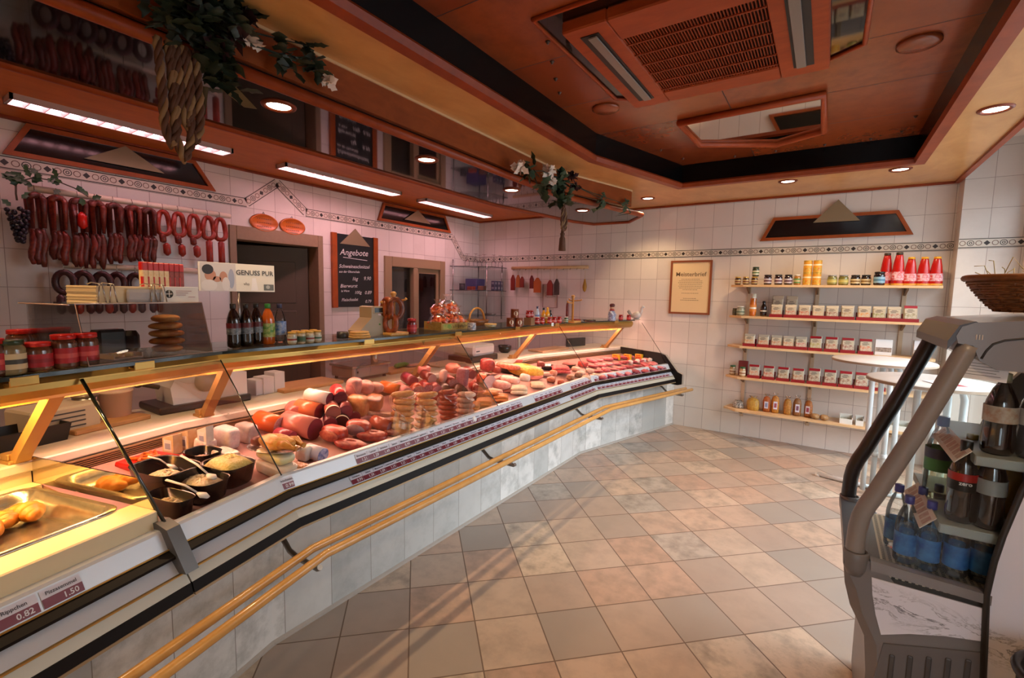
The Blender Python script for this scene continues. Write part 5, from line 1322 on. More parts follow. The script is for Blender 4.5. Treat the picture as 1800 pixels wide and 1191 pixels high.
for s in (-1, 1): q.loft([[(c.x + .02 + a, c.y - .10 + s * .004 + w * .0, c.z + b) for w in (0,) for a, b in ((x0, z0), (x0 + .05, z0 + .03), (x0 + .055, z0 + .0), (x0 + .01, z0 - .03))] for x0, z0 in ((0, .12), (.05, .16), (.09, .20))], True, True, True)
q.box((c.x + .0, c.y - .135, c.z - .004), (c.x + .012, c.y - .13, c.z + .02)); q.build('ribbon', M('8a1018', .4), t, True)

# waste bin
t = thing('waste_bin', 'black round waste bin beside the printed side of the cooler', 'bin', (.56, 1.56, 0))
MB().lathe([(.085, 0), (.09, .01), (.115, .64), (.112, .64), (.088, .014), (.001, .014)], 32).build('bin_body', M('17100e', .45), t)
MB().tube([(.116 * math.cos(2 * PI * j / 36), .116 * math.sin(2 * PI * j / 36), .645) for j in range(36)], .010, 8, closed=True).build('rim', M('221e1e', .35), t)
# ------------------------------------------------------------------ goods in the display case
def dco(p):
    """how far outward of the counter front line a point lies"""
    p = Vector((p.x, p.y))
    if p.y < 1.02: return (p - B1).dot(Vector((.9659, .2588)))
    if p.y > 4.05: return (p - B2).dot(Vector((.9659, -.2588)))
    return p.x - B1.x
def zdk(d): return DECK0 + (.06 - d) * (DECK1 - DECK0) / .62
def on_deck(px, py, h=0.):
    z = .78 + h
    for _ in range(30): z = .5 * z + .5 * (zdk(dco(onZ(px, py, z))) + h)
    return onZ(px, py, z)
def tang(p):
    return Vector((-.2588, .9659, 0)) if p.y < 1.02 else Vector((.2588, .9659, 0)) if p.y > 4.05 else Vector((0, 1, 0))
def fm(c, c2=None, sc=70, rough=.3, sss=.12, bump=.0): return M(c, rough, two=c2, vscale=sc, sss=sss, bump=bump, name='food_' + c)
AX = Vector((-.90, -.42, 0)).normalized()
def log(px, py, h, r, L, cas, face, label, ax=None, rim=None, face2=None, fs=60, tilt=0., grp='sausage logs in the meat case', name='sausage_log'):
    p = on_deck(px, py, h); ax = Vector(ax if ax else AX).normalized(); ax.z = tilt + .137 * max(0, -(ax.x * .98 - ax.y * .1))
    t = thing(name, label, 'sausage', p, 0, grp); z0 = Vector((0, 0, 0))
    q = MB(); q.tube([ax * .0005, ax * L * .9, ax * L * .96, ax * L], [r, r, r * .8, r * .3], 22); q.build('casing', fm(cas, None, 40, .28), t)
    q = MB()
    q.tube([-ax * .0008, ax * .0006], [r * .97, r * .99], 22, smooth=False); q.build('cut_face', fm(face, face2, fs, .35), t)
    if rim: MB().tube([-ax * .0012, ax * .014], r * 1.03, 22, caps=False).build('rim', fm(rim), t)
    return t
def lump(px, py, h, size, c, c2, label, cat='meat', name='meat_piece', rz=0., n=3.1, noise=.11, grp=None, rot=None, sc=45, cut=None, loc=None, seg=20, rings=12, bump=.25, rough=.35):
    """irregular rounded block of food, base on its support"""
    a, b, c_ = size
    p = loc if loc is not None else on_deck(px, py, h)
    t = MB(); ph = [rnd.uniform(0, 6) for _ in range(6)]
    def sg(v, e): return math.copysign(abs(v) ** e, v)
    e = 2. / n; rs = []
    for i in range(rings + 1):
        v = -PI / 2 + PI * i / rings; cv, sv = sg(max(math.cos(v), 1e-4), e), sg(math.sin(v), e); row = []
        for j in range(seg):
            u = 2 * PI * j / seg; k = 1 + noise * (math.sin(2 * u + ph[0]) * .5 + math.sin(3 * u + ph[1] + v * 2) * .4 + math.sin(5 * u + ph[2] - v * 3) * .25)
            row.append((a * cv * sg(math.cos(u), e) * k, b * cv * sg(math.sin(u), e) * k, c_ + c_ * sv * (1 + noise * .5 * math.sin(u + ph[3]))))
        rs.append(row)
    t.loft(rs, True, True, True)
    o = t.build(name, fm(c, c2, sc, rough, .12, bump))
    o.location = p
    mr = Euler(rot).to_matrix() if rot else Matrix.Rotation(rz, 3, 'Z')
    if loc is None: mr = Matrix.Rotation(.136, 3, tang(p)) @ mr
    o.rotation_euler = mr.to_euler()
    tag(o, label, cat, grp)
    if cut:
        q = MB(); q.lathe([(.001, 0), (1, 0), (.96, .002), (.001, .003)], 24, sx=a * .82, sy=c_ * .82)
        k = q.build('cut_face', fm(cut[0], cut[1], 50), o); k.rotation_euler = (PI / 2, 0, 0); k.location = (0, -b * 1.0, c_)
    return o
def wurst(p0, p1, r, c, c2, label, sag=0., grp=None, name='sausage', seg=10, up=(0, 0, 1)):
    p0, p1 = Vector(p0), Vector(p1); m = (p0 + p1) / 2; up = Vector(up)
    P = []
    for i in range(11):
        f = i / 10; P.append(p0.lerp(p1, f) - m + up * (sag * 4 * f * (1 - f)))
    R = [r * k for k in (.35, .8, .96, 1, 1, 1, 1, 1, .96, .8, .35)]
    o = MB().tube(P, R, seg).build(name, fm(c, c2, 50, .3)); o.location = m
    return tag(o, label, 'sausage', grp)
RT = Vector((.834, .552, 0)); BK = Vector((-.552, .834, 0))      # across and away, seen from the shop

# --- cooked sausage logs, near field
G1 = 'sausage logs stacked in the near case field'
log(494, 748, .050, .047, .16, 'b5501c', 'b8706c', 'orange-skinned brawn log with marbled pink face, beside the chicken platter', (-.97, -.25, 0), face2='c99a90', fs=90, grp=G1)
log(522, 730, .052, .050, .12, 'c0685c', 'c87e74', 'plain pink sausage log standing behind the orange-skinned brawn', (-.75, .35, 0), grp=G1)
log(554, 754, .055, .056, .20, 'b8665a', '6e2430', 'long pink-skinned log with a maroon face in front of the pile', (-.96, -.28, 0), grp=G1)
log(562, 723, .085, .044, .15, 'c06a40', '8a3038', 'orange-skinned log with dark red face, middle tier of the pile', (-.95, -.3, 0), grp=G1)
log(586, 725, .100, .038, .14, 'a85a4a', '8a5048', 'brownish liver sausage log with a white rim, middle tier of the pile', (-.85, .45, 0), rim='d8c4b0', grp=G1)
log(608, 723, .100, .036, .14, '8a3a38', '74303a', 'maroon sausage log, middle tier of the pile beside the orange loaf', (-.8, .5, 0), grp=G1)
log(580, 701, .150, .036, .15, 'd0c0b4', '6e2c34', 'maroon sausage log wrapped in white paper on top of the pile', (-.93, -.35, 0), grp=G1)
log(599, 699, .150, .036, .16, 'b03030', '6e2a30', 'maroon sausage log with bright red skin on top of the pile', (-.8, .4, .0), grp=G1)
log(581, 745, .048, .034, .12, '6a2a30', '742e38', 'small maroon log low in the pile beside the black pudding', (-.8, .5, 0), grp=G1)
log(601, 742, .052, .036, .12, '2e1614', '3a1a1a', 'black pudding with a white rim low in the pile', (-.75, .6, 0), rim='d2c0ac', grp=G1)
log(624, 734, .05, .030, .10, '7a2a2a', '8a2f34', 'short dark red log behind the smoked ham', (-.75, .6, 0), grp=G1)
log(513, 770, .03, .034, .10, '8a2f3a', '9a3a44', 'short maroon log tucked behind the chicken platter', (-.9, -.2, 0), grp=G1)
lump(621, 694, .115, (.038, .05, .052), 'c8807a', 'd49a8c', 'upright block of pink ham sausage at the back of the near field', rz=.5, n=3.4, noise=.03, sc=30, bump=.05)
lump(641, 692, .10, (.05, .045, .042), 'c88478', 'd49c8c', 'rounded pink cooked ham beside the upright block', rz=.4, n=2.6)
lump(660, 690, .10, (.05, .03, .034), 'd09080', 'dcaa98', 'pale pink cooked sausage end beside the rounded ham', rz=.6, n=2.4)
lump(627, 729, .04, (.060, .045, .056), 'b8703c', 'c88850', 'orange-brown meat loaf block with square edges', rz=.55, n=5, noise=.02, sc=60)
lump(657, 720, .04, (.046, .045, .046), 'b06a3c', 'c07e4a', 'meat loaf block with pale top beside the orange-brown loaf', rz=.55, n=4.5, noise=.02)
lump(658, 703, .13, (.04, .04, .01), 'd8a898', 'cc988a', 'pale slice lying on top of the second meat loaf block', rz=.5, n=3)
lump(665, 730, .02, (.10, .025, .012), 'd8b49a', 'c08060', 'wavy strip of pale bacon lying before the meat loaf', rz=.7, noise=.2)
lump(629, 762, .012, (.062, .05, .038), '8a2420', 'a8402c', 'smoked ham piece with grey-violet cut face and fat rim', rz=.55, n=3, cut=('7a5860', '8c6a6c'))
lump(588, 772, .01, (.066, .05, .036), '8e2018', 'b03c24', 'red cured ham with a fatty cut edge before the maroon log', rz=.3, n=2.8, cut=('8a3830', 'a85a48'))
lump(616, 788, .0, (.085, .04, .022), '7a1c1a', '9c3628', 'dark red dried meat piece lying at the front edge', rz=.55, n=2.6)
lump(655, 774, .0, (.075, .045, .026), '7e1f1c', '9a3c2c', 'dark red dried meat piece behind the front one', rz=.6, n=2.6)
lump(690, 764, .0, (.04, .03, .016), '8a4038', '9a5448', 'small brownish cured slice pile by the sausage stacks', rz=.5)
log(688, 751, .036, .036, .14, 'a04a34', '8e6a72', 'rolled roast with grey-pink face beside the yellow sausage stack', (-.95, -.1, 0), grp=G1)
# --- stacks of boiled sausages
def stack(px, py, n, w, r, c, c2, what, grp, dz=1.75):
    p = on_deck(px, py, 0)
    for i in range(n):
        z = p.z + r + i * r * dz; o = Vector((rnd.uniform(-.006, .006), rnd.uniform(-.006, .006), 0)) + BK * (i * .006)
        a = p + o - RT * w / 2; b = p + o + RT * w / 2; a.z = b.z = z
        if i == n - 1 and n > 4: b.z += r * .8
        wurst(a, b, r, c, c2, what + ', ' + ordn[i] + ' from the bottom', -.014, grp, up=BK)
stack(706, 764, 7, .125, .0185, 'b47444', 'c28a58', 'tan boiled sausage in the tall stack beside the rolled roast', 'tall stack of tan sausages')
stack(749, 752, 6, .12, .0185, 'b47444', 'c28a58', 'tan boiled sausage in the second stack by the red smoked stack', 'second stack of tan sausages')
stack(787, 737, 6, .11, .0165, '8a2f20', 'a04830', 'red-brown smoked sausage in the stack beside the tan ones', 'stack of red-brown sausages')
stack(818, 727, 4, .115, .020, 'c4947c', 'd4aa90', 'pale pink sausage in the stack by the round white sticker', 'stack of pale sausages')
# --- middle field: salami, brawn, hams
G2 = 'cold cuts in the middle case field'
for px, py, h, r, cas, fa, fb, fs, lab, ax in (
    (700, 685, .085, .032, 'c8681c', 'c4742c', 'd08a40', 40, 'short orange smoked log at the back beside the pink slices', (-.95, -.2, 0)),
    (716, 691, .075, .033, 'c88078', 'd09088', None, 40, 'plain pink log end beside the orange one', (-.9, .3, 0)),
    (736, 689, .075, .037, 'a84a2c', 'b05448', 'd8a898', 110, 'coarse salami with orange rim behind the second sausage stack', (-.85, .5, 0)),
    (754, 687, .075, .038, '983230', 'a84048', 'd0a0a0', 130, 'coarse red salami beside the orange-rimmed one', (-.85, .5, 0)),
    (770, 688, .075, .034, '9a4a4a', 'b8707a', 'c89098', 90, 'pinkish salami between the coarse red one and the peppered one', (-.85, .5, 0)),
    (787, 691, .070, .038, '3a2420', '4a3028', '6e5444', 150, 'pepper-crusted dark salami, left of a pair', (-.85, .5, 0)),
    (812, 690, .060, .038, '5a3428', '6a4434', '8a6a50', 150, 'pepper-crusted brown salami, right of the pair', (-.85, .5, 0)),
    (861, 671, .070, .046, '5a1c18', 'd8a89c', 'e0b8ac', 30, 'dark-skinned log with a large pale oval face', (-.9, .42, .0)),
    (775, 703, .035, .028, '8a2f28', 'd49c8c', None, 40, 'small dark log with a pale oval face by the red-brown stack', (-.9, .3, 0)),
    (760, 666, .130, .030, '6e2a24', 'd09a8e', None, 40, 'log with a pale oval face lying on the salami', (-.92, .3, .1)),
    (842, 688, .05, .030, '9a3428', 'b04438', 'cc8070', 90, 'short red salami end beside the pepper-crusted pair', (-.85, .5, 0)),
    (727, 671, .12, .032, '7a2030', '8a2c38', None, 40, 'maroon log at the back beside the bracket foot', (-.9, .3, 0)),
    (797, 674, .10, .030, 'a84a44', 'b8605a', 'd09a90', 90, 'rosy log behind the pepper-crusted pair', (-.85, .5, 0)),
    (830, 658, .11, .030, '8a3a30', 'a85a50', None, 40, 'reddish log behind the standing ham block', (-.85, .5, 0))):
    log(px, py, h, r * 1.16, .14, cas, fa, lab, ax, face2=fb, fs=fs, grp=G2)
lump(811, 678, .075, (.042, .03, .066), 'b87078', 'c88c90', 'tall pink block of cooked ham standing on its end', rz=.45, n=6, noise=.015, sc=60, bump=.1)
for px, py, h, s, c, c2, lab, rz in (
    (778, 672, .09, (.022, .03, .04), 'd8a898', 'e0b8a8', 'narrow pale slice standing between the salamis', .4),
    (795, 655, .095, (.05, .04, .03), 'c06a50', 'cc806a', 'salmon-pink piece at the back by the ham block', .4),
    (744, 658, .115, (.04, .03, .03), 'c0605a', 'd08a80', 'rosy cured piece at the back behind the salami', .3),
    (848, 672, .05, (.04, .035, .03), 'b84a30', 'c86a48', 'orange-red smoked piece beside the large oval face', .5),
    (841, 700, .0, (.045, .03, .025), '98342c', 'b0584c', 'marbled red piece before the large oval log', .5),
    (855, 651, .06, (.05, .045, .045), '7a2420', '9a4038', 'dark red raw ham block at the back of the middle field', .35),
    (893, 648, .07, (.085, .04, .022), 'b8583c', 'd09070', 'flat salmon ham piece on a black tray', .35),
    (893, 655, .0, (.095, .045, .03), '241614', '3a2420', 'black-crusted ham under the salmon piece', .35),
    (880, 682, .02, (.06, .04, .025), 'd49080', 'e0b0a0', 'fan of pale pink slices before the yellow heap', .4),
    (897, 672, .03, (.07, .04, .022), 'd8a090', 'e4bcaa', 'pale pink sliced sausage beside the yellow heap', .3),
    (868, 695, .0, (.05, .035, .022), 'd07850', 'dc9070', 'orange-pink sliced loaf by the large oval log', .5),
    (922, 670, .035, (.035, .03, .026), 'd8c4b0', 'e4d4c4', 'white square cheese piece in front of the yellow heap', .4)):
    lump(px, py, h, tuple(v * 1.2 for v in s), c, c2, lab, rz=rz)
lump(924, 662, .0, (.155, .09, .056), 'd8981c', 'e8b840', 'heaped yellow marinated meat in the middle of the case', rz=.35, n=2.2, noise=.14, sc=60, bump=.8)
# small orange frankfurters, bundle by bundle
G3 = 'orange frankfurters at the front edge'
k = 0
for px, py, n, lay, w in ((829, 719, 5, 2, 'beside the pale ring stack'), (851, 712, 5, 2, 'of the middle bundle'), (880, 704, 5, 2, 'below the white sausages'), (863, 692, 4, 1, 'lying on the bundles')):
    p = on_deck(px, py, .0 if lay == 2 else .04)
    for i in range(n * lay):
        r = .0115; row = i // n
        c = p + BK * ((i % n - n / 2) * r * 2.05 + row * r) + Vector((0, 0, r + row * r * 1.75)); a = RT * .055 + BK * rnd.uniform(-.004, .004)
        wurst(c - a, c + a, r, 'c46a30', 'd08448', 'orange frankfurter ' + w + ', ' + ('lower' if row == 0 else 'upper') + ' layer', .004, 'frankfurters ' + w + (', lower layer' if row == 0 else ', upper layer'))
p = on_deck(912, 690, .0)
for i in range(10):
    r = .0145; row = i // 6
    c = p + BK * ((i % 6 - 3) * r * 2.05 + row * r) + Vector((0, 0, r + row * r * 1.75)); a = RT * .065
    wurst(c - a, c + a, r, 'd0bc9a', 'dccbb0', 'plump white sausage in the bundle behind the frankfurters, ' + ('lower' if row == 0 else 'upper') + ' layer', .006, 'white sausages, ' + ('lower' if row == 0 else 'upper') + ' layer')
p = on_deck(945, 680, .0)
for i in range(5):
    r = .016; c = p + BK * ((i - 2) * r * 2.1) + Vector((0, 0, r)); a = RT * .06
    wurst(c - a, c + a, r, 'cfae8a', 'dcc0a0', 'cream-coloured sausage beside the brown meat tray', .005, 'cream sausages by the brown meat tray')
# red raw sausages in a tray
p = on_deck(985, 655, .0)
for i in range(16):
    r = .0145; row = i // 9
    c = p + BK * ((i % 9 - 4.5) * r * 2.05 + row * r) + Vector((0, 0, r + .01 + row * r * 1.7)); a = RT * .085 + BK * rnd.uniform(-.006, .006)
    wurst(c - a, c + a, r, 'b83a3c', 'cc5c5a', 'raw red sausage heaped before the dark bowls, ' + ('lower' if row == 0 else 'upper') + ' layer', .008, 'raw red sausages, ' + ('lower' if row == 0 else 'upper') + ' layer')
for i, (px, py, c, c2, s) in enumerate(((968, 672, '9a5034', 'b46a48', .035), (985, 676, '9a3c2c', 'b45a40', .033), (1002, 668, '7a5038', '94684a', .035), (1016, 663, '6e4a38', '8a6450', .035))):
    lump(px, py, 0., (s, s * .8, s * .7), c, c2, 'browned roast piece at the front of the middle field, ' + ordn[i] + ' from the cream sausages', rz=.4, grp='browned roast pieces')
# fans of sliced sausage filling the middle field
def fan(px, py, n, r, c, c2, what, h=.0, step=.014, thick=.005):
    r *= 1.25
    p0 = on_deck(px, py, h)
    for i in range(n):
        q = MB(); q.lathe([(.001, 0), (r * .96, 0), (r, thick * .5), (r * .96, thick), (.001, thick)], 18, sy=.82)
        o = q.build('sausage_slice', fm(c, c2, 70)); o.location = p0 + RT * (i - n / 2) * step + Vector((0, 0, r * .42 + .004)); o.rotation_euler = (Matrix.Rotation(math.radians(-28), 3, BK) @ Matrix.Rotation(.2, 3, RT)).to_euler()
        tag(o, what, 'sausage slice', what + ' group')
fan(905, 690, 9, .036, 'd09a88', 'dcb0a0', 'pale pink sausage slice in the fan by the white sausage bundle')
fan(885, 668, 8, .036, 'c87a70', 'd89a8c', 'rosy sausage slice in the fan beside the pale oval log face', .02)
fan(938, 668, 9, .034, 'c86a5c', 'd89080', 'reddish ham slice in the fan right of the white cheese square', .0)
fan(960, 662, 8, .034, 'd09c88', 'dcb4a4', 'light ham slice in the fan left of the raw red sausages')
fan(936, 652, 9, .034, 'a84038', 'c07060', 'dark red ham slice in the fan behind the yellow heap', .01)
fan(842, 676, 7, .034, 'c06050', 'd49080', 'salmon sausage slice in the fan before the dark-skinned log')
fan(826, 700, 6, .032, 'a03830', 'bc6a5c', 'deep red salami slice in the fan above the frankfurters')
fan(722, 702, 6, .036, 'd09a8c', 'dcb4a8', 'pink sausage slice in the fan behind the first tan stack', .05)
fan(905, 640, 8, .034, '8a2c28', 'a85448', 'dark raw ham slice in the fan at the louvred back', .02)
for i, (px, py, s, c, c2, lab) in enumerate(((760, 700, .04, '8a3028', 'a8503c', 'dark red smoked piece between the sausage stacks'), (700, 705, .04, 'c8705c', 'd89484', 'rosy ham end behind the first tan stack'), (802, 708, .04, 'a84434', 'bc6450', 'red-brown ham end above the pale ring stack'), (738, 712, .035, 'b85a40', 'cc7c60', 'small orange-red piece between the two tan stacks'), (872, 655, .045, 'a03c30', 'b86454', 'red ham half behind the pale oval log face'), (950, 645, .04, '6e2a24', '8a4438', 'dark ham end beside the round black dish'), (972, 660, .035, 'c87c5c', 'd89c80', 'orange-pink piece beside the raw red sausages'))):
    lump(px, py, .02 if py < 710 else 0, (s, s * .8, s * .75), c, c2, lab, rz=.4)
# dark bowls and dishes at the back
def bowl(px, py, h, r, dep, c, label, fill=None, name='serving_bowl', sy=1., rz=0.):
    p = on_deck(px, py, h); t = thing(name, label, 'bowl', p, rz)
    MB().lathe([(r * .7, 0), (r * .86, dep * .2), (r * .98, dep * .9), (r, dep), (r * .96, dep), (r * .93, dep * .85), (r * .8, dep * .25), (.001, dep * .2)], 28, sy=sy).build('vessel', M(c, .3, spec=.4), t)
    return p
bowl(962, 648, .0, .085, .035, '241c1c', 'round black dish with a white card at the back of the case')
q = MB(); q.box((-.035, -.022, 0), (-.002, .022, .0015)); q.box((.002, -.020, 0), (.035, .022, .0015)); q.box((-.002, -.002, 0), (.002, .002, .001)); p = on_deck(962, 641, .036); o = q.build('price_card', m_paper); o.location = p; o.rotation_euler = (math.radians(20), 0, .5); tag(o, 'white folded price card on the round black dish', 'card')
bowl(1000, 645, .0, .075, .035, '2a1c1a', 'round dark dish of minced beef at the back of the case')
o = lump(1000, 643, .012, (.062, .055, .018), '7a2420', '9a4038', 'coarse dark minced beef heaped in the round dark dish', 'minced meat', 'minced_beef', sc=120, noise=.1, bump=.9); 
lump(1024, 644, .0, (.05, .045, .03), 'b82c24', 'cc4a3c', 'bright red mince mound beside the dark dish', 'minced meat', 'minced_beef', sc=120, noise=.1, bump=.9)
for i, (px, py) in enumerate(((1020, 660), (1036, 655), (1030, 668), (1048, 664), (1012, 652))):
    lump(px, py, .0, (.045, .03, .022), 'c8987c', 'd8b09a', 'pale chicken fillet beside the middle glass seam, ' + ordn[i] + ' of five', rz=rnd.uniform(0, 1.2), grp='chicken fillets')
# far field: raw pork and beef slices
tones = [('a83c48', 'c46a70'), ('b04a54', 'cc7a7e'), ('98303a', 'b85c60'), ('b85e66', 'd08e90'), ('8a2832', 'a84e52')]
i = 0
for row, (y0, y1, n, w) in enumerate(((636, 628, 7, 'back row'), (646, 634, 8, 'second row'), (655, 641, 8, 'third row'), (664, 648, 8, 'front row'))):
    x0, x1 = ((1040, 1120), (1042, 1138), (1050, 1148), (1055, 1158))[row]
    for j in range(n):
        f = j / (n - 1); c, c2 = tones[(i * 3 + row) % 5]; i += 1
        lump(x0 + (x1 - x0) * f, y0 + (y1 - y0) * f, .0, (rnd.uniform(.05, .075), rnd.uniform(.03, .045), rnd.uniform(.012, .02)), c, c2, 'raw pork slice in the far case field, ' + w + ', ' + ordn[j] + ' from the glass seam', rz=-.3 + rnd.uniform(-.5, .5), rot=(rnd.uniform(-.2, .2), rnd.uniform(-.25, .1), -.3 + rnd.uniform(-.5, .5)), noise=.16, sc=35, grp='raw pork slices, ' + w, seg=14, rings=8)
for j in range(3):
    px = 1083 + j * 20
    q = MB(); q.box((-.045, -.018, 0), (.045, .018, .062), .002); q.mat(1); q.box((-.038, -.0188, .006), (.038, -.018, .034)); q.mat(2); q.box((-.03, -.0188, .042), (.03, -.018, .052))
    o = q.build('soup_box', [M('d8a41c', .45), M('c03a18', .45, two='d86a28', vscale=60), M('b82018', .5)]); o.location = on_deck(px, 632 - j * .4, .0); o.rotation_euler = (0, 0, -.26)
    tag(o, 'yellow and red carton standing at the back of the far field, ' + ('nearest the glass seam', 'middle one', 'nearest the white tub')[j], 'box', 'yellow cartons in the far field')
for j, (px, py) in enumerate(((1108, 640), (1120, 638), (1131, 637), (1142, 636))):
    lump(px, py, .0, (.026, .02, .024), 'd8c4bc', 'e4d4cc', 'small white veal roll before the yellow cartons, ' + ordn[j] + ' in line', grp='white veal rolls')
q = MB(); q.lathe([(.040, 0), (.048, .06), (.051, .062), (.051, .068), (.046, .070), (.001, .070)], 22); q.mat(0)
o = q.build('white_tub', M('d4cfca', .35)); o.location = on_deck(1157, 637, .0); tag(o, 'white plastic tub at the end cheek of the meat case', 'tub')

# --- salad bowls, cheese and platter at the near end
def tub(px, py, h, rx, ry, dep, label, fill, fillc, rz, lev=.75, heap=.02, fr=.9):
    p = on_deck(px, py, h); t = thing('salad_bowl', label, 'bowl', p, rz, 'black salad bowls', tuple((Matrix.Rotation(.05, 3, tang(p)) @ Matrix.Rotation(rz, 3, 'Z')).to_euler()))
    def ring(z, k):
        return [(rx * k * math.copysign(abs(math.cos(a)) ** .55, math.cos(a)), ry * k * math.copysign(abs(math.sin(a)) ** .55, math.sin(a)), z) for a in [2 * PI * j / 32 for j in range(32)]]
    MB().loft([ring(0, .78), ring(dep * .1, .84), ring(dep, .98), ring(dep + .003, 1.0), ring(dep, .95), ring(dep * .3, .84), ring(dep * .25, .4)], True, True, True).build('vessel', M('120e0d', .22, spec=.6), t)
    if fill:
        rs = [ring(dep * .3, fr * .85), ring(dep * lev, fr), ring(dep * lev + heap * .7, fr * .66), ring(dep * lev + heap, fr * .28)]
        rs = [[(x * (1 + rnd.uniform(-.05, .05)), y * (1 + rnd.uniform(-.05, .05)), z + rnd.uniform(-.003, .003)) for x, y, z in r] for r in rs]
        q = MB(); q.loft(rs, True, True, True)
        for _ in range(70):
            a, k = rnd.uniform(0, 6.28), rnd.uniform(0, .75) ** .5; q.ball((rx * k * .88 * fr * math.cos(a), ry * k * .88 * fr * math.sin(a), dep * lev + heap * (1 - k) + .002), rnd.uniform(.004, .009), 6, 4)
        o = q.build(fill, fm(fillc[0], fillc[1], 120, .4, .1, .5), None); o.matrix_basis = t.matrix_basis.copy(); o['kind'] = 'stuff'; tag(o, {'potato_salad': 'yellow potato salad heaped in the black bowl before the chicken platter', 'meat_salad': 'pale pinkish salad in the front black bowl', 'egg_salad': 'remains of pale salad in the wide black bowl', 'herring_salad': 'pinkish salad remains in the small rear black bowl', 'cream_salad': 'pale salad in the nearest black bowl'}[fill], 'salad')
    return t
def spoon(px, py, h, px2, py2, h2, label):
    a, b = on_deck(px, py, h), on_deck(px2, py2, h2); t = thing('serving_spoon', label, 'spoon', a, 0, 'white serving spoons')
    MB().tube([a, a.lerp(b, .6) + Vector((0, 0, .008)), b], [.006, .005, .004], 8, flat=.5).build('handle', M('c8c2bc', .35), t, True)
    q = MB(); d = (b - a).normalized(); q.tube([b - d * .002, b + d * .02, b + d * .04], [.006, .018, .008], 10, flat=.4); q.build('scoop', M('c8c2bc', .35), t, True)
A0 = .2618
tub(292, 858, .0, .112, .085, .088, 'wide black salad bowl beside the red pepper tray', 'egg_salad', ('b8a07c', 'd0bc94'), A0, .55, .018, .55)
tub(352, 872, .0, .098, .068, .075, 'black salad bowl at the front edge filled with pale pinkish salad', 'meat_salad', ('c4a888', 'd8c4a4'), A0, .72, .022, .78)
tub(402, 846, .0, .09, .075, .080, 'black salad bowl full of yellow potato salad', 'potato_salad', ('c4a850', 'dcc880'), A0, .88, .035)
tub(356, 822, .0, .066, .055, .072, 'small black salad bowl behind the potato salad', 'herring_salad', ('a87868', 'c49a84'), A0, .5, .01, .7)
tub(301, 900, .0, .085, .04, .062, 'nearest black salad bowl against the corner post', 'cream_salad', ('c0a078', 'd4bc94'), A0, .5, .012, .6)
spoon(292, 843, .10, 348, 866, .075, 'white spoon in the front bowl of pinkish salad')
spoon(318, 800, .11, 366, 833, .088, 'white spoon in the potato salad bowl')
spoon(260, 802, .10, 294, 816, .066, 'white spoon over the red pepper tray')
t = thing('pepper_tray', 'red rectangular tray behind the wide black salad bowl', 'tray', on_deck(268, 818, .0), A0)
MB().box((-.10, -.08, 0), (.10, .08, .028), .008).build('tray_body', M('b01c10', .3), t)
q = MB()
for k in range(16): q.tube([(rnd.uniform(-.08, .08), rnd.uniform(-.06, .06), .032 + rnd.uniform(0, .006)) for _ in range(1)] + [(rnd.uniform(-.08, .08), rnd.uniform(-.06, .06), .034)], .006, 6)
q.build('pepper_strips', fm('b8401c', 'c8741c', 80), t)
def wedge(px, py, h, w, d, hh, c, label, rz, card=True):
    p = on_deck(px, py, h); t = thing('cheese_piece', label, 'cheese', p, rz, 'packed cheese pieces')
    MB().loft([[(-w, -d, 0), (w, -d, 0), (w, d, 0), (-w, d, 0)], [(-w, -d, hh * .8), (w, -d, hh), (w, d, hh), (-w, d, hh * .8)]], True, True, False).build('cheese', fm(c[0], c[1], 30), t)
    if card: MB().box((-w * .7, -d - .001, hh * .15), (w * .7, -d - .0002, hh * .72)).mat(1).box((-w * .5, -d - .0016, hh * .25), (w * .5, -d - .001, hh * .55)).build('paper_label', [M('d4d0cc', .5), M('8a90a8', .5)], t)
wedge(304, 795, .0, .032, .02, .085, ('d0b890', 'c4a878'), 'cheese wedge with a white label at the louvred back, nearer the red tray', A0)
wedge(330, 790, .0, .032, .02, .095, ('ccb68c', 'c0a474'), 'cheese wedge with a white label at the louvred back, beside the tall carton', A0)
wedge(362, 784, .035, .026, .018, .095, ('d8d2c4', 'ccc4b4'), 'tall white carton standing on the clear tub', A0)
for px, py, s, c, lab in ((360, 795, (.042, .03, .034), 'c4a8a0', 'clear pink-filled tub under the tall white carton'), (397, 786, (.055, .035, .05), 'c8b4b0', 'white wrapped cheese block behind the potato salad'), (396, 815, (.055, .035, .032), 'b8a088', 'clear tub of mixed salad behind the potato salad bowl'), (432, 775, (.05, .03, .045), 'c8bcb8', 'white wrapped package at the back beside the chicken platter'), (375, 804, (.05, .03, .022), 'c0a880', 'flat yellowish cheese pack between tub and bowl')):
    lump(px, py, .0, s, c, 'd8ccc4', lab, 'package', 'wrapped_package', rz=A0, n=5, noise=.02, bump=.1)
for i, (px, py, h, s, c, lab) in enumerate(((486, 830, 0., (.085, .05, .026), 'd4bca0', 'lower white cheese slab at the front edge'), (484, 806, .052, (.08, .045, .018), 'd8cc98', 'upper yellowish cheese slab on the white one'))):
    lump(px, py, h, s, c, 'dccdb8', lab, 'cheese', 'cheese_slab', rz=.15, n=5, noise=.02, bump=.1, sc=20)
p = on_deck(484, 792, .078)
t = thing('platter', 'oval silver platter carrying a roast chicken above the cheese slabs', 'platter', p, .35)
MB().lathe([(.05, 0), (.09, .004), (.125, .016), (.128, .019), (.118, .017), (.085, .008), (.001, .008)], 36, sy=.62).build('plate', M('b8b0ac', .2, .9), t)
MB().cyl((0, 0, -.075), (0, 0, .002), .02, 14).build('foot', M('b8b0ac', .2, .9), t)
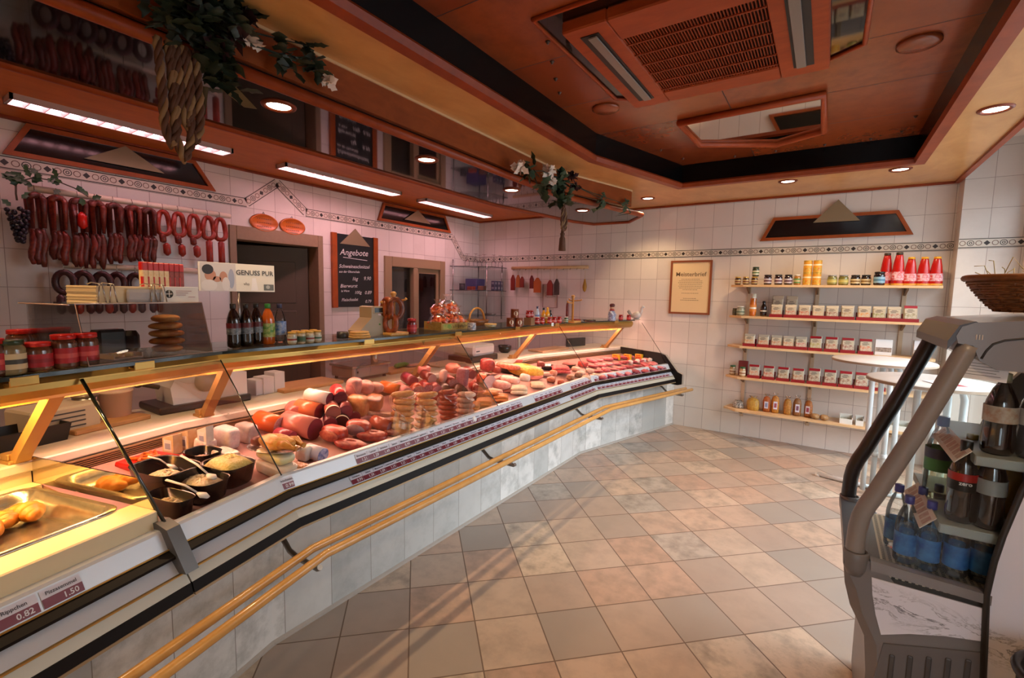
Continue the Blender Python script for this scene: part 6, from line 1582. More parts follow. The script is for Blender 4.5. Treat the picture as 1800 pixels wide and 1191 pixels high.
q = lump(0, 0, 0, (.088, .045, .032), 'b8741c', 'd09a48', 'golden roast chicken on the oval silver platter', 'chicken', 'roast_chicken', rz=.35, n=2.3, noise=.14, sc=40, loc=p + Vector((.012, .002, .010)), bump=.6)
for k, (x, y) in enumerate(((.07, .03), (.07, -.03))): MB().tube([(x * .6, y, .03), (x, y * 1.1, .035), (x + .03, y * .9, .022), (x + .045, y * .8, .02)], [.022, .02, .009, .012], 10).build('leg', fm('b06a1c', 'c88a3c', 40), q)
lump(0, 0, 0, (.03, .024, .022), '5a1c1c', '742c28', 'dark red blood sausage end on the platter beside the chicken', 'sausage', 'sausage_end', loc=p + Vector((-.085, -.03, .014)), rz=.3, n=2.3)
for px, py, s, c, c2, lab in ((533, 808, (.032, .025, .036), 'd8ccc0', 'ccbcb0', 'small white cheese cube beside the slabs'), (525, 830, (.04, .03, .02), 'b0683c', 'c4845a', 'small orange-brown piece at the front edge beside the cheese slabs')): lump(px, py, .0, s, c, c2, lab, 'cheese' if 'cheese' in lab else 'meat', 'cheese_cube' if 'cheese' in lab else 'meat_piece', rz=.3, n=4, noise=.04)
log(568, 800, .03, .034, .10, 'c8b8c0', '5a6a98', 'blue and white wrapped sausage with swirled face at the front edge', (-.95, -.2, 0), face2='a8a8c4', fs=60)

# --- hot food
def pastry(loc, L, r, rz, label):
    t = MB(); rs = []; n = 26
    for i in range(n + 1):
        f = i / n; x = (f - .5) * L; k = math.sin(PI * f) ** .6 + .06; rid = 1 + .10 * math.cos(f * PI * 9); bend = -.18 * L * (2 * f - 1) ** 2
        rs.append([(x, bend + r * k * rid * math.cos(2 * PI * j / 16), r * .8 + r * .8 * k * rid * math.sin(2 * PI * j / 16)) for j in range(16)])
    o = t.loft(rs, True, True, True).build('filled_croissant', fm('a8600f', 'c07c24', 25, .45, .05, .3)); o.location = loc; o.rotation_euler = (0, 0, rz)
    return tag(o, label, 'pastry', 'croissants in the hot tray')
pastry(onZ(52, 912, .772), .135, .033, .35, 'large golden croissant in the steel tray nearest the partition')
pastry(onZ(12, 924, .772), .115, .028, .1, 'golden croissant in the steel tray at the picture edge')
pastry(onZ(-25, 945, .772), .13, .032, .6, 'golden croissant in the steel tray, third from the partition')

# --- price labels in the two rails
lab0 = None
def rail_pt(s, lower):
    d, z, n = ((.1455, .662, (.041, .032)) if lower else (.1055, .736, (.049, .0245)))
    return cpos(s, d, z), n
def price_label(s, lower, w, label, grp, name_txt=None, price=None):
    p, nn = rail_pt(s, lower)
    d0, z0, d1, z1 = (.161, .648, .1315, .682) if lower else (.1172, .716, .0945, .7605)
    up = Vector((math.cos(cang(s)) * (d1 - d0), math.sin(cang(s)) * (d1 - d0), z1 - z0)); L = up.length; up.normalize()
    t = Vector((-math.sin(cang(s)), math.cos(cang(s)), 0)); nrm = t.cross(up).normalized()
    if nrm.z < 0: nrm = -nrm
    base = cpos(s, d0, z0)
    def P(u, v, k=.0012): return base + t * u + up * v + nrm * k
    def build_tag():
        q = MB()
        q.mat(0).loft([[P(-w / 2, .002, .0002), P(w / 2, .002, .0002), P(w / 2, L - .002, .0002), P(-w / 2, L - .002, .0002)], [P(-w / 2, .002), P(w / 2, .002), P(w / 2, L - .002), P(-w / 2, L - .002)]], True, True, False)
        q.mat(1).add([P(-w / 2, .002, .0014), P(w / 2, .002, .0014), P(w / 2, L * .52, .0014), P(-w / 2, L * .52, .0014)], [(0, 1, 2, 3)])
        q.mat(2); letters(q, price, L * .40, P(w * .18, L * .27, .0014), t, up, bold=.0004)
        q.mat(3); letters(q, name_txt, L * .26, P(0, L * .74, .0014), t, up, bold=.0002)
        return q
    o = build_tag().build('price_label', [M('c9c6d0', .4), M('6e1426', .4), M('d0c8cc', .5), M('3a3440', .5)])
    return tag(o, label, 'price label', grp)
NAMES = ['Bierwurst', 'Lyoner', 'Schinken', 'Salami', 'Mettwurst', 'Leberwurst', 'Jagdwurst', 'Speck', 'Kassler', 'Bratwurst']
PRICES = ['1.21', '1.11', '1.09', '1.29', '0.99', '1.19', '1.49', '1.39']
price_label(-.752, False, .085, 'price label of the hot counter next to the corner post', None, 'Pizzasemmel', '1.50')
price_label(-.844, False, .085, 'price label Rippchen on the hot counter rail', None, 'Rippchen', '0.82')
price_label(-.936, False, .085, 'third price label on the hot counter rail', None, 'Leberkäse', '0.71')
price_label(.02, False, .062, 'single price label at the first bend of the upper rail', None, 'Fleischsalat', '0.99')
k = 0
for lower, runs in ((False, ((.36, 1.80), (1.98, 2.42), (2.58, 3.0), (3.08, 4.34))), (True, ((.30, 2.30), (2.5, 3.0), (3.08, 4.34)))):
    for ri, (a, b) in enumerate(runs):
        n = int((b - a) / .066)
        for i in range(n):
            s = a + (i + .5) * (b - a) / n; fld = ('first' if s < 1.53 else 'second' if s < 3.03 else 'far')
            price_label(s, lower, (b - a) / n - .002, 'dark red price label in the ' + ('lower' if lower else 'upper') + ' rail, ' + fld + ' glass field', 'price labels, ' + ('lower' if lower else 'upper') + ' rail, ' + fld + ' field', NAMES[k % 10], PRICES[(k * 3) % 8]); k += 1
o = MB().lathe([(.001, 0), (.017, 0), (.017, .0008), (.001, .0008)], 24).build('round_sticker', M('d8d8d8', .4)); p = onX(833, 737, -1.78); o.location = cpos(p.y - 1.02, .107, .740); o.rotation_euler = (0, math.radians(63), 0); tag(o, 'round white sticker on the upper label rail below the pale sausage stack', 'sticker')
# ------------------------------------------------------------------ things standing on the glass shelf
ST = SZ + .0006
def sh(px, py, dmax=-.30, dmin=-.62):
    p = onZ(px, py, ST); d = dco(p)
    b = Vector((p.x, p.y, 0)).normalized()
    for _ in range(40):
        if dco(p) > dmax: p = p + b * .01
        elif dco(p) < dmin: p = p - b * .01
    p.z = ST
    return p
# jars at the near end
RJ = (.034, .112, '5a3020', 'b01812', 'a8141c', 'c44a44', 0)
for px, py, kind, lab in (
    (22, 664, (.034, .105, '8a7a54', '2a3a22', 'c9b890', '3a3a34', 0), 'jar with dark green lid and cream label at the near end of the glass shelf'),
    (68, 657, (.036, .092, '6a3a24', 'b01812', 'a8141c', '8a1018', 0), 'short red-lidded jar beside the green-lidded one'),
    (115, 653, RJ, 'red-lidded jar with red label, second from the acrylic box'),
    (153, 648, RJ, 'red-lidded jar with red label touching the acrylic box'),
    (36, 642, RJ, 'red-lidded jar in the back row behind the green-lidded jar'),
    (72, 640, RJ, 'red-lidded jar in the back row behind the short jar'),
    (108, 637, RJ, 'red-lidded jar in the back row, nearest the acrylic box'),
    (-14, 668, RJ, 'red-lidded jar cut by the picture edge on the glass shelf')):
    p = sh(px, py)
    if 'back row' in lab: p = sh(px, py - 16); 
    put_jar(kind, p, lab, 'jars on the glass shelf')
# acrylic box with rolls
t = thing('acrylic_box', 'clear acrylic sneeze box with flat rolls inside on the glass shelf', 'display box', tuple(cpos(-.27, -.45, ST)), .2618)
m_acr = pane('acrylic', (.90, .88, .86), .01, .8)
sA, sB, dF, dB_, H = -.45, -.005, -.27, -.58, .205
def bx(s, d, z): return cpos(s, d, ST + z)
def sheet(nm, pts, th=.004):
    n = (Vector(pts[1]) - Vector(pts[0])).cross(Vector(pts[2]) - Vector(pts[0])).normalized() * th
    MB().loft([[Vector(p) for p in pts], [Vector(p) + n for p in pts]], True, True, False).build(nm, m_acr, t, True)
sheet('front_pane', [bx(sA, dF, .001), bx(sB, dF, .001), bx(sB, dF - .05, H), bx(sA, dF - .05, H)])
sheet('side_pane', [bx(sA, dF, .001), bx(sA, dB_, .001), bx(sA, dB_, H), bx(sA, dF - .05, H)])
sheet('side_pane', [bx(sB, dF, .001), bx(sB, dB_, .001), bx(sB, dB_, H), bx(sB, dF - .05, H)])
sheet('top_pane', [bx(sA - .02, dF - .045, H), bx(sB, dF - .045, H), bx(sB, dB_, H), bx(sA - .02, dB_, H)])
q = MB()
for pts in ([bx(sA, dF, 0), bx(sA, dF - .05, H), bx(sB, dF - .05, H), bx(sB, dF, 0)],): q.tube([Vector(p) + Vector((0, 0, .003)) for p in pts], .0026, 6, closed=True)
q.tube([bx(sA - .02, dF - .045, H), bx(sA - .02, dB_, H)], .0026, 6); q.build('polished_edges', M('c0a090', .2, spec=.8), t, True)
for i in range(5):
    o = lump(0, 0, 0, (.062, .05, .0155), 'b0683a', 'd09a60', 'flat pale-crusted roll in the stack inside the acrylic box, ' + ordn[i] + ' from the bottom', 'bread', 'bread_roll', rz=i * .7, n=2.4, noise=.05, sc=18, loc=bx(-.085, -.42, .002 + i * .031), rough=.5)
    o['group'] = 'rolls in the acrylic box'
q = MB(); q.box((-.05, -.04, 0), (.05, .04, .004)); q.box((-.05, -.04, .004), (-.046, .04, .018)); q.box((.046, -.04, .004), (.05, .04, .018)); q.box((-.046, .036, .004), (.046, .04, .018))
o = q.build('sample_tray', M('b8a090', .3)); o.location = bx(-.27, -.40, .0015); o.rotation_euler = (0, 0, .26 + 1.57); tag(o, 'small open sample tray inside the acrylic box', 'tray')
for i, (a, b) in enumerate(((-.02, -.01), (.015, .012), (.0, -.02))):
    o = MB().box((-.012, -.01, 0), (.012, .01, .014), .003).build('sample_cube', M('d8b878', .5, sss=.1)); o.location = bx(-.27 + a * 1.2, -.40 + b, .006); o.rotation_euler = (0, 0, i); tag(o, 'small cheese sample cube on the tray in the acrylic box', 'cheese', 'sample cubes')
q = MB(); q.box((-.03, -.05, 0), (.03, .05, .10), .01); q.box((-.028, .055, 0), (.028, .11, .09), .02); o = q.build('card_terminal', M('2a2628', .4)); o.location = bx(-.24, -.52, .0015); o.rotation_euler = (0, 0, .26); tag(o, 'dark grey box seen through the acrylic box', 'device')
# paper stack with wire stand and card on top of the box
t = thing('paper_stack', 'thick stack of cream wrapping paper in a chrome wire stand on the acrylic box', 'paper stack', bx(-.265, -.42, H + .0045), .2618 + PI / 2)
q = MB()
for i in range(20): q.box((-.11 + rnd.uniform(-.002, .002), -.08 + rnd.uniform(-.002, .002), .003 * i), (.11 + rnd.uniform(-.002, .002), .08, .003 * i + .003))
q.build('sheets', M('ead2a4', .6), t)
MB().box((-.02, -.095, .0), (.115, -.0835, .05), .012).build('front_sheet', M('aca49e', .5), t)
for x in (-.105, -.07, .07, .105):
    q = MB()
    q.tube([(x - .012, -.10, .002), (x - .004, -.098, .066), (x, -.05, .072), (x + .004, -.02, .066)], .0022, 6)
    q.tube([(x + .012, -.10, .002), (x + .004, -.098, .066), (x, -.05, .072)], .0022, 6)
    q.build('wire_loop', m_hook, t)
t = thing('info_card', 'white card with a round dark emblem on the acrylic box', 'card', bx(-.075, -.345, H + .0045), .2618 + PI / 2)
q = MB().box((-.075, -.004, 0), (.075, .004, .062), .001); q.mat(1)
for i, (a, b) in enumerate(((-.02, .045), (-.02, .03), (-.02, .02), (.03, .06))): q.box((a, -.0048, .044 - i * .008), (b, -.0042, .0462 - i * .008))
q.build('card', [m_paper, M('a87a74', .6)], t)
MB().box((-.12, -.012, 0), (-.076, .008, .058), .002).build('paper_slip', M('d8b888', .6), t)
q = MB(); q.lathe([(.001, 0), (.016, 0), (.016, .0006), (.001, .0006)], 24); q.v = [(x - .048, -.0046 - z, y + .033) for x, y, z in q.v]; q.build('emblem', M('2a2a26', .5), t)
q = MB(); q.box((-.060, -.0056, .0315), (-.036, -.0052, .0345)); q.box((-.0495, -.0056, .021), (-.0465, -.0052, .045)); q.build('emblem_cross', m_paper, t)
# red and cream salami packs standing on the box
for i in range(8):
    p = bx(-.150 + i * .021, -.44, H + .0045)
    t = thing('salami_pack', 'red and cream salami pack standing on the acrylic box, ' + ordn[i] + ' from the paper stack', 'pack', p, .2618 + PI / 2, 'salami packs on the acrylic box', )
    c = 'd8b888' if i < 5 else '9a3a28'
    MB().box((-.011, -.012, 0), (.011, .012, .128), .003).build('sleeve', M(c, .4, two='e0cca4' if i < 5 else '7a2a1c', vscale=60), t)
    MB().box((-.0115, -.0125, .122), (.0115, .0125, .158), .004).build('red_top', M('b8180c', .35), t)
    MB().box((-.0118, -.0128, .0), (-.0060, .0, .1), .001).build('red_stripe', M('b8180c', .35), t)
# poster sign
p = cpos(.13, -.60, ST)
t = thing('poster_sign', 'white GENUSS PUR poster sign with a photo of two faces above the bottles', 'sign', p, 0)
pa, pb2 = onX(350, 511, p.x), onX(483, 513, p.x); zt, zb = onX(416, 463, p.x).z, onX(416, 512, p.x).z
y0, y1 = pa.y, pb2.y; xs = p.x
pan_ = MB().box((xs - .004, y0, zb), (xs, y1, zt)).build('panel', m_paper, t, True)
MB().cyl((xs - .008, (y0 + y1) / 2, ST), (xs - .008, (y0 + y1) / 2, zb + .02), .006, 8).build('stand_pole', m_st, t, True)
MB().lathe([(.03, 0), (.03, .005), (.001, .006)], 16, (xs - .008, (y0 + y1) / 2, ST)).build('stand_foot', m_st, t, True)
W_, H_ = y1 - y0, zt - zb
def pv(u, v, k=.0006): return (xs + k, y0 + W_ * u, zb + H_ * v)
def blob(mb, u, v, ru, rv, k, n=14): mb.add([pv(u + ru * math.cos(2 * PI * j / n), v + rv * math.sin(2 * PI * j / n), k) for j in range(n)], [tuple(range(n))], False)
q = MB(); q.mat(0).add([pv(.02, .02), pv(.46, .02), pv(.46, .98), pv(.02, .98)], [(0, 1, 2, 3)])
q.mat(1); blob(q, .14, .55, .07, .2, .0009); blob(q, .30, .5, .05, .2, .0009); blob(q, .22, .42, .05, .1, .0009)
q.mat(2); blob(q, .11, .75, .07, .17, .0012)
q.mat(3); blob(q, .12, .2, .1, .2, .0011); blob(q, .33, .25, .05, .25, .0011)
q.mat(4); blob(q, .40, .45, .04, .35, .0010)
q.build('photo_print', [M('c8c2c4', .5), M('b8826a', .5), M('2a2220', .5), M('d0ccd0', .5), M('9aa0b8', .5)], pan_, True)
q = MB(); letters(q, 'GENUSS PUR', H_ * .24, pv(.72, .68), (0, 1, 0), (0, 0, 1), bold=.0006); letters(q, 'vhs', H_ * .16, pv(.60, .28), (0, 1, 0), (0, 0, 1)); q.build('lettering', M('4a4642', .5), pan_, True)
q = MB(); q.mat(0).add([pv(.84, .05), pv(.985, .05), pv(.985, .28), pv(.84, .28)], [(0, 1, 2, 3)]); q.mat(1); blob(q, .90, .18, .03, .07, .0010); q.mat(2).add([pv(.66, .04), pv(.76, .04), pv(.73, .5), pv(.68, .5)], [(0, 1, 2, 3)]); q.build('small_picture', [M('6a6862', .5), M('b0aca4', .5), M('eeeaea', .5)], pan_, True)
# bottles
m_colab = M('140605', .08, spec=.7, coat=.7, name='cola_dark')
for px, py, lab in ((412, 610, 'cola bottle on the glass shelf, touching the acrylic box'), (434, 608, 'cola bottle on the glass shelf, middle one with a pale label'), (452, 605, 'cola bottle on the glass shelf, beside the orange lemonade')):
    pbottle('cola_bottle', lab, sh(px, py, -.34), .20, .029, m_colab, '1a1412', M('3a3c40', .4, two='8a8c90', vscale=50), (.30, .56), 'cola bottles on the glass shelf', False, None, M('5a1418', .4))
pbottle('lemonade_bottle', 'orange lemonade bottle with green label on the glass shelf', sh(472, 604, -.34), .198, .031, M('b8561c', .1, coat=.7, name='orange_lemonade'), '2f7a2c', M('4a8a2c', .4, two='c8c878', vscale=40), (.18, .52), None, False)
pbottle('water_bottle', 'water bottle with blue label on the glass shelf', sh(493, 601, -.34), .196, .029, m_water, '2a2a4a', M('3a6ab0', .4, two='a8b4c8', vscale=50), (.20, .55), None, True)
for i, (px, py) in enumerate(((514, 612), (530, 611), (545, 610), (558, 608), (520, 604), (536, 603), (551, 602))):
    put_jar((.0215, .062, 'b8a888', 'c89a3c', 'b8b4a0' if i != 1 else '4a5a3a', '2f5a3a' if i % 2 else '8a2418', 0), sh(px, py, -.30 if i < 4 else -.36), 'small gold-lidded mustard jar beside the water bottle, ' + ('front' if i < 4 else 'back') + ' row, ' + ordn[i if i < 4 else i - 4] + ' from it', 'mustard jars on the glass shelf')
def seg_thing(nm, label, cat, px, py, grp=None, dmax=-.33, rz=None):
    p = sh(px, py, dmax); s = p.y - 1.02 if p.y < 4.05 else 3.1
    return thing(nm, label, cat, p, PI / 2 + cang(s) if rz is None else rz, grp)
# counter scale head
t = seg_thing('scale_head', 'beige counter scale head with a dark display beside the pretzel pole', 'scale', 650, 600, dmax=-.42)
q = MB(); pr = [(-.11, 0), (.10, 0), (.10, .115), (.02, .125), (.02, .175), (-.01, .18), (-.03, .175), (-.03, .11), (-.115, .035)]
q.loft([[(x, -.055, z) for x, z in pr], [(x, .055, z) for x, z in pr]], True, True, False); q.build('housing', M('a08868', .45), t)
MB().box((-.02, -.058, .135), (.09, -.02, .178), .003).build('display_frame', M('a08868', .45), t)
MB().box((-.008, -.0595, .142), (.08, -.058, .168)).build('screen', M('24241e', .2), t)
MB().lathe([(.001, 0), (.006, 0), (.006, .001), (.001, .001)], 14).build('badge', M('5a7a2a', .5), t).matrix_basis = Matrix.Translation((.03, -.056, .07)) @ Matrix.Rotation(PI / 2, 4, 'X')
for i, (px, py, r, h) in enumerate(((632, 603, .060, .012),)):
    for k in range(3):
        o = MB().lathe([(.001, 0), (r - k * .004, 0), (r - k * .004 + .002, h * .5), (r - k * .004, h), (.001, h)], 28).build('wooden_plate', wood('plate_wood', 'c89a5a', 'b0803c', .45)); p = sh(px, py, -.34); o.location = (p.x, p.y, p.z + k * (h + .0005))
        tag(o, 'round wooden plate in the pile before the scale head, ' + ('bottom', 'middle', 'top')[k], 'plate', 'round wooden plates')
o = MB().lathe([(.03, 0), (.032, .003), (.03, .036), (.001, .036)], 18).build('dark_pot', M('2a2422', .4)); o.location = sh(602, 602, -.40); tag(o, 'small dark round pot beside the wooden plates', 'pot')
# sausage pole
def pole(px, py, h, label, hang, tone):
    p = sh(px, py, -.36); t = thing('sausage_pole', label, 'stand', p, 0)
    MB().box((-.06, -.075, 0), (.06, .075, .018), .005).build('base', wood('pole_wood', 'd09a50', 'b87c34', .4), t)
    q = MB(); q.lathe([(.011, .018), (.011, h * .86), (.016, h * .87), (.011, h * .885), (.018, h * .93), (.019, h * .96), (.012, h * .99), (.001, h)], 14); q.build('post', wood('pole_wood', 'd09a50', 'b87c34', .4), t)
    q = MB(); 
    for a, z in ((.4, h * .78), (2.5, h * .78), (4.5, h * .70)): q.tube([(0, 0, z), (.075 * math.cos(a), .075 * math.sin(a), z + .008), (.085 * math.cos(a), .085 * math.sin(a), z + .018)], [.006, .006, .009], 8)
    q.build('pegs', wood('pole_wood', 'd09a50', 'b87c34', .4), t)
    return p
p = pole(692, 596, .27, 'wooden pole hung with ring sausages beside the scale head', 1, 0)
m_pr = [fm('6a2a14', 'a04a1c', 30), fm('4a1c14', '7a3a1c', 30), fm('8a3a18', 'b05a24', 30)]
for i, (a, z, R, r, wd) in enumerate(((4.7, .165, .046, .017, 'front'), (5.8, .165, .046, .017, 'window side'), (4.0, .16, .044, .017, 'scale side'), (5.2, .075, .042, .016, 'lowest'))):
    c = p + Vector((.05 * math.cos(a), .05 * math.sin(a), z)); ax = Vector((-math.sin(a), math.cos(a), 0)); q = MB()
    q.tube([c + ax * R * .85 * math.sin(b) + Vector((0, 0, R * 1.25 * math.cos(b))) for b in [2 * PI * j / 22 for j in range(22)]], r, 10, closed=True)
    o = q.build('ring_sausage', m_pr[i % 3]); tag(o, 'smoked ring sausage on the wooden pole by the scale head, ' + wd + ' one', 'sausage', 'ring sausages on the pole')
put_jar((.030, .10, '7a1c18', 'b01812', 'a8141c', 'c8403c', 0), sh(724, 590, -.31), 'red-lidded jar between the sausage pole and the wooden crate', 'jars on the glass shelf')
# wooden crate of packed sausages
pc = sh(786, 586, -.46); t = thing('wooden_crate', 'shallow wooden crate of red sausage bags on the glass shelf', 'crate', pc, PI / 2)
m_cr = wood('crate_wood', 'b8934a', '9a7430', .55, 8., (1, 6, 6), 0)
for nm, a, b in (('side_board', (-.15, -.085, 0), (.15, -.078, .05)), ('side_board', (-.15, .078, 0), (.15, .085, .055)), ('end_board', (-.157, -.085, 0), (-.15, .085, .06)), ('end_board', (.15, -.085, 0), (.157, .085, .06)), ('bottom', (-.15, -.078, 0), (.15, .078, .005))): MB().box(a, b, .0015).build(nm, m_cr, t)
q = MB(); q.box((-.14, -.0868, .008), (-.05, -.0852, .042)); q.build('green_print', M('6a8a2c', .5, two='b8a048', vscale=40), t)
q = MB()
for i in range(9): q.box((-.03 + i * .018, -.0866, .012 + (i % 3) * .004), (-.02 + i * .018, -.0852, .03 + (i % 2) * .006))
q.build('stencil_print', M('6a5424', .6), t)
for i, (x, y, z, r, lab) in enumerate(((-.09, .0, .04, .080, 'nearest the sausage pole'), (.0, -.015, .045, .085, 'in the middle'), (.09, .0, .045, .085, 'nearest the bread basket'), (.045, .03, .13, .085, 'on top'), (-.06, .03, .12, .07, 'at the back'))):
    tb = thing('sausage_bag', 'film bag of red dried sausages in the wooden crate, ' + lab, 'bag', pc + Vector((-y, x, z - .03)), rnd.uniform(0, 3), 'sausage bags in the crate')
    q = MB()
    for k in range(24):
        d = rdir() * r * .65; d.z = abs(d.z); e = rdir() * .04; q.tube([d - e + Vector((0, 0, .02)), d + Vector((0, 0, .024)), d + e + Vector((0, 0, .018))], [.008, .014, .008], 7)
    q.build('sausages', fm(('c03a1a', 'b0301c', 'd0521c', 'a82818', 'b83818')[i], 'dc7a44', 60, .25), tb)
    q = MB(); ph = rnd.uniform(0, 6)
    rs = [[((r * k) * (1 + .10 * math.sin(5 * a + ph + z_)) * math.cos(a), (r * k) * (1 + .1 * math.sin(5 * a + ph + z_)) * math.sin(a), z_ * r) for a in [2 * PI * j / 18 for j in range(18)]] for z_, k in ((.05, .7), (.4, 1), (.9, .95), (1.3, .5), (1.45, .16), (1.7, .4), (1.85, .55))]
    q.loft(rs, True, False, True); q.build('film', pane('crinkle_film', (.98, .94, .92), .14, .45), tb)
# round loaf basket handle, tin, cork lid dish
t = thing('bread_basket', 'wicker bread basket with an arched handle behind the wooden crate', 'basket', sh(838, 578, -.55), 0)
MB().lathe([(.06, 0), (.085, .02), (.095, .05), (.09, .05), (.08, .02), (.001, .008)], 24, sy=1.2).build('basket_body', m_wick, t)
MB().tube([(0, .10 * math.cos(a), .045 + .10 * math.sin(a)) for a in [PI * j / 14 for j in range(15)]], .009, 8).build('handle', wood('handle_wood', 'c88a3c', 'a86c24', .35), t)
q = MB(); q.lathe([(.03, 0), (.031, .002), (.031, .05), (.032, .052), (.001, .053)], 20); q.mat(1).lathe([(.0315, .012), (.0315, .042)], 20, cap0=False, cap1=False)
o = q.build('metal_tin', [M('a8a4a4', .3, .6), M('5a5a6a', .5, two='c8c4c0', vscale=60)]); o.location = sh(829, 588, -.32); tag(o, 'small silver tin with a patterned label at the crate corner', 'tin')
t = thing('glass_dish', 'low glass dish with a wooden lid on the glass shelf', 'dish', sh(862, 582, -.34), 0)
MB().lathe([(.03, 0), (.045, .006), (.048, .02), (.001, .02)], 24).build('dish_glass', M('9a8a6c', .15, spec=.8, coat=.6), t)
MB().lathe([(.047, .0205), (.05, .024), (.047, .030), (.001, .031)], 24).build('lid', wood('lid_wood', 'c8a468', 'b08a48', .45), t)
# brown tins, carton and red jars
bt = None
for i, (px, j, lab) in enumerate(((897, 0, 'brown tin with a round cream badge, lower left of the pyramid'), (911, 0, 'brown tin with a round cream badge, lower right of the pyramid'), (904, 1, 'brown tin with a round cream badge on top of the pyramid'))):
    p = sh(px, 580, -.33); p = Vector((p.x, p.y, ST + j * .0725))
    if j: p = (bt.location + bt2.location) / 2; p.z = ST + .0725
    if bt is None:
        bt = thing('coffee_tin', lab, 'tin', p, 0, 'brown tins in a pyramid')
        MB().lathe([(.033, 0), (.034, .002), (.033, .004), (.033, .066), (.034, .068), (.033, .072), (.001, .070)], 22).build('can', M('7a3a1c', .3, .3), bt)
        q = MB(); n_ = Vector((.8, -.6, 0)); 
        q.add([n_ * .0338 + Vector((.6, .8, 0)) * (.018 * math.cos(a)) - n_ * (.005 * math.cos(a) ** 2) + Vector((0, 0, .036 + .018 * math.sin(a))) for a in [2 * PI * j_ / 18 for j_ in range(18)]], [tuple(range(18))]); q.build('badge', M('d8c8a8', .5), bt)
    else:
        x_ = dup(bt, p, label=lab)
        if i == 1:
            d_ = p - bt.location
            if d_.length < .07: x_.location = bt.location + d_.normalized() * .07
            bt2 = x_
pbx = sh(930, 577, -.36)
carton(pbx.x, pbx.y, ST, .06, .075, .065, '8a6440', 'plain brown cardboard box beside the brown tins on the glass shelf', rz=PI / 2)
SJ = (.022, .062, '8a1c14', 'a81410', 'b02018', 'c8a09a', 0)
for i, (o_, lab) in enumerate(((Vector((-.0, -.018, .0655)), 'red jar on the brown cardboard box, nearer the tins'), (Vector((.0, .03, .0655)), 'red jar on the brown cardboard box, nearer the bottles'))):
    put_jar(SJ, (pbx.x + o_.x, pbx.y + o_.y, ST + o_.z), lab, 'red jars on the glass shelf')
for i, px in enumerate((944, 953, 966, 974, 983)):
    put_jar(SJ, sh(px, 575 - i * .6, -.30 if i % 2 == 0 else -.35), 'small red jar in the row before the bottles, ' + ordn[i] + ' from the cardboard box', 'red jars on the glass shelf')
for px, r, h, c, cap, lab in ((944, .022, .16, 'a8b0c0', '22284a', 'pale bottle with dark blue cap behind the red jars'), (955, .022, .145, 'c8801c', '1a1816', 'orange sauce bottle with dark cap behind the red jars'), (962, .023, .15, 'd8941c', 'd89a2c', 'yellow bottle with orange cap behind the red jars'), (967, .020, .125, '2a2a34', '14141a', 'dark squat bottle behind the red jars')):
    p = sh(px, 573, -.50); bottle('sauce_bottle', lab, p, r, h, c, cap, 'b8863c' if c != 'a8b0c0' else '6a74a0', grp='bottles behind the red jars')
put_jar((.02, .06, '2a4a24', 'd8d0c0', 'a8a894', '4a6a3a', 0), sh(995, 572, -.31), 'small green jar beside the slim sausage pole', 'jars on the glass shelf')
o = MB().box((-.012, -.001, 0), (.012, .001, .03)).build('price_card', m_paper); o.location = sh(971, 579, -.29); o.rotation_euler = (0, 0, 1.2); tag(o, 'tiny white price card before the red jars', 'card')
p = pole(1006, 571, .27, 'slim wooden pole with one dark sausage near the far end of the shelf', 0, 1)
o = wurst(p + Vector((-.03, -.055, .03)), p + Vector((-.03, -.055, .20)), .016, '5a1a12', '7a2a1a', 'long dark sausage hanging on the slim wooden pole', 0, None, 'smoked_sausage')
p = sh(1014, 566, -.36); carton(p.x, p.y, ST, .07, .05, .02, '9a2a18', 'flat red box behind the slim sausage pole', rz=1.3)
t = thing('dark_dish', 'shallow black dish on the far end of the glass shelf', 'dish', sh(1036, 570, -.38), 0)
MB().lathe([(.04, 0), (.062, .012), (.068, .022), (.064, .022), (.05, .01), (.001, .008)], 26).build('dish_body', M('2a2826', .25, .4), t)
MB().lathe([(.02, .012), (.045, .018), (.02, .026), (.001, .028)], 20).build('coins', M('8a7a5c', .3, .7), t)
# figurines and red cups
t = thing('cook_figurine', 'ceramic cook figurine in blue and white with a red scarf on the glass shelf', 'figurine', sh(1075, 567, -.36), 0)
MB().lathe([(.034, 0), (.036, .01), (.034, .05), (.028, .075), (.018, .09), (.012, .094)], 18).build('body', M('b0b4c4', .3, two='5a6488', vscale=60, coat=.5), t)
MB().lathe([(.012, .094), (.024, .090), (.02, .10), (.012, .104)], 14).build('scarf', M('a82418', .4), t)
MB().ball((0, 0, .116), .020, 14, 8).build('head', M('c89a7c', .4), t)
MB().lathe([(.019, .122), (.024, .132), (.022, .146), (.012, .152), (.001, .153)], 14).build('hair', M('4a1c18', .4), t)
for s in (-1, 1): MB().tube([(.0, s * .026, .08), (.014, s * .038, .06), (.026, s * .026, .05)], [.010, .009, .008], 8).build('arm', M('b0b4c4', .3, coat=.5), t)
for i, px in enumerate((1091, 1105)):
    put_jar((.024, .062, '8a1c18', '9a1410', 'a82018', 'c85a50', 0), sh(px, 566, -.34), 'red lidded pot between the two figurines, ' + ('nearer the cook' if i == 0 else 'nearer the goose'), 'red pots between the figurines')
t.scale = (1.22,) * 3
t = thing('goose_figurine', 'white ceramic goose figurine with a long neck at the end of the shelf', 'figurine', sh(1119, 565, -.38), 0)
MB().tube([(-.05, -.01, .03), (-.02, 0, .035), (.01, 0, .045), (.03, 0, .06)], [.008, .030, .032, .018], 14).build('body', M('c8c0b8', .3, coat=.5), t)
MB().tube([(.025, 0, .05), (.04, 0, .08), (.038, 0, .105), (.05, 0, .118), (.066, 0, .112)], [.018, .011, .010, .014, .004], 12).build('neck', M('c8c0b8', .3, coat=.5), t)
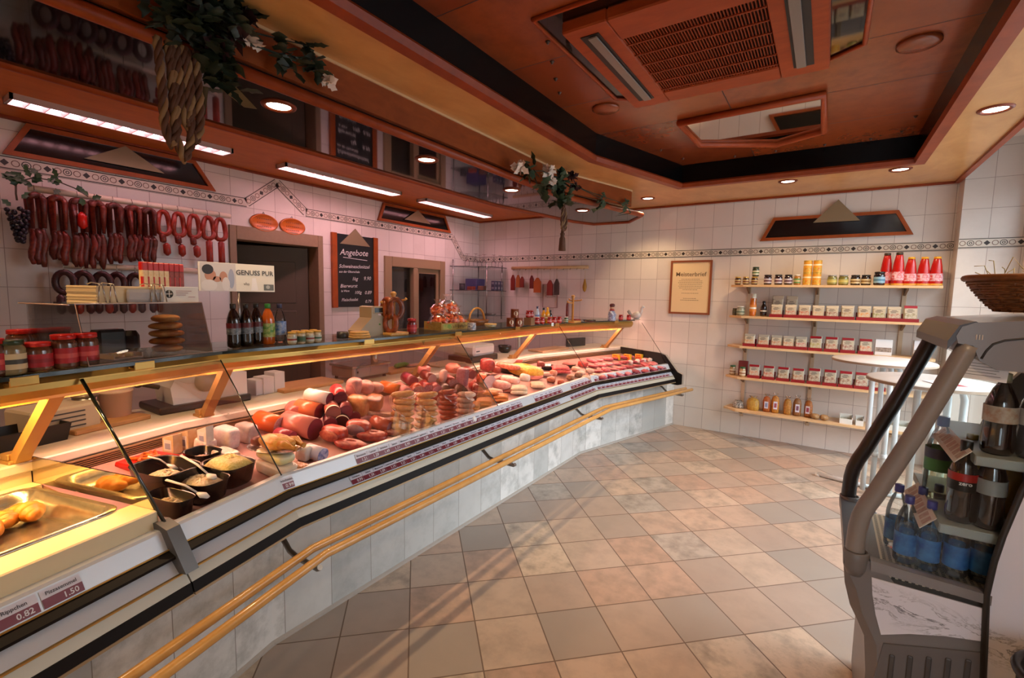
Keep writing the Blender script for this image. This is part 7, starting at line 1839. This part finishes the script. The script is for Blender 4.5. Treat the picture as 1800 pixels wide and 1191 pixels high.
MB().tube([(-.045, -.01, .03), (-.075, -.01, .075), (-.07, -.01, .085)], [.012, .014, .003], 10).build('tail', M('8a8078', .3, coat=.5), t)
MB().lathe([(.03, 0), (.032, .005), (.02, .012), (.001, .012)], 16).build('base', M('9a9088', .4), t)

t.scale = (1.3,) * 3
# ------------------------------------------------------------------ server side: tools on the worktop
LZ = .9006
def lg(px, py, dmax=-.66):
    p = onZ(px, py, LZ); b = Vector((p.x, p.y, 0)).normalized()
    for _ in range(60):
        if dco(p) > dmax: p = p + b * .01
        elif dco(p) < -.90: p = p - b * .01
    p.z = LZ
    return p
def board(px, py, w, d, h, label, rz, c=('c08a58', 'a87444'), nm='cutting_board'):
    p = lg(px, py, -.60 - d / 2 * 0 - .12); o = MB().box((-w / 2, -d / 2, 0), (w / 2, d / 2, h), .004).build(nm, wood('chop_' + c[0], c[0], c[1], .5, 6., (1, 6, 1), 0)); o.location = p; o.rotation_euler = (0, 0, rz)
    return tag(o, label, 'board', 'boards on the worktop')
board(535, 672, .42, .24, .02, 'large wooden cutting board on the worktop beside the paper bins', PI / 2)
board(704, 643, .40, .22, .018, 'wooden cutting board on the worktop behind the middle gold strut', PI / 2)
board(780, 640, .34, .22, .012, 'thin pale cutting board before the white scale', PI / 2, ('c8a080', 'b89070'))
board(965, 615, .52, .20, .02, 'pale cutting board near the far end of the worktop', PI / 2 - .1, ('c8a07c', 'b88c68'))
board(175, 745, .30, .22, .02, 'wooden board at the near end of the worktop beside the partition', PI / 2 + .26)
def scale(px, py, label, dark):
    p = lg(px, py, -.74); t = thing('platform_scale', label, 'scale', p, PI / 2)
    if not dark:
        MB().box((-.16, -.12, .02), (.16, .12, .09), .008).build('body', M('a89490', .35, .4), t)
        MB().box((-.17, -.13, .09), (.17, .13, .105), .004).build('pan', m_steel, t)
        MB().cyl((.05, -.09, .02), (.05, -.09, .26), .026, 18).build('column', m_steel, t)
        for x in (-.13, .13):
            for y in (-.1, .1): MB().cyl((x, y, 0), (x, y, .02), .012, 10).build('foot', M('3a3432', .5), t)
        MB().lathe([(.001, 0), (.008, 0), (.008, .001), (.001, .001)], 12).build('knob', M('1a1816', .4), t).matrix_basis = Matrix.Translation((-.12, -.1215, .06)) @ Matrix.Rotation(PI / 2, 4, 'X')
    else:
        MB().box((-.20, -.14, 0), (.20, .14, .055), .008).build('base', M('2a2220', .4), t)
        MB().box((-.14, -.12, .055), (.18, .13, .15), .02).build('body', M('d0c8c6', .35), t)
        MB().box((-.11, -.1215, .09), (-.06, -.12, .10)).build('badge', M('3a3a40', .4), t)
    return t
scale(634, 655, 'steel platform scale with a round column on the worktop', False)
scale(832, 632, 'white and dark scale on the worktop between the far gold struts', True)
for i, (px, w, h) in enumerate(((448, .05, .09), (464, .07, .10), (483, .07, .12))):
    p = lg(px, 690 - i * 4, -.62); o = MB().box((-w / 2, -.05, 0), (w / 2, .05, h), .003).build('paper_bin', M('c8c0c4', .45)); o.location = p; o.rotation_euler = (0, 0, PI / 2 + .1); tag(o, 'white paper box beside the large cutting board, ' + ordn[i] + ' from the slicer', 'box', 'white boxes beside the cutting board')
p = lg(355, 708, -.74); t = thing('meat_slicer', 'white enamel meat slicer on a dark base on the worktop', 'slicer', p, PI / 2)
MB().box((-.24, -.13, 0), (.20, .13, .035), .008).build('base', M('2a1c18', .4), t)
q = MB(); pr = [(-.17, .035), (.19, .035), (.19, .16), (.08, .19), (.0, .14), (-.10, .13), (-.16, .16), (-.18, .12)]
q.loft([[(x, -.10, z) for x, z in pr], [(x, .10, z) for x, z in pr]], True, True, False); q.build('body', M('d8d4d2', .25, coat=.4), t)
q = MB(); q.lathe([(.001, 0), (.055, .001), (.058, .004), (.001, .006)], 32); o = q.build('blade', M('b8b4b0', .5, .5), t); o.matrix_basis = Matrix.Translation((-.02, -.108, .14)) @ Matrix.Rotation(PI / 2, 4, 'X')
q = MB(); q.cyl((-.2, -.02, .12), (-.28, -.02, .15), .012, 10); q.ball((-.285, -.02, .152), .022); q.build('handle', M('1a1614', .4), t)
p = lg(202, 722, -.68); o = MB().lathe([(.055, 0), (.058, .004), (.068, .13), (.072, .132), (.070, .138), (.001, .138)], 22, sx=1.2).build('plastic_tub', M('c8a890', .35, sss=.2)); o.location = p; tag(o, 'translucent plastic tub on the worktop behind the first glass seam', 'tub')
t = thing('steel_pot', 'small cylindrical steel pot on the worktop beside the plastic tub', 'pot', lg(152, 735, -.70), 0)
MB().lathe([(.062, 0), (.064, .004), (.062, .03), (.045, .035), (.045, .13), (.001, .13)], 24).build('pot_body', m_steel, t); MB().lathe([(.047, .13), (.049, .136), (.03, .145), (.001, .147)], 24).build('lid', M('8a7a68', .3, .6), t)
t = thing('vented_appliance', 'beige appliance with vent slots at the near end of the worktop', 'appliance', lg(98, 760, -.72), .26 + PI / 2)
MB().box((-.12, -.09, 0), (.12, .09, .12), .01).build('body', M('b8a488', .45), t)
q = MB()
for k in range(4): q.box((-.08, -.0915, .03 + k * .02), (.06, -.089, .036 + k * .02))
q.build('vent_slots', M('3a3028', .5), t)
t = thing('roasting_pan', 'dark roasting pan on the worktop at the picture edge', 'pan', lg(28, 790, -.80), .26 + PI / 2)
q = MB(); q.loft([[(x * k, y * k, z) for x, y in ((-.14, -.08), (.14, -.08), (.14, .08), (-.14, .08))] for k, z in ((.9, 0), (1, .07), (.97, .07), (.88, .008))], True, True, False); q.build('pan_body', M('241c18', .35, .4), t)
o = MB().tube([(-.09, 0, .02), (-.05, .012, .02), (0, .015, .02), (.05, .01, .02), (.085, -.004, .02)], [.008, .019, .02, .019, .008], 12).build('cucumber', M('3a6a2c', .35, two='4a7a34', vscale=60)); p = lg(706, 634, -.80); o.location = (p.x, p.y, p.z + .019); o.rotation_euler = (0, 0, PI / 2 + .2); tag(o, 'green cucumber lying on the back of the worktop', 'cucumber')
p = lg(730, 632, -.84); t = thing('meat_tray', 'dark tray with minced scraps beside the cucumber', 'tray', p, PI / 2); MB().box((-.12, -.05, 0), (.12, .05, .02), .006).build('tray_body', M('2a2422', .4), t); MB().ball((0, 0, .02), .04, 12, 6, (2.2, .9, .4)).build('scraps', fm('b0705a', 'c89080', 90, bump=.5), t)
p = lg(887, 617, -.80); o = MB().lathe([(.04, 0), (.06, .02), (.072, .075), (.068, .075), (.055, .02), (.001, .014)], 24).build('mixing_bowl', M('1c1614', .3)); o.location = p; tag(o, 'deep black bowl on the worktop beside the white and dark scale', 'bowl')
o = MB().cyl((0, 0, 0), (0, 0, .16), .014, 12).build('roll_holder', M('b8b0a8', .35)); o.location = lg(912, 614, -.86); tag(o, 'short pale upright tube beside the deep black bowl', 'holder')
p = lg(1012, 604, -.72); o = MB().box((-.16, -.02, 0), (.16, .02, .10), .004).build('splash_panel', M('2a2624', .4)); o.location = p; o.rotation_euler = (0, 0, PI / 2 - .26); tag(o, 'dark upright panel at the far end of the worktop', 'panel')
q = MB()
for k in range(4): q.tube([(-.06 + .004 * k, -.02 + k * .012, .004 + k * .001), (.07, -.01 + k * .011, .005 + k * .001)], .004, 6, flat=.5)
o = q.build('pastry_stirrer', wood('stick_wood', 'c8a070', 'a8804c', .5)); p = lg(850, 620, -.70); o.location = p; tag(o, 'bundle of thin wooden sticks lying by the white and dark scale', 'sticks')
